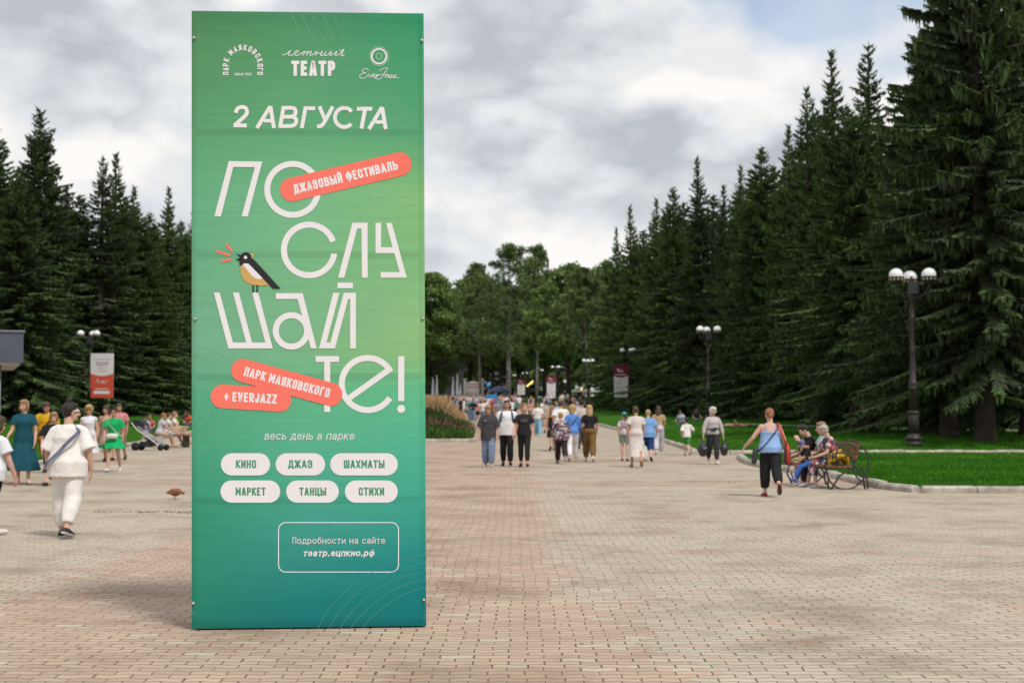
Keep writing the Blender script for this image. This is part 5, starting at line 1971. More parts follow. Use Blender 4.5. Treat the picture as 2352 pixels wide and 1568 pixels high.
# -- middle: walking towards us ---------------------------------------
b = Body(True, .98, 0, legs=((14, 12), (-4, 8)), foot=(4, -6), arms=((-2, 14, 20, 0), (2, 14, 12, 2)), head=(0, 22))
person("greytee", 1122, 1073, 1.66, 183, "woman in an oversized charcoal tee and blue jeans looking down", b, 0, ('long', 'sand'),
       [("jeans", b.trousers(1.93, .032, .12, .012, 1.05), cloth("faded_denim", (.17, .23, .33), .25), .02), ("shirt", b.top(.026, -.20, .95, .045, .492, .035), cloth("charcoal_tee", (.055, .052, .060)), .03)], mat("tan_trainer", (.42, .34, .26), .6, .2), eyes='plain')
m2 = MB()
R0 = b.T
m2.ell(R0 @ V((.075, .165, .33)), (.03, .012, .014), None, 10, 6)
o = m2.build("chest_print", mat("pale_print", (.45, .45, .48), .8, .1), ROOTS["greytee"][0])
for v in o.data.vertices: v.co.z += b.lift
b = Body(False, 1.10, 0, legs=((16, 10), (-8, 10)), foot=(6, -10), arms=((-16, 12, 14), (-12, 12, 18)), head=(0, 2))
person("polo", 1164, 1070, 1.79, 180, "man in a white polo shirt and black trousers walking between two women", b, 1, ('crop', 'dark'),
       [("trousers", b.trousers(1.92, .016, .10, .012, .95), BLACK, .02), ("shirt", b.top(.022, -.14, .62, .032, .494, .02), cloth("white_polo", (.76, .75, .76)), .024)], BSH, eyes='plain')
m2 = MB(); m2.box(R0 @ V((.085, .155, .34)), (.045, .012, .016)); o = m2.build("chest_print", mat("navy_print", (.03, .04, .10), .7, .1), ROOTS["polo"][0])
for v in o.data.vertices: v.co.z += b.lift
bp = empty("backpack"); tag(bp, "dark backpack with a navy shoulder strap worn by the man in the white polo", "backpack")
m2 = MB(); m2.tube([V((0, -.22, .06)), V((0, -.25, .22)), V((0, -.21, .42))], [(.16, .10), (.17, .12), (.13, .07)], 14); m2.build("pack", mat("navy_bag", (.03, .035, .07), .7, .2), bp)
for sd in (-1, 1):
    m2 = MB(); m2.tube([V((sd * .12, -.13, .43)), V((sd * .125, .0, .500)), V((sd * .14, .135, .40)), V((sd * .165, .145, .26)), V((sd * .19, .02, .10)), V((sd * .15, -.15, .06))], [(.026, .008)] * 6, 8, dome=False)
    m2.build("strap", mat("navy_strap", (.03, .05, .12), .7, .2), bp)
on_person("polo", bp)
b = Body(True, 1.02, 0, legs=((16, 8), (-8, 10)), foot=(8, -12), arms=((-2, 14, 10), (12, 18, 16, 10)), head=(26, -2))
person("black", 1204, 1073, 1.69, 182, "woman dressed all in black with a printed tee, face turned aside", b, 2, ('tail', 'sand'),
       [("trousers", b.trousers(1.82, .004, .12, .012, .9), BLACK, .014), ("shirt", b.top(.02, -.10, .62, .03, .492, .014), cloth("black_tee", (.022, .021, .024)), .022)], BSH, eyes='plain')
for q, (z_, w_) in enumerate(((.345, .085), (.315, .095), (.285, .10))):
    m2 = MB()
    for j in range(7):
        x_ = -w_ + 2 * w_ * (j + .5) / 7
        m2.box(R0 @ V((x_, .166 - abs(x_) * .22, z_)), (.017, .008, .018))
    o = m2.build("chest_print", mat("grey_print", (.20, .20, .20), .8, .1), ROOTS["black"][0])
    for v in o.data.vertices: v.co.z += b.lift
# walking away
FLOR = blotch_mat("navy_floral_jacket", [(.020, .028, .07), (.035, .045, .10), (.45, .38, .36), (.02, .025, .06), (.36, .08, .07), (.50, .46, .46)], 20)
b = Body(True, 1.22, 8, legs=((22, 10), (-24, 30)), foot=(8, -46), arms=((10, 16, 20), (-10, 16, 24)), head=(0, 14))
person("floral", 1289, 1065, 1.50, -4, "short elderly woman in a navy floral jacket and dark trousers walking away", b, 1, ('short', 'sand'),
       [("trousers", b.trousers(1.9, .02, .10), cloth("dark_brown", (.035, .025, .024)), .02), ("jacket", b.top(.028, -.16, 1.86, .028, .496, .02), FLOR, .026)], mat("olive_shoe", (.14, .12, .07), .7, .1), sole=RSOLE)
b = Body(True, 1.06, 3, **STROLL2, arms=((-8, 10, 16), (12, 12, 26)), head=(0, 4))
person("bluecardi", 1315, 1060, 1.70, 2, "blonde woman in a cornflower blue cardigan and white trousers walking away", b, 0, ('curly', 'blond'),
       [("trousers", b.trousers(1.88, .012), cloth("white_trousers", (.72, .70, .72)), .018), ("cardigan", b.top(.022, -.08, 1.8, .022), cloth("cornflower_knit", (.10, .24, .60)), .022)], mat("beige_shoe", (.5, .4, .32), .6, .1))
st = band(b, cross_strap(b, -1, -.06, .48, .056), .008, .004, "strap", BLACK, None, 44)
bag = empty("shoulder_bag"); tag(bag, "thin dark bag strap across the cornflower blue cardigan", "bag"); st.parent = bag
m2 = MB(); m2.tube([V((-.25, .10, -.08)), V((-.26, .10, -.20))], [(.04, .09), (.04, .08)], 12); m2.build("pouch", BLACK, bag); on_person("bluecardi", bag)
b = Body(True, 1.04, 2, **STROLL, arms=((4, 12, 40, -14), (10, 14, 22)), head=(10, 2))
person("brownpants", 1354, 1060, 1.70, 0, "woman with long blonde hair, black tee and brown trousers walking away", b, 0, ('long', 'blond'),
       [("trousers", b.trousers(1.86, .035, .14, .012, .82), cloth("brown_satin", (.17, .098, .035), .25), .024), ("shirt", b.top(.016, .06, .6, .024), BLACK, .018)], SNK)
b = Body(True, .95, 2, **STROLL2, arms=((-10, 8, 14), (8, 8, 14)), head=(0, 3))
person("blackdress", 1268, 1034, 1.64, -4, "slim woman in a short black strappy dress walking away", b, 1, ('long', 'sand'),
       [("dress", b.skirt(.12, -.42, .05), BLACK), ("bodice", b.top(.012, .06, 0, .01, .492, 0, True), BLACK)], BSH)
b = Body(False, 1.05, 2, **STROLL, head=(-8, 2))
person("whitetee", 1288, 1037, 1.82, 0, "tall man in a plain white tee walking away ahead of the blonde in blue", b, 1, ('crop', 'brown'),
       [("trousers", b.trousers(1.2, .03), cloth("grey_shorts", (.22, .22, .24))), ("shirt", b.top(.022, -.12, .6, .03, .494, .02), WHITE)], BSH)
b = Body(False, 1.12, 2, **STROLL2, head=(-15, 2))
person("beigeshirt", 1336, 1031, 1.83, 2, "man in a beige shirt walking away in front of the brown trousers", b, 1, ('crop', 'dark'),
       [("trousers", b.trousers(1.92, .02), cloth("dark_slacks", (.05, .045, .05))), ("shirt", b.top(.024, -.14, .7, .03, .494, .02), blotch_mat("beige_print_shirt", [(.56, .48, .41), (.50, .44, .40), (.40, .37, .36)], 26))], BSH)
b = Body(True, 1.02, 0, **STROLL, arms=((4, 10, 60, -10), (-4, 10, 12)), head=(-18, 4))
person("bluejeans", 1236, 1002, 1.68, 180, "woman in a white tee and pale blue wide jeans facing the camera", b, 0, ('bob', 'brown'),
       [("jeans", b.trousers(1.95, .035, .12, .012, 1.15), cloth("pale_denim", (.24, .42, .60), .18)), ("shirt", b.top(.02, -.06, .8, .034, .492, .015), WHITE)], SNK, eyes='sun')
b = Body(False, 1.28, 3, **STROLL2, head=(0, 6))
person("olive", 1255, 994, 1.75, 0, "broad man in a mottled beige shirt walking away", b, 1, ('short', 'dark'),
       [("trousers", b.trousers(1.3, .04), cloth("sand_shorts", (.42, .33, .24))), ("shirt", b.top(.026, -.14, .7, .034, .494, .025), blotch_mat("mottled_shirt", [(.42, .37, .29), (.36, .32, .26), (.30, .28, .22)], 18))], BSH)
b = Body(False, 1.0, 0, legs=((10, 8), (-6, 8)), foot=(4, -6), arms=((6, 14, 80, -40), (6, 14, 80, -40)), head=(10, 2))
person("folded", 1087, 969, 1.72, 176, "person in a black top and jeans with folded arms far down the alley", b, 1, ('short', 'dark'),
       [("jeans", b.trousers(1.92, .02), cloth("faded_denim", (.17, .23, .33), .25)), ("shirt", b.top(.02, -.06, .9, .03), BLACK)], SNK, eyes='plain')
b = Body(True, 1.0, 0, **STROLL2, head=(-10, 2))
person("blackmaxi", 1101, 960, 1.76, 182, "person in long black clothes beside the one with folded arms", b, 1, ('short', 'dark'),
       [("dress", b.skirt(.12, -.62, .06), BLACK), ("bodice", b.top(.016, .06, .9, .024), BLACK)], BSH, eyes='plain')

# -- right ------------------------------------------------------------
b = Body(True, .92, 1, **STAND, head=(18, 2))
person("tealcap", 1435, 1058, 1.46, 8, "girl in a turquoise cap with a long brown plait and grey-green shorts", b, 2, ('tail', 'brown'),
       [("shorts", b.trousers(.62, .035), cloth("sage_shorts", (.19, .25, .20))), ("shirt", b.top(.018, .0, .6, .03), blotch_mat("pink_floral_top", [(.62, .55, .55), (.50, .20, .24), (.60, .58, .60), (.18, .16, .26)], 24))], BSH)
root, body, kk = ROOTS["tealcap"]
m2 = MB(); c = body.hc; m2.ell(c + V((0, -.02, .062)), (.094, .102, .074), body.Rh); m2.tube([c + body.Rh @ V((0, .06, .055)), c + body.Rh @ V((0, .15, .045))], [(.075, .012), (.055, .008)], 12)
o = m2.build("cap", cloth("turquoise_cap", (.02, .40, .36)), root)
for v in o.data.vertices: v.co.z += body.lift
LACE = blotch_mat("cream_lace", [(.64, .58, .54), (.56, .50, .47), (.68, .63, .59), (.50, .44, .42)], 60)
b = Body(True, 1.12, 2, legs=((16, 6), (-18, 26)), foot=(6, -34), arms=((-6, 14, 14), (8, 12, 12)), head=(-6, 4))
person("lace", 1461, 1073, 1.65, -3, "woman with short brown hair in a long cream lace dress walking away", b, 1, ('short', 'brown'),
       [("dress", b.skirt(.12, -.62, .05, .016), LACE, .02), ("bodice", b.top(.022, .0, .55, .028), LACE, .016)], mat("tan_shoe", (.36, .20, .09), .6, .2))
b = Body(True, 1.25, 3, **STROLL, arms=((4, 12, 10), (-6, 24, 50, 2)), head=(0, 3))
person("bluetee", 1489, 1059, 1.56, 6, "stout short-haired woman in a sky blue tee and navy capri trousers", b, 2, ('short', 'blond'),
       [("trousers", b.trousers(1.35, .025), cloth("navy_capri", (.02, .05, .16))), ("shirt", b.top(.026, -.14, .75, .04, .494, .025), cloth("sky_blue_tee", (.17, .33, .60)), .026)], BSH)
b = Body(True, 1.0, 2, **STROLL2, arms=((6, 10, 40, -8), (6, 10, 40, -8)), head=(-8, 4))
person("beigetop", 1513, 1044, 1.63, 4, "dark-haired woman in a beige top and pale trousers walking by the kerb", b, 1, ('long', 'brown'),
       [("trousers", b.trousers(1.9, .03), cloth("pale_grey_trousers", (.52, .50, .54))), ("shirt", b.top(.016, -.02, .5, .024), cloth("camel_top", (.42, .31, .17)))], SNK)
b = Body(False, 1.0, 4, legs=((16, 20), (-10, 26)), foot=(4, -14), arms=((-16, 14, 40), (22, 30, 60, 10)), head=(0, 0), child=True)
person("boy", 1578, 1046, 1.24, 2, "little boy in a white tee and green shorts running along the kerb", b, 2, ('short', 'dark'),
       [("shorts", b.trousers(.85, .035), cloth("green_shorts", (.05, .22, .04))), ("shirt", b.top(.024, -.10, .85, .034, .49, .02), WHITE)], mat("dark_trainer", (.05, .05, .06), .6, .2), cat="child")
b = Body(True, 1.0, -1, legs=((12, 10), (-10, 20)), foot=(4, -24), arms=((2, 20, 10, 10), (2, 20, 10, 10)), head=(14, 6))
person("grandma", 1638, 1066, 1.60, 176, "white-haired woman in a pale grey jumper with a belt bag", b, 0, ('curly', 'white'),
       [("trousers", b.trousers(1.82, .010, .12), cloth("dark_grey_trousers", (.040, .038, .045)), .016), ("jumper", b.top(.022, -.04, 1.7, .022, .492, .014), cloth("pale_jumper", (.50, .45, .45)), .022)], SNK, eyes='plain')
bag = empty("belt_bag"); tag(bag, "navy belt bag at the waist of the white-haired woman", "bag")
m2 = MB(); m2.tube([V((-.06, .175, .13)), V((.09, .175, .10))], [(.03, .05), (.03, .045)], 12, ref=V((0, 1, 0))); m2.build("pouch", mat("navy_bag", (.03, .035, .07), .7, .2), bag)
def wf(t, b=b):
    a = 2 * math.pi * t
    rx, ry, oy = b.sec(.13)
    return b.T @ V(((rx + .045) * math.cos(a), oy + (ry + .045) * math.sin(a), .125)), V((math.cos(a), math.sin(a), 0))
band(b, wf, .012, .005, "strap", BLACK, bag); on_person("grandma", bag)
PLAST = mat("black_plastic_bag", (.018, .017, .022), .28, .3, 6, .7, 16, spec=.6)
for i, (sx, r_, lb) in enumerate(((0, 1.15, "bulging black plastic bag, the larger one, held by the white-haired woman"), (1, .92, "smaller black plastic bag in the white-haired woman's other hand"))):
    S, E, Wp, fd = b.arm[1 - i]
    m2 = MB()
    c = Wp + fd * .10
    m2.tube([c, c + V((0, 0, -.07)), c + V((0, 0, -.16)), c + V((0, 0, -.30)), c + V((0, 0, -.40))], [.015, .035, .105 * r_, .145 * r_, .11 * r_], 16)
    o = m2.build("plastic_bag", PLAST); fuse(o, .013, 1, .045, .07); tag(o, lb, "bag"); on_person("grandma", o)

b = Body(True, 1.22, 2, legs=((8, 4), (-20, 30)), foot=(2, -42), arms=((4, 36, 30, 34), (0, 22, 22, 8)), head=(2, 6))
person("tank", 1770, 1140, 1.55, 1, "red-haired woman in a light blue strappy top and black trousers walking away", b, 2, ('bun', 'red'),
       [("trousers", b.trousers(1.78, .030, .10, .014, .95), BLACK, .024), ("top", b.top(.018, -.09, 0, .01, .492, .016, True), cloth("light_blue_cotton", (.26, .40, .68)), .024)], mat("red_shoe", (.32, .03, .03), .5, .2), True, sole=mat("brown_sole", (.10, .05, .04), .8, .2))
st = band(b, cross_strap(b, -1, -.06, .485, .044), .012, .005, "strap", mat("dark_navy_strap", (.03, .04, .06), .6, .1), None, 52)
bag = empty("shoulder_bag"); tag(bag, "small dark crossbody bag at the hip of the woman in light blue", "bag"); st.parent = bag
m2 = MB(); m2.tube([V((-.285, .02, -.05)), V((-.31, .02, -.24))], [(.05, .085), (.055, .09)], 14, ref=V((1, 0, 0))); m2.build("pouch", mat("dark_slate_bag", (.04, .045, .05), .5, .2), bag); on_person("tank", bag)
bag = empty("shoulder_bag"); tag(bag, "red-edged brown shoulder bag hanging from the woman in light blue", "bag")
RL = mat("red_leather", (.55, .035, .02), .45, .15, 9)
m2 = MB(); m2.rings([[V((.31 + sx * tx, -.10 + sy * ty, z)) for sx, sy in ((-1, -.85), (-.8, -1), (.8, -1), (1, -.85), (1, .85), (.8, 1), (-.8, 1), (-1, .85))] for z, tx, ty in ((.09, .012, .07), (.05, .035, .10), (-.10, .055, .125), (-.26, .062, .14), (-.30, .055, .13))]); m2.build("pouch", mat("brown_leather", (.13, .045, .03), .5, .2), bag)
m2 = MB(); m2.tube([V((.30, -.20, .09)), V((.31, -.232, -.08)), V((.31, -.25, -.27)), V((.31, -.20, -.315)), V((.31, .0, -.315))], [(.024, .010)] * 5, 8, ref=V((1, 0, 0)), dome=False); m2.build("trim", RL, bag)
m2 = MB(); m2.tube([V((.30, -.13, .04)), V((.20, -.14, .32)), V((.155, -.07, .475)), V((.16, .03, .485)), V((.20, .13, .36)), V((.29, .04, .06))], [(.017, .006)] * 6, 8, dome=False); m2.build("strap", RL, bag)
on_person("tank", bag)

# tote hanging from the hand of the woman in lace
b = ROOTS["lace"][1]
S, E, Wp, fd = b.arm[1]
bag = empty("tote_bag"); tag(bag, "white cloth tote bag hanging beside the lace dress", "bag")
m2 = MB(); c = Wp + fd * .10 + V((.03, 0, 0)); m2.tube([c + V((0, 0, -.18)), c + V((0, 0, -.30)), c + V((0, 0, -.46))], [(.025, .09), (.045, .12), (.05, .13)], 14, ref=V((0, 1, 0))); m2.build("pouch", cloth("unbleached_cotton", (.60, .57, .52)), bag)
m2 = MB(); m2.tube([c + V((0, .09, -.18)), c + V((0, .02, .0)), c + V((0, -.02, .0)), c + V((0, -.09, -.18))], [(.012, .004)] * 4, 6, dome=False); m2.build("handle", cloth("unbleached_cotton", (.60, .57, .52)), bag)
on_person("lace", bag)
# ------------------------------------------------------------------ lamp posts and their banners
IRON = mat("black_cast_iron", (.022, .020, .022), .5, .3, 6, .3, 40, col2=(.045, .032, .026), spec=.4)
GLOBE = mat("white_opal_glass", (.80, .80, .80), .25, .04, 4, spec=.5)
CUPM = mat("pale_slot", (.62, .52, .38), .6, .1)


def lamp_proto():
    e = empty("street_lamp")
    mb = MB()
    mb.lathe([(.30, 0), (.30, .10), (.27, .13), (.27, .20), (.30, .23), (.29, .30), (.22, .34), (.20, .42)], n=12)
    mb.lathe([(.19, .40), (.19, 1.02), (.17, 1.06), (.20, 1.10), (.21, 1.16), (.15, 1.20)], n=8)
    mb.build("base", IRON, e)
    mb = MB()
    mb.lathe([(.135, 1.18), (.125, 1.9), (.15, 1.93), (.15, 1.99), (.125, 2.02), (.16, 2.10), (.15, 2.16), (.115, 2.2), (.10, 3.2), (.108, 3.22), (.108, 3.27), (.092, 3.3), (.082, 4.3), (.098, 4.33), (.098, 4.40), (.082, 4.43), (.078, 4.92), (.13, 5.0), (.13, 5.12), (.08, 5.2), (.06, 5.5), (.09, 5.55), (.03, 5.66), (.05, 5.72), (.01, 5.80)], n=14)
    mb.build("pole", IRON, e)
    mb = MB()
    mb.box((0, -.20, 5.36), (.34, .14, .40))
    mb.box((0, -.11, 5.36), (.10, .12, .12))
    mb.build("floodlight", mat("dark_housing", (.035, .035, .04), .45, .2, 9), e, False)
    for i, a in enumerate((200, 320, 80)):
        d = V((math.cos(rad(a)), math.sin(rad(a)), 0))
        mb = MB()
        mb.tube([V((0, 0, 5.02)) + d * .06, V((0, 0, 5.04)) + d * .28, V((0, 0, 5.16)) + d * .48, V((0, 0, 5.36)) + d * .60, V((0, 0, 5.48)) + d * .62], [.045, .04, .035, .03, .04], 8)
        mb.tube([V((0, 0, 5.16)) + d * .50, V((0, 0, 5.14)) + d * .64, V((0, 0, 5.22)) + d * .72, V((0, 0, 5.30)) + d * .66], [.022, .025, .022, .014], 6)
        arm = mb.build("arm", IRON, e)
        c = V((0, 0, 5.50)) + d * .62
        mb = MB()
        mb.lathe([(.05, -.03), (.10, .0), (.165, .05), (.21, .10), (.246, .16), (.258, .20), (.262, .22), (.25, .235)], c, 20)
        cup = mb.build("cup", IRON, arm)
        mb = MB()
        for q in range(12):
            t = 2 * math.pi * q / 12
            o = V((math.cos(t), math.sin(t), 0))
            w_ = V((-math.sin(t), math.cos(t), 0))
            ps = [c + o * .214 + V((0, 0, .092)), c + o * .236 + w_ * .030 + V((0, 0, .120)), c + o * .262 + w_ * .024 + V((0, 0, .190)), c + o * .262 - w_ * .024 + V((0, 0, .190)), c + o * .236 - w_ * .030 + V((0, 0, .120))]
            mb.add(ps, [(0, 1, 2, 3, 4)])
        mb.build("slot_ring", CUPM, arm, False)
        mb = MB()
        mb.ell(c + V((0, 0, .28)), (.244, .244, .244), None, 24, 15)
        mb.build("globe", GLOBE, e)
    return e


LMP = lamp_proto()
LAMPS = [(2097, 50.0, "nearest street lamp, tall and black in front of the dark trunks"), (1627, 86, "second street lamp along the right lawn, no banner on it"),
         (1445, 125, "third street lamp with the largest maroon and white banner"), (1351, 165, "fourth street lamp along the alley, between two bannered ones"),
         (1278, 205, "fifth street lamp, bearing the second largest maroon banner"), (1240.5, 245, "sixth street lamp, bare, close before the birch trunks"),
         (1207, 285, "seventh street lamp carrying a small maroon banner"), (1184, 325, "eighth tiny far street lamp without a banner"), (1164, 352, "last tiny street lamp with the smallest maroon banner")]
TOPS = [620, 750, 800, 825, 840, 848, 855, 860, 864]
LEFTL = [(205, 88, 760, "left street lamp with the orange and white banner"), (431, 128, 808, "left street lamp whose globes touch the green sign's edge")]
lamp_at = []
for i, (px, y, lb) in enumerate(LAMPS + [(a, b, d) for a, b, c_, d in LEFTL]):
    top = TOPS[i] if i < 9 else LEFTL[i - 9][2]
    o = LMP if i == 0 else copy_tree(LMP)
    x = x_at(px, y)
    zg = zground(x, y)
    h = at_depth(px, top, y).z - zg
    k = h / 5.99
    o.location, o.scale = (x, y, zg), (k, k, k)
    o.rotation_euler = (0, 0, rad((0, 10, -14, 8, -12, -8, -20, 12, -15, 10, -6)[i]))
    tag(o, lb, "street lamp", "street lamps along the alley")
    lamp_at.append((x, y, zg, k))

WINE = mat("maroon_banner_print", (.16, .012, .035), .7, .1)
BWHT = mat("white_banner_print", (.70, .67, .68), .7, .06)
BORG = mat("orange_banner_print", (.60, .085, .04), .7, .08)
GREYT = mat("grey_banner_ink", (.36, .33, .36), .7, .1)
PINKT = mat("rose_banner_ink", (.50, .22, .26), .7, .1)


def banner(px0, px1, py0, py1, lamp, side, orange, label):
    x, y, zg, k = lamp_at[lamp]
    yb = y - .02
    a, b = at_depth(px0, py0, yb), at_depth(px1, py1, yb)
    W, H = b.x - a.x, a.z - b.z
    e = empty("lamp_banner", (a.x, yb, b.z))
    tag(e, label, "banner", "banners on the street lamps")
    Y = 0.0
    def rect(mb, x0, z0, x1, z1, dy):
        mb.add([V((x0 * W, dy, z0 * H)), V((x1 * W, dy, z0 * H)), V((x1 * W, dy, z1 * H)), V((x0 * W, dy, z1 * H))], [(0, 1, 2, 3)])
    mb = MB()
    mb.box((W / 2, .012, H / 2), (W, .02, H))
    mb.build("cloth", BWHT, e, False)
    mb = MB()
    n = 14
    if orange:
        top = [V((W * i / n, -.004, H * (.545 - .055 * math.sin(math.pi * i / n)))) for i in range(n + 1)]
        mb.add([V((0, -.004, 0)), V((W, -.004, 0))] + top[::-1], [tuple(range(n + 3))])
    else:
        bot = [V((W * i / n, -.004, H * (.665 - .055 * math.sin(math.pi * i / n)))) for i in range(n + 1)]
        mb.add(bot + [V((W, -.004, H)), V((0, -.004, H))], [tuple(range(n + 3))])
    mb.build("colour_field", BORG if orange else WINE, e, False)
    r = random.Random(lamp)
    def line(z, x0, x1, h, m_, q=9):
        mb = MB()
        xx = x0
        while xx < x1:
            w_ = r.uniform(.03, .07)
            rect(mb, xx, z - h / 2, min(x1, xx + w_), z + h / 2, -.008)
            xx += w_ + .018
        mb.build("lettering", m_, e, False)
    if orange:
        line(.86, .14, .86, .012, PINKT)
        q_ = Ink(lambda X, Z: (X, Z))
        # the word in the middle of the upper field
        for (ch, i) in zip("ТЕАТР", range(5)):
            pass
        class L3(Ink):
            pass
        ik = Ink(None)
        global sp_saved
        pts = []
        mb = MB()
        x0 = .24
        for ch in "ТЕАТР":
            w_, st = GLY[ch]
            for pl in st:
                for p, q in zip(pl[:-1], pl[1:]):
                    P = V(((x0 + p[0] * .075 * w_) * W, 0, (.72 + p[1] * .075) * H))
                    Q = V(((x0 + q[0] * .075 * w_) * W, 0, (.72 + q[1] * .075) * H))
                    d = (Q - P)
                    if d.length < 1e-5: continue
                    d.normalize()
                    nrm = V((-d.z, 0, d.x)) * .013 * H / 2
                    P, Q = P - d * .006 * H, Q + d * .006 * H
                    mb.add([P - nrm + V((0, -.008, 0)), Q - nrm + V((0, -.008, 0)), Q + nrm + V((0, -.008, 0)), P + nrm + V((0, -.008, 0))], [(0, 1, 2, 3)])
            x0 += .075 * w_ + .035
        mb.build("lettering", PINKT, e, False)
        line(.66, .36, .64, .014, PINKT)
        line(.60, .30, .70, .012, PINKT)
        mb = MB()
        pl = smooth_line([(.24, .36), (.34, .42), (.34, .33), (.44, .37), (.5, .32), (.56, .39), (.6, .31), (.68, .38), (.78, .37)], 5)
        for p, q in zip(pl[:-1], pl[1:]):
            mb.tube([V((p[0] * W, -.008, p[1] * H)), V((q[0] * W, -.008, q[1] * H))], [.018] * 2, 5, dome=False)
        mb.build("lettering", BWHT, e, False)
        line(.20, .22, .78, .022, BWHT)
        mb = MB()
        rect(mb, .16, .085, .84, .155, -.008)
        mb.build("white_pill", BWHT, e, False)
    else:
        mb = MB()
        mb.ell((W * .30, -.006, H * .855), (W * .095, .004, H * .032), None, 16, 7)
        mb.build("emblem", BWHT, e)
        line(.835, .40, .62, .026, BWHT)
        line(.795, .30, .72, .022, BWHT)
        line(.700, .12, .88, .030, BWHT)
        line(.520, .22, .85, .020, GREYT)
        line(.435, .14, .52, .030, PINKT)
        line(.300, .05, .66, .030, GREYT)
        line(.195, .20, .80, .024, PINKT)
        line(.135, .22, .76, .024, PINKT)
    mb = MB()
    px_ = x - a.x
    for z in (H * 1.005, -H * .005):
        mb.tube([V((px_, .012, z)), V((W if side < 0 else 0, .012, z)) if False else V((0 if side < 0 else W, .012, z))], [.022] * 2, 6)
    for i, z in enumerate((H * 1.005, -H * .005)):
        m3 = MB()
        m3.tube([V((px_, .012, z)), V((0 if side < 0 else W, .012, z))], [.022] * 2, 6)
        m3.build("bracket", IRON, e)
    return e


banner(1410, 1443, 838, 912, 2, -1, False, "largest maroon and white banner hung on the third street lamp")
banner(1256, 1276, 862, 911, 4, -1, False, "maroon and white banner on the fifth street lamp, second largest")
banner(1188.5, 1206, 870, 906, 6, -1, False, "small far maroon banner next to the gold balloon")
banner(1151, 1163.5, 876, 903, 8, -1, False, "smallest maroon banner, on the last far lamp post")
banner(208, 260, 811, 913, 9, 1, True, "orange and white banner on the left street lamp")

# ------------------------------------------------------------------ bench with people sitting on it
WOOD = mat("varnished_slat", (.24, .12, .06), .5, .35, 3, .25, 60, col2=(.13, .06, .03))
bx, by = 6.14, 28.35
BENCH = empty("park_bench", (bx, by, 0), rad(11))
tag(BENCH, "park bench with black iron hoop ends and brown wooden slats by the kerb", "bench")
# local frame: sitters face -X, the bench runs along Y
for q, (x, z) in enumerate(((-.24, .445), (-.13, .435), (-.02, .43), (.09, .43), (.20, .435))):
    mb = MB(); mb.box((x, 0, z), (.095, 1.9, .035)); mb.build("seat_slat", WOOD, BENCH, False)
for q, (x, z) in enumerate(((.315, .62), (.345, .735), (.375, .85))):
    mb = MB(); mb.box((x, 0, z), (.03, 1.9, .09), roty(rad(14))); mb.build("back_slat", WOOD, BENCH, False)


def hoop(mb, c, rx, rz, a0, a1, y, r=.016, n=18):
    mb.tube([V((c[0] + rx * math.cos(rad(a0 + (a1 - a0) * i / n)), y, c[1] + rz * math.sin(rad(a0 + (a1 - a0) * i / n)))) for i in range(n + 1)], [r] * (n + 1), 7, ref=V((0, 1, 0)), dome=False)


for y in (-.93, .93):
    mb = MB()
    hoop(mb, (.20, .50), .38, .44, -60, 100, y)              # back hoop up to the top slat
    hoop(mb, (-.02, .44), .30, .26, 0, 190, y)                # arm rest
    hoop(mb, (.10, .36), .38, .36, 200, 330, y)
    hoop(mb, (.52, .44), .26, .30, 110, 250, y)
    hoop(mb, (.13, .66), .22, .22, 0, 360, y)
    mb.tube([V((-.28, y, .41)), V((.40, y, .41))], [.016] * 2, 7)
    mb.tube([V((-.28, y, .43)), V((-.34, y, .22)), V((-.22, y, 0.0))], [.018, .018, .02], 7)
    mb.tube([V((-.20, y, 0)), V((-.02, y, .26)), V((.22, y, .40)), V((.36, y, .62)), V((.40, y, .90))], [.02, .018, .016, .016, .014], 7)
    mb.tube([V((.30, y, .44)), V((.46, y, .26)), V((.50, y, 0.0))], [.018, .018, .02], 7)
    mb.tube([V((.40, y, .44)), V((.54, y, .24)), V((.56, y, 0.0))], [.016, .016, .018], 7)
    mb.build("iron_end", IRON, BENCH)


def bench_pt(x, y, z=0.0):
    return BENCH.matrix_basis @ V((x, y, z)) if False else V((bx, by, 0)) + rotz(rad(11)) @ V((x, y, z))


SITL = dict(legs=((84, 80, 3), (82, 86, 3)), foot=(0, 0))
DRESS = blotch_mat("navy_rose_dress", [(.016, .025, .06), (.02, .035, .075), (.50, .36, .32), (.015, .05, .06), (.55, .42, .40), (.36, .06, .09), (.018, .026, .06)], 14)
b = Body(True, 1.22, 14, legs=((80, 78, 4), (84, 70, 4)), foot=(0, 0), arms=((26, 14, 44, -10), (30, 14, 46, -10)), head=(-34, 12))
def sit(key, y, H, body, x=.16, **kw):
    p = bench_pt(x, y)
    kk = H / 1.70
    z = .455 + .085 * kk - body.lift * kk
    return person(key, 0, 0, H, kw.pop('face', -96), kw.pop('label'), body, kw.pop('skin', 0), at=(p.x, p.y, z), z=z, **kw)
sit("rosedress", -.22, 1.60, b, label="grey-haired woman in a navy rose-patterned dress sitting on the bench", hair=('crop', 'grey'),
    wear=[("dress", b.lap_skirt(.03, 1.55), DRESS, .02), ("bodice", b.top(.022, .0, .6, .026), DRESS, .016)], shoes=mat("pale_grey_slipper", (.52, .48, .50), .6, .1))
b = Body(True, 1.05, 20, legs=((86, 96, 6), (80, 88, 6)), foot=(-6, 0), arms=((34, 12, 118, -14), (22, 12, 50, -12)), head=(6, 16))
sit("visor", .62, 1.66, b, label="woman in dark top and khaki shorts on the bench, hand raised to face", hair=('short', 'dark'),
    wear=[("shorts", b.trousers(.75, .04), cloth("khaki_green", (.11, .105, .045)), .02), ("shirt", b.top(.02, -.06, .5, .026), BLACK, .018)], shoes=mat("white_trainer", (.72, .70, .68), .6, .15, 12), skin=2)
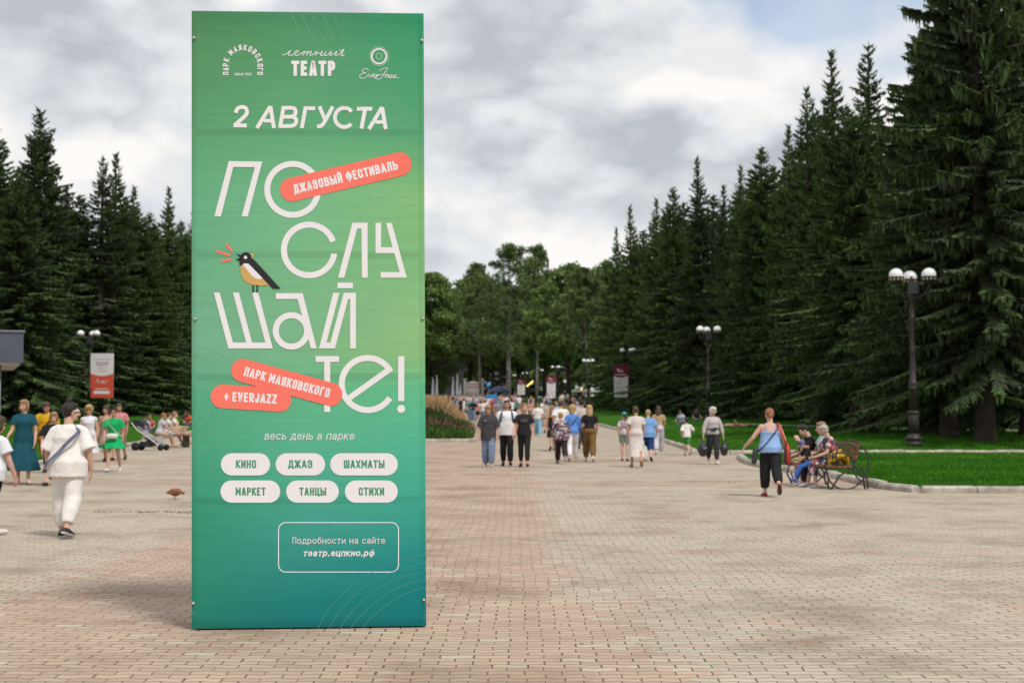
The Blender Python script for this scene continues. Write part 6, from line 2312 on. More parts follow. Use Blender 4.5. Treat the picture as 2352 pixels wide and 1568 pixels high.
b = Body(True, 1.0, 6, legs=((82, 78, 2), (84, 84, 2)), foot=(0, 0), arms=((20, 8, 40, -6), (24, 8, 50, -6)), head=(-8, 4))
sit("aquatop", .22, 1.66, b, x=.20, label="woman with a low sandy bun and pale aqua top behind the rose dress", hair=('bun', 'sand'),
    wear=[("trousers", b.trousers(1.9, .02), BLACK, .02), ("shirt", b.top(.022, -.06, .5, .028), cloth("pale_aqua_cotton", (.46, .60, .60)), .018)], shoes=mat("tan_moccasin", (.46, .30, .17), .6, .15))
b = Body(False, 1.0, 24, legs=((70, 40, 4), (64, 50, 4)), foot=(10, 10), arms=((30, 10, 50), (30, 10, 40)), head=(20, 22), child=True)
sit("childcap", .05, 1.02, b, x=-.18, label="small child in a blue cap with red pattern leaning between the seated women", hair=('short', 'brown'),
    wear=[("trousers", b.trousers(1.9, .02), cloth("blue_leggings", (.04, .12, .42)), .016), ("shirt", b.top(.02, -.06, .8, .026), BLACK, .016)], shoes=mat("bright_blue_shoe", (.03, .13, .50), .6, .15), cat="child")
root, body, kk = ROOTS["childcap"]
m2 = MB(); c = body.hc; m2.ell(c + body.Rh @ V((0, -.022, .062)), (.112, .122, .098), body.Rh); m2.tube([c + body.Rh @ V((0, .07, .065)), c + body.Rh @ V((0, .185, .045))], [(.09, .012), (.066, .008)], 12)
o = m2.build("cap", blotch_mat("blue_red_print", [(.04, .12, .42), (.06, .16, .48), (.50, .06, .08), (.05, .14, .45)], 18), root)
for v in o.data.vertices: v.co.z += body.lift
bag = MB()
bag.tube([V((-.12, 0, .03)), V((-.10, 0, .14)), V((.06, 0, .20)), V((.16, 0, .12)), V((.18, 0, .03))], [(.05, .14), (.09, .19), (.10, .19), (.08, .18), (.04, .14)], 14, ref=V((0, 0, 1)))
o = bag.build("sunflower_bag", blotch_mat("sunflower_print", [(.62, .30, .01), (.66, .40, .02), (.10, .14, .02), (.04, .025, .01), (.62, .24, .01), (.34, .32, .03)], 16)); fuse(o, .014, 1, .03, .08)
o.location = bench_pt(.05, -.66, .47); o.rotation_euler = (0, 0, rad(10))
tag(o, "yellow sunflower-print cloth bag standing on the bench beside the rose dress", "bag")

# stroller and the sunbathing group on the far side of the plaza
p = on_ground(345, 1034)
ST = empty("baby_stroller", p, rad(-8)); tag(ST, "black and grey baby stroller parked by the left kerb", "stroller")
DKF = mat("black_nylon", (.022, .022, .028), .6, .2, 9)
GRF = mat("silver_tube", (.45, .43, .43), .4, .1, 9, metal=.4)
for y in (-.27, .27):
    mb = MB()
    mb.tube([V((-.62, y, 1.00)), V((-.38, y, .72)), V((.10, y, .42)), V((.50, y, .12))], [.022] * 4, 8); mb.tube([V((-.10, y, .52)), V((-.42, y, .14))], [.022] * 2, 8)
    mb.build("frame_side", GRF, ST)
    for x, r_ in ((-.45, .15), (.50, .11)):
        mb = MB(); mb.tube([V((x, y - .03, r_)), V((x, y + .03, r_))], [r_] * 2, 16, ref=V((1, 0, 0)), dome=False); w2 = mb.build("wheel", mat("black_rubber", (.02, .02, .02), .8, .2), ST)
mb = MB(); mb.tube([V((-.62, -.27, 1.0)), V((-.66, 0, 1.03)), V((-.62, .27, 1.0))], [.024] * 3, 8); mb.build("handle", DKF, ST)
mb = MB(); mb.rings([[V((-.42, -.24, .88)), V((-.42, .24, .88)), V((-.36, .24, .90)), V((-.36, -.24, .90))], [V((-.10, -.24, .46)), V((-.10, .24, .46)), V((-.04, .24, .50)), V((-.04, -.24, .50))], [V((.26, -.23, .42)), V((.26, .23, .42)), V((.26, .23, .48)), V((.26, -.23, .48))], [V((.42, -.22, .22)), V((.42, .22, .22)), V((.46, .22, .25)), V((.46, -.22, .25))]])
mb.build("seat", mat("grey_nylon", (.30, .28, .29), .7, .2, 9), ST, False)
mb = MB(); hp = [[V((-.42 + .30 * math.cos(rad(a)), y, .80 + .30 * math.sin(rad(a)))) for a in range(20, 171, 15)] for y in (-.25, .25)]
mb.rings([[q for q in hp[0]], [q for q in hp[1]]]); mb.build("canopy", DKF, ST, False)
mb = MB(); mb.box((-.08, 0, .24), (.50, .42, .16)); mb.build("basket", DKF, ST, False)
seats = [(367, 1029, 1.66, 62, "woman in a pale vest seated on the left kerb-side bench next to the stroller", cloth("grey_print_vest", (.50, .47, .52)), ('short', 'red'), 1),
         (384, 1027, 1.64, 70, "middle sitter in a white top on the left kerb-side bench", cloth("white_top_b", (.62, .60, .62)), ('short', 'brown'), 2),
         (401, 1025, 1.68, 80, "sitter in a cream shirt stretching bare legs at the left bench's end", cloth("cream_shirt", (.66, .58, .48)), ('short', 'sand'), 2)]
for i, (px, py, H, fc, lb, mt_, hr, sk) in enumerate(seats):
    g0 = on_ground(px, py)
    b = Body(True, 1.1, 10 - 6 * i, legs=((80, 66 - 12 * i, 3), (84, 72 - 10 * i, 3)), foot=(6, 6), arms=((34, 12, 50), (28, 12, 40)), head=(0, 6))
    kk = H / 1.7
    z = g0.z + .50 + .085 * kk - b.lift * kk
    person("lk%d" % i, 0, 0, H, fc, lb, b, sk, hr, [("shorts", b.trousers(.7, .03), cloth("pale_blue_shorts", (.38, .52, .60)) if i == 1 else cloth("beige_shorts", (.48, .36, .28))), ("shirt", b.top(.02, -.06, .4, .024), mt_)],
           mat("tan_moccasin", (.46, .30, .17), .6, .15), at=(g0.x, g0.y, z), z=z, eyes='plain')
g0 = on_ground(386, 1027)
BB = empty("low_bench", (g0.x - .05, g0.y + .12, g0.z), rad(-18)); tag(BB, "low dark bench under the three sitters by the left kerb", "bench")
mb = MB(); mb.box((0, 0, .46), (1.9, .42, .05)); mb.build("seat", WOOD, BB, False)
for sx in (-.8, .8):
    mb = MB(); mb.box((sx, 0, .22), (.08, .38, .43)); mb.build("leg", IRON, BB, False)

# people resting on the lawns
for i, (px, py, top, lb, tc_, sk, hr, fc) in enumerate(((331, 992, .9, "lawn sitter in a white and blue top behind the stroller", (.50, .52, .62), 1, 'dark', 150), (347, 991, .9, "lawn sitter in a red cap behind the stroller", (.42, .10, .10), 1, 'red', 190),
        (421, 975, .9, "dark-clothed person sitting on the left lawn by the sign", (.03, .03, .05), 1, 'brown', 120), (437, 977, .95, "person in an orange top sitting on the left lawn by the sign", (.60, .10, .03), 1, 'dark', 200),
        (1566, 974, .9, "person in a pale blue shirt sitting on the right lawn reading", (.42, .48, .62), 1, 'dark', 215), (1597, 966, .9, "person in black resting under the right-hand spruces", (.03, .03, .035), 1, 'dark', 160))):
    g0 = on_ground(px, py)
    b = Body(i % 2 == 0, 1.05, 12, legs=((86, 100, 10), (70, 110, 10)), foot=(-10, -10), arms=((30, 16, 40), (20, 16, 50)), head=(0, 14))
    kk = 1.66 / 1.7
    z = g0.z + .10 - b.lift * kk
    person("lawn%d" % i, 0, 0, 1.66, fc, lb, b, sk, ('short', hr), [("trousers", b.trousers(1.7, .02), cloth("muted_denim", (.10, .12, .17))), ("shirt", b.top(.022, -.06, .6, .028), cloth("lawn_shirt_%d" % i, tc_))], BSH, at=(g0.x, g0.y, z), z=z, vox=.014)
# a sunbather lying down
g0 = on_ground(1618, 984)
b = Body(True, 1.0, 0, legs=((4, 6), (10, 30)), foot=(0, 0), arms=((10, 20, 30), (-10, 20, 20)), head=(0, -6))
o = person("sunbather", 0, 0, 1.62, 0, "sunbather lying on the grass behind the woman with black bags", b, 2, ('bob', 'brown'), [("swimsuit", b.trousers(.2, .0), cloth("coral_swimsuit", (.5, .18, .16)))], None, at=(g0.x + .7, g0.y, g0.z + .14), z=g0.z + .14, vox=.014)
o.rotation_euler = (rad(90), 0, rad(90))

# ------------------------------------------------------------------ kiosk at the left edge
kx = x_at(52, 30.0)
K = empty("kiosk", (kx, 30.0, 0), rad(21)); tag(K, "grey flat-roofed kiosk cut off by the frame's left edge", "kiosk")
z0_, z1_ = at_depth(52, 832, 30).z, at_depth(52, 764, 30).z
mb = MB(); mb.box((-2.0, 2.0, (z0_ + z1_) / 2), (4.0, 4.4, z1_ - z0_)); roof = mb.build("roof", mat("slate_blue_cladding", (.075, .085, .12), .45, .15, 2, .1, 20), K, False)
for i in range(26):
    pass
mb = MB(); mb.box((-2.0, 2.0, z0_ - .03), (3.86, 4.26, .06)); mb.build("soffit", mat("pale_soffit", (.42, .40, .40), .7, .1), K, False)
mb = MB(); mb.box((-2.0, 2.0, z1_ + .02), (4.06, 4.46, .04)); mb.build("coping", mat("grey_coping", (.16, .17, .20), .5, .1), K, False)
mb = MB(); mb.tube([V((-.46, .1, 0)), V((-.46, .1, z0_ - .06))], [.035] * 2, 10, dome=False); mb.lathe([(.09, 0), (.09, .02), (.04, .05)], (-.46, .1, 0), 12); mb.build("post", mat("grey_steel", (.20, .20, .21), .4, .1, metal=.5), K)
mb = MB(); mb.tube([V((-.46, .08, 1.52)), V((-.46, .0, 1.52))], [.05, .05], 10); mb.build("clamp", mat("grey_steel", (.20, .20, .21), .4, .1, metal=.5), K)
mb = MB(); mb.box((-3.2, 2.2, (z0_ - .06) / 2), (1.4, 3.2, z0_ - .06)); wall = mb.build("wall", mat("kiosk_wall", (.11, .115, .13), .6, .1), K, False)
mb = MB(); mb.box((-3.2, .585, 1.55), (1.0, .04, 1.0)); mb.build("window", mat("dark_glass", (.02, .025, .03), .1, .1, spec=.8), wall, False)

# ------------------------------------------------------------------ pigeon on the plaza
p = on_ground(401, 1147)
PG = empty("pigeon", p, rad(-15)); tag(PG, "brown pigeon with a pale tail walking on the plaza beside the sign", "bird")
BR = mat("brown_feather", (.26, .10, .05), .7, .3, 18)
mb = MB(); mb.ell((0, 0, .125), (.105, .062, .064), roty(rad(8))); mb.ell((.080, 0, .135), (.048, .044, .05)); mb.tube([V((.09, 0, .135)), V((.145, 0, .125))], [.034, .026], 10); mb.ell((.155, 0, .115), (.030, .025, .026)); mb.tube([V((.172, 0, .100)), V((.186, 0, .078))], [.008, .003], 6)
o = mb.build("body", BR, PG); fuse(o, .006, 2)
mb = MB(); mb.tube([V((-.08, 0, .125)), V((-.16, 0, .115)), V((-.215, 0, .105))], [(.035, .018), (.045, .010), (.05, .005)], 10, ref=V((0, 1, 0))); mb.build("tail", mat("white_feather", (.66, .62, .58), .7, .1), PG)
for s_ in (-1, 1):
    mb = MB(); mb.tube([V((.06, s_ * .052, .150)), V((-.03, s_ * .064, .135)), V((-.13, s_ * .04, .115))], [(.04, .010), (.045, .010), (.015, .005)], 10, ref=V((0, 0, 1))); mb.build("wing", BR, PG)
    mb = MB(); mb.tube([V((.01, s_ * .025, .085)), V((.0, s_ * .027, .012))], [.006, .005], 6)
    for a in (-25, 0, 25):
        mb.tube([V((0, s_ * .027, .006)), V((.035 * math.cos(rad(a)), s_ * .027 + .035 * math.sin(rad(a)), .004))], [.004, .002], 5)
    mb.build("leg", mat("pink_leg", (.42, .16, .13), .6, .1), PG)

# weeds and litter in the paving joints
r = random.Random(9)
mb = MB()
for i in range(150):
    px = r.uniform(218, 452) if i < 100 else r.uniform(1640, 1800)
    g0 = on_ground(px, (1176 + r.uniform(-2.5, 2.5)) if i < 100 else 1106 + r.uniform(-2, 2))
    for j in range(3):
        a = r.uniform(0, 6.28); s_ = r.uniform(.01, .035)
        q = g0 + V((r.uniform(-.03, .03), r.uniform(-.03, .03), .002))
        d = V((math.cos(a), math.sin(a), .55)) * s_
        n_ = V((-math.sin(a), math.cos(a), 0)) * s_ * .3
        mb.add([q - n_, q + n_, q + d], [(0, 1, 2)])
o = mb.build("weeds", mat("joint_weed", (.07, .11, .025), .9, .3, 5, col2=(.10, .08, .04)), None, False); tag(o, "weeds sprouting from joints in the paving", "weeds", kind="stuff")
mb = MB()
for i in range(60):
    px, py = r.uniform(20, 2330), r.uniform(1150, 1540)
    if 430 < px < 990: continue
    g0 = on_ground(px, py)
    a = r.uniform(0, 6.28); s_ = r.uniform(.008, .022)
    u = V((math.cos(a), math.sin(a), .1)) * s_; w_ = V((-math.sin(a), math.cos(a), .15)) * s_ * .5
    q = g0 + V((0, 0, .006))
    mb.add([q - u, q - w_, q + u, q + w_ + V((0, 0, s_ * .3))], [(0, 1, 2, 3)])
o = mb.build("litter", mat("dry_leaf", (.16, .10, .05), .9, .5, 2, col2=(.50, .46, .40)), None, False); tag(o, "scattered leaf bits and paper scraps on the paving", "litter", kind="stuff")
# ------------------------------------------------------------------ flower bed in the middle of the alley
BEDY0, BEDY1 = 61.0, 92.0
def bed_x1(y): return -1.72 - .035 * (y - BEDY0)
kerb("kerb", [(-9, BEDY0 - .15), (-1.6, BEDY0 - .1)], .15, .18, 1.0)
kerb("kerb", [(bed_x1(y) + .1, y) for y in (BEDY0, 66, 72, 80, 92)], .13, .18, 1.2)
soil = grid("flower_bed_soil", [BEDY0, 63, 66, 72, 80, BEDY1], lambda y: (-10, bed_x1(y)), 8, lambda x, y: zpath(y) + .10 + .35 * sstep((bed_x1(y) - x) / 1.6) * sstep((y - BEDY0) / 2.5), mat("garden_soil", (.05, .04, .028), .95, .3, 3))
def bedz(x, y): return zpath(y) + .10 + .35 * sstep((bed_x1(y) - x) / 1.6) * sstep((y - BEDY0) / 2.5)


def tuft_bed(name, label, n, ys, x0, x1f, hmin, hmax, wd, m, plume=None, seed=0, spread=.35):
    r = np.random.default_rng(seed)
    lv = Leaves(); pv = Leaves()
    for i in range(n):
        y = r.uniform(*ys)
        x = x1f(y) - (x1f(y) - x0) * r.random() ** 1.0
        z = bedz(x, y)
        a = r.uniform(0, 6.28)
        h = r.uniform(hmin, hmax)
        if plume is not None: h *= .55 + .45 * sstep((x1f(y) - x) / 1.3)
        lx, ly = r.normal(0, h * spread * .5, 2)
        w_ = V((math.cos(a), math.sin(a), 0)) * wd
        p = V((x, y, z)); t = p + V((lx, ly, h)); md = p + V((lx * .35, ly * .35, h * .62))
        lv.quad(p - w_, p + w_, md + w_ * .8, md - w_ * .8)
        lv.tri(md - w_ * .8, md + w_ * .8, t)
        if plume is not None and r.random() < .55:
            t2 = t + V((lx * .3, ly * .3, h * .20))
            pv.quad(md.lerp(t, .45) - w_ * .6, t - w_ * 2.2, t2, t + w_ * 2.2)
    o = link(name, lv.mesh(name, m)); tag(o, label, "ornamental grass" if plume is not None else "flowers", kind="stuff")
    if plume is not None:
        o2 = link("foliage_plumes", pv.mesh("plumes", plume)); tag(o2, "tan feathery plumes of the tall ornamental grass", "grass plumes", kind="stuff")


TANM = mat("tan_plume", (.52, .36, .19), .9, .3, 3, col2=(.38, .23, .11))
tuft_bed("ornamental_grass", "tall ornamental grass with tan plumes in the central flower bed", 26000, (66.5, 78), -9.5, lambda y: bed_x1(y) - .45, .95, 1.34, .014, mat("reed_green", (.09, .12, .030), .9, .3, 2, col2=(.04, .075, .018)), TANM, 3)
tuft_bed("foliage", "dense green foliage filling the middle of the flower bed", 14000, (63.2, 69), -9.5, lambda y: bed_x1(y) - .15, .40, .78, .022, mat("bed_foliage", (.055, .11, .022), .9, .35, 1.5, col2=(.025, .06, .014)), None, 4, .8)
tuft_bed("foliage", "low leafy flowers along the front of the flower bed", 9000, (61.2, 64), -9.5, lambda y: bed_x1(y) - .05, .22, .50, .028, mat("low_leaf", (.075, .16, .025), .9, .4, 1.2, col2=(.035, .085, .016)), None, 5, 1.0)
tuft_bed("foliage", "dusty pink and bronze flower heads in the bed", 3800, (62.6, 66), -9.5, lambda y: bed_x1(y) + .1, .42, .66, .035, mat("bronze_flower", (.26, .12, .10), .9, .4, 2, col2=(.13, .075, .05)), None, 6, .7)

# ------------------------------------------------------------------ fountain, festival arch and stalls at the far end
def far(px, y): return x_at(px, y)
fy = 262
fx = far(1035, fy)
FZ = zpath(fy)
FN = empty("fountain", (fx, fy, FZ)); tag(FN, "fountain with white water jets at the far end of the alley", "fountain")
mb = MB(); mb.lathe([(5.6, 0), (5.6, .7), (5.3, .75), (5.1, .45), (0.2, .40)], n=36); mb.build("basin", mat("granite_basin", (.36, .33, .31), .8, .2, 2), FN)
WAT = mat("white_spray", (.66, .69, .72), .5, .08, 3)
_t = WAT.node_tree
_m = _t.nodes.new('ShaderNodeMixShader'); _m.inputs[0].default_value = .68
_t.links.new(_t.nodes['Principled BSDF'].outputs[0], _m.inputs[1])
_t.links.new(N(_t, 'ShaderNodeBsdfTransparent').outputs[0], _m.inputs[2])
_t.links.new(_m.outputs[0], _t.nodes['Material Output'].inputs[0])
for px, top in ((994, 866), (1003, 860), (1040, 864), (1050, 856), (1057, 880)):
    xx = far(px, fy) - fx
    h = at_depth(px, top, fy).z - FZ
    mb = MB()
    mb.tube([V((xx, 0, .4)), V((xx, 0, h * .5)), V((xx + .05, 0, h * .85)), V((xx, 0, h))], [.36, .24, .13, .04], 8)
    r = random.Random(px)
    for i in range(26):
        q = r.random()
        mb.ell((xx + r.gauss(0, .15 * (1.2 - q)), r.gauss(0, .15), .5 + q * (h - .6)), (.05, .05, .14), None, 6, 5)
    o = mb.build("water_jet", WAT, FN); fuse(o, .05, 1)

ay = 252
AX = far(1112, ay)
AR = empty("festival_arch", (AX, ay, zpath(ay))); tag(AR, "white festival arch with rose lettering across the far end of the alley", "arch")
aw = far(1140, ay) - far(1080, ay)          # roughly the width of the gate
AH = at_depth(1112, 877, ay).z - zpath(ay)
AW = far(1108 + 16, ay) - far(1070, ay)
AWM = mat("white_gate_paint", (.66, .62, .60), .6, .08)
x0, x1 = far(1068, ay) - AX, far(1107, ay) - AX
for x in (x0, x1):
    mb = MB(); mb.box((x, 0, (AH + .5) / 2), (.5, .5, AH + .5)); mb.box((x, 0, AH + .55), (.7, .7, .14)); mb.build("pillar", AWM, AR, False)
mb = MB(); n = 12
tp = [V((x0 + (x1 - x0) * i / n, -.05, AH - .25 + .42 * math.sin(math.pi * i / n))) for i in range(n + 1)]
bt = [V((x0 + (x1 - x0) * i / n, -.05, AH - 1.75)) for i in range(n + 1)]
mb.rings([tp + bt[::-1], [p + V((0, .12, 0)) for p in tp + bt[::-1]]]); mb.build("panel", AWM, AR, False)
mb = MB(); r = random.Random(2)
for row, z in ((0, AH - .55), (1, AH - 1.05)):
    xx = x0 + .5
    while xx < x1 - .5:
        w_ = r.uniform(.10, .2); mb.box((xx + w_ / 2, -.065, z + .16 * math.sin(math.pi * (xx - x0) / (x1 - x0))), (w_, .02, .24)); xx += w_ + .07
mb.build("lettering", mat("rose_letter", (.50, .13, .14), .7, .1), AR, False)
mb = MB(); mb.box(((x0 + x1) / 2, 0, (AH - 1.75) / 2), (x1 - x0 - .6, .10, AH - 1.8)); mb.build("backboard", mat("pale_board", (.55, .50, .47), .7, .2, .8), AR, False)

# balloons
def balloon(px, py, y, lx, lz, m, label, name="balloon", rot=0):
    p = at_depth(px, py, y)
    e = empty(name, p); tag(e, label, "balloon")
    mb = MB(); mb.ell((0, 0, 0), (lx, lx * .8, lz), roty(rad(rot))); mb.build("envelope", m, e)
    g_ = zground(p.x, p.y)
    mb = MB(); mb.tube([V((0, 0, -lz)), V((.1, 0, (g_ + 1.1) - p.z))], [.012] * 2, 5); mb.build("string", mat("white_string", (.6, .6, .6), .8, .1), e)
balloon(1122, 884, 190, .32, .38, mat("blue_foil", (.02, .24, .52), .3, .2, 4, spec=.6), "shiny blue balloon floating beside the white festival arch", rot=25)
GOLD = bpy.data.materials.new("gold_light"); GOLD.use_nodes = True
gb = GOLD.node_tree.nodes['Principled BSDF']; gb.inputs['Base Color'].default_value = (.7, .42, .08, 1); gb.inputs['Emission Color'].default_value = (1, .62, .16, 1); gb.inputs['Emission Strength'].default_value = 1.6
y_ = 150
p0 = at_depth(1213, 884, y_)
e = empty("string_light", p0); tag(e, "short garland of glowing gold bulbs hanging near the small far banner", "garland")
a_, b_p = at_depth(1211, 886, y_) - p0, at_depth(1223, 876, y_) - p0
for i in range(5):
    q = a_.lerp(b_p, i / 4); mb = MB(); mb.ell(q, (.085, .085, .10), None, 10, 7); mb.build("bulb", GOLD, e)
mb = MB(); mb.tube([a_ + V((-.1, 0, -.05)), b_p + V((.1, 0, .1)), b_p + V((.9, .1, 4.2))], [.02] * 3, 5); mb.build("cable", BLACK, e)
p0 = at_depth(1336, 893, 150); e = empty("string_light", p0); tag(e, "single glowing gold bulb under the trees beside the fourth lamp", "lamp")
mb = MB(); mb.ell((0, 0, 0), (.10, .10, .12), None, 10, 7); mb.build("bulb", GOLD, e)
mb = MB(); mb.tube([V((0, 0, .1)), V((0.1, 0, 4.5))], [.02] * 2, 5); mb.build("cable", BLACK, e)

# stalls, tents and tables among the trees
def stall(px, y, w_, d_, h, roofm, label, cat="tent"):
    x = far(px, y); zg = zground(x, y)
    e = empty("market_tent", (x, y, zg)); tag(e, label, cat)
    mb = MB(); R0_ = [V((-w_ / 2, -d_ / 2, h)), V((w_ / 2, -d_ / 2, h)), V((w_ / 2, d_ / 2, h)), V((-w_ / 2, d_ / 2, h))]
    mb.rings([[p + V((0, 0, -.25)) for p in R0_], R0_, [V((p.x * .08, p.y * .08, h + .8)) for p in R0_]]); mb.build("canopy", roofm, e, False)
    for sx in (-1, 1):
        for sy in (-1, 1):
            mb = MB(); mb.tube([V((sx * (w_ / 2 - .06), sy * (d_ / 2 - .06), 0)), V((sx * (w_ / 2 - .06), sy * (d_ / 2 - .06), h - .1))], [.03] * 2, 6); mb.build("leg", GRF, e)
    mb = MB(); mb.box((0, -d_ / 2 + .3, .85), (w_ - .3, .6, .06)); mb.build("counter", WOOD, e, False)
stall(1145, 215, 3.4, 3.0, 2.3, mat("navy_canvas", (.035, .04, .085), .8, .2, 2), "dark blue market tent beside the far end of the alley")
stall(1342, 196, 3.4, 3.0, 2.0, mat("white_canvas", (.60, .60, .60), .8, .1, 2), "white market tent under the trees behind the fourth lamp")
stall(1364, 205, 2.8, 2.6, 2.0, mat("white_canvas", (.60, .60, .60), .8, .1, 2), "second smaller white market tent beside the last spruces")
for px, y in ((1345, 150), (1366, 152), (1318, 158)):
    x = far(px, y); zg = zground(x, y)
    e = empty("picnic_table", (x, y, zg), rad(8)); tag(e, "white picnic table on the grass beyond the fourth street lamp", "table", "picnic tables on the far lawn")
    mb = MB(); mb.box((0, 0, .74), (1.9, .8, .06)); mb.build("tabletop", AWM, e, False)
    for sx in (-.75, .75):
        mb = MB(); mb.box((sx, 0, .355), (.08, .6, .71)); mb.build("leg", AWM, e, False)
# blue sun umbrella held up in the crowd
p = V((far(1129, 135), 135, zpath(135)))
e = empty("umbrella", p); tag(e, "bright blue umbrella opened above the crowd on the alley", "umbrella")
zt = at_depth(1129, 905, 135).z - p.z
mb = MB(); n = 16
mb.rings([[V((rr * math.cos(6.283 * j / n), rr * math.sin(6.283 * j / n), zz)) for j in range(n)] for rr, zz in ((.75, zt - .42), (.62, zt - .2), (.35, zt - .05), (.02, zt), (.02, zt - .02), (.34, zt - .08), (.60, zt - .23), (.73, zt - .43))], False); mb.build("canopy", mat("blue_canvas", (.02, .13, .32), .7, .2, 3), e)
mb = MB(); mb.tube([V((0, 0, 1.0)), V((0, 0, zt))], [.012] * 2, 6); mb.build("shaft", GRF, e)

# smoke of the grills drifting in front of the far trees
mb = MB()
sx, sy_ = far(1040, 290), 290
r = random.Random(6)
for i in range(16):
    mb.ell((r.gauss(0, 1.6), r.gauss(0, 1.5), 2 + 10.5 * i / 16), (1.8 + .16 * i, 1.6 + .12 * i, 1.7 + .05 * i), None, 12, 8)
sm = mb.build("smoke", None); sm.data.materials.clear()
sm.location = (sx, sy_, zpath(sy_))
fuse(sm, .4, 2)
ms_ = bpy.data.materials.new("blue_smoke"); ms_.use_nodes = True; t_ = ms_.node_tree; t_.nodes.clear()
pv = N(t_, 'ShaderNodeVolumePrincipled')
tcs = N(t_, 'ShaderNodeTexCoord')
sps = N(t_, 'ShaderNodeSeparateXYZ')
t_.links.new(tcs.outputs['Object'], sps.inputs[0])
nss = N(t_, 'ShaderNodeTexNoise', Scale=.35, Detail=4.0)
t_.links.new(tcs.outputs['Object'], nss.inputs[0])
rad2 = mathn(t_, 'ADD', mathn(t_, 'MULTIPLY', sps.outputs[0], sps.outputs[0]), mathn(t_, 'MULTIPLY', sps.outputs[1], sps.outputs[1]))
fall = mathn(t_, 'MAXIMUM', 0.0, mathn(t_, 'SUBTRACT', 1.0, mathn(t_, 'DIVIDE', rad2, 13.0)))
hfall = mathn(t_, 'MINIMUM', 1.0, mathn(t_, 'MAXIMUM', 0.0, mathn(t_, 'DIVIDE', mathn(t_, 'SUBTRACT', 13.0, sps.outputs[2]), 7.0)))
dn = mathn(t_, 'MULTIPLY', mathn(t_, 'MAXIMUM', 0.0, mathn(t_, 'SUBTRACT', nss.outputs[0], .30)), .55)
t_.links.new(mathn(t_, 'MULTIPLY', mathn(t_, 'MULTIPLY', dn, fall), hfall), pv.inputs['Density']); pv.inputs['Color'].default_value = (.88, .94, 1, 1)
t_.links.new(pv.outputs[0], N(t_, 'ShaderNodeOutputMaterial').inputs['Volume'])
sm.data.materials.append(ms_)
tag(sm, "thin bluish grill smoke drifting up before the far trees", "smoke", kind="stuff")

# ------------------------------------------------------------------ the crowd further down the alley
bake()
CROWD = []
for i, (fem, g, pose, hr) in enumerate(((True, 1.0, STROLL, 'long'), (False, 1.05, STROLL2, 'short'), (True, 1.15, STROLL2, 'bob'), (False, 1.15, STROLL, 'crop'), (True, .95, STAND, 'tail'), (False, .95, STAND, 'short'))):
    b = Body(fem, g, 2, **pose, child=False) if 'arms' in pose else Body(fem, g, 2, **pose)
    lower = b.trousers(1.9 if i % 3 else .9, .025) if i not in (2,) else b.skirt(.12, -.5, .10)
    o = person("crowd%d" % i, 0, 0, 1.7, 0, "pedestrian", b, i % 3, None, [("trousers" if i != 2 else "skirt", lower, BLACK, 0), ("shirt", b.top(.022, -.10, .6, .03), WHITE, 0)], None, at=(0, -30, 0), z=0, vox=.016)
    hm = b.hair(hr).build("hair", hair_mat('brown'), o)
    for v in hm.data.vertices: v.co.z += b.lift
    fuse(hm, .016, 1)
    CROWD.append(o)
bake()
TOPC = [("white", (.72, .70, .70)), ("pale blue", (.34, .44, .62)), ("black", (.022, .022, .025)), ("pink", (.58, .30, .30)), ("blue", (.05, .16, .42)), ("beige", (.50, .42, .34)), ("red", (.42, .05, .05)), ("grey", (.25, .25, .27)), ("teal", (.03, .24, .26)), ("orange", (.55, .18, .05))]
BOTC = [("dark", (.03, .03, .04)), ("denim", (.12, .18, .28)), ("white", (.62, .60, .58)), ("khaki", (.26, .20, .12))]
TW = [8, 4, 5, 3, 2, 4, 1, 3, 1, 1]
tm = {n_: cloth("crowd_top_" + n_.replace(' ', '_'), c) for n_, c in TOPC}
bm_ = {n_: cloth("crowd_lower_" + n_, c) for n_, c in BOTC}
hairs = [hair_mat(h) for h in ('brown', 'dark', 'blond', 'sand', 'brown', 'grey')]
rc = random.Random(314)
spots = []
tries = 0
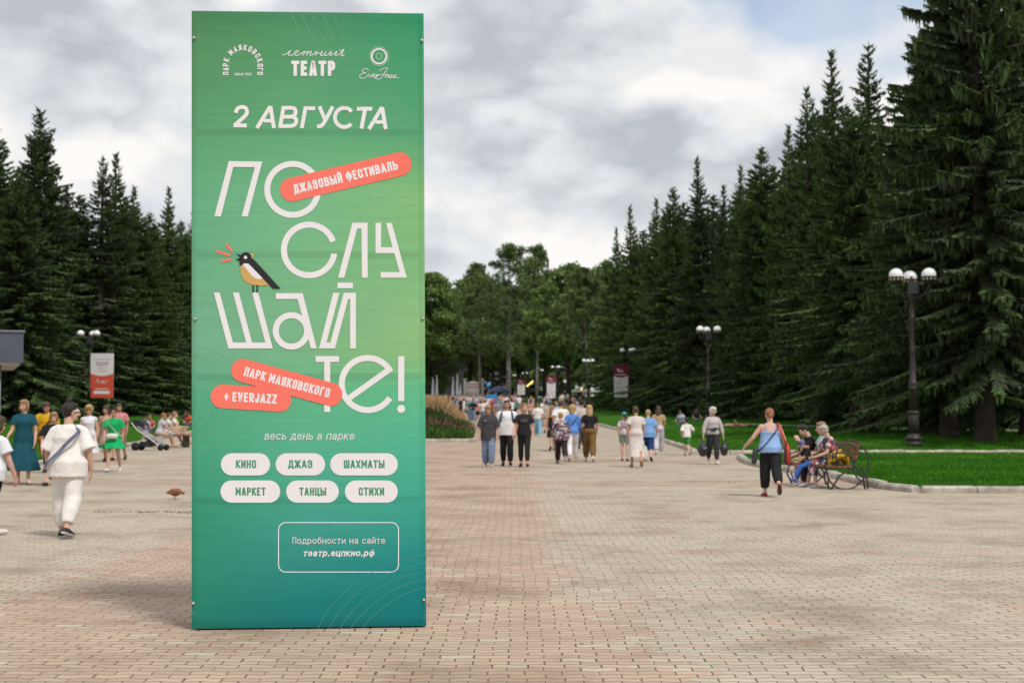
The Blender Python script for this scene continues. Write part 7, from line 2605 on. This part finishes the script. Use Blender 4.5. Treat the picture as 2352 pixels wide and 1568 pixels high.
while len(spots) < 170 and tries < 20000:
    tries += 1
    y = rc.choice((rc.uniform(84, 150), rc.uniform(110, 235), rc.uniform(170, 250), rc.uniform(200, 256)))
    px = rc.uniform(975, 1330 - max(0, y - 120) * .62)
    x = x_at(px, y)
    if x > edge_r(y) + (.5 if y > 150 else -.4): continue
    if y < 96 and x < bed_x1(y) + .6: continue
    if y < 110 and px < 1060: continue
    if abs(x - fx) < 6.3 and abs(y - fy) < 6.3: continue
    if any((x - a) ** 2 + (y - b) ** 2 < .45 for a, b in spots): continue
    if y < 118 and len([1 for a, b in spots if b < 118]) > 16: continue
    spots.append((x, y))
lawn_crowd = []
for _ in range(26):
    y = rc.uniform(140, 200); x = x_at(rc.uniform(1255, 1395), y)
    if x > edge_r(y) + .8 and all((x - a) ** 2 + (y - b) ** 2 > 1 for a, b in lawn_crowd): lawn_crowd.append((x, y))
for n_, (x, y) in enumerate(spots + lawn_crowd):
    src = CROWD[rc.randrange(6)]
    tn = rc.choices([t[0] for t in TOPC], TW)[0]
    bn = rc.choices([t[0] for t in BOTC], [5, 4, 2, 2])[0]
    c = src.copy(); COL.objects.link(c)
    hm_ = rc.choice(hairs)
    for ch in src.children:
        d = ch.copy(); COL.objects.link(d); d.parent = c
        d.material_slots[0].link = 'OBJECT'
        d.material_slots[0].material = tm[tn] if ch.name.startswith("shirt") else hm_ if ch.name.startswith("hair") else bm_[bn]
    k = rc.uniform(.93, 1.05) * (1 if rc.random() > .1 else .78)
    c.location = (x, y, zground(x, y)); c.scale = (k, k, k)
    c.rotation_euler = (0, 0, rad(rc.choice((0, 0, 0, 180, 180, 90)) + rc.uniform(-30, 30)))
    far_l = n_ >= len(spots)
    tag(c, "distant pedestrian in a %s top and %s lower wear %s" % (tn, bn, "under the far trees" if far_l else "in the alley crowd"), "person",
        ("people under the far trees: " if far_l else "distant pedestrians on the alley: ") + tn + " over " + bn)
for o in CROWD:
    for ch in list(o.children): bpy.data.objects.remove(ch)
    bpy.data.objects.remove(o)
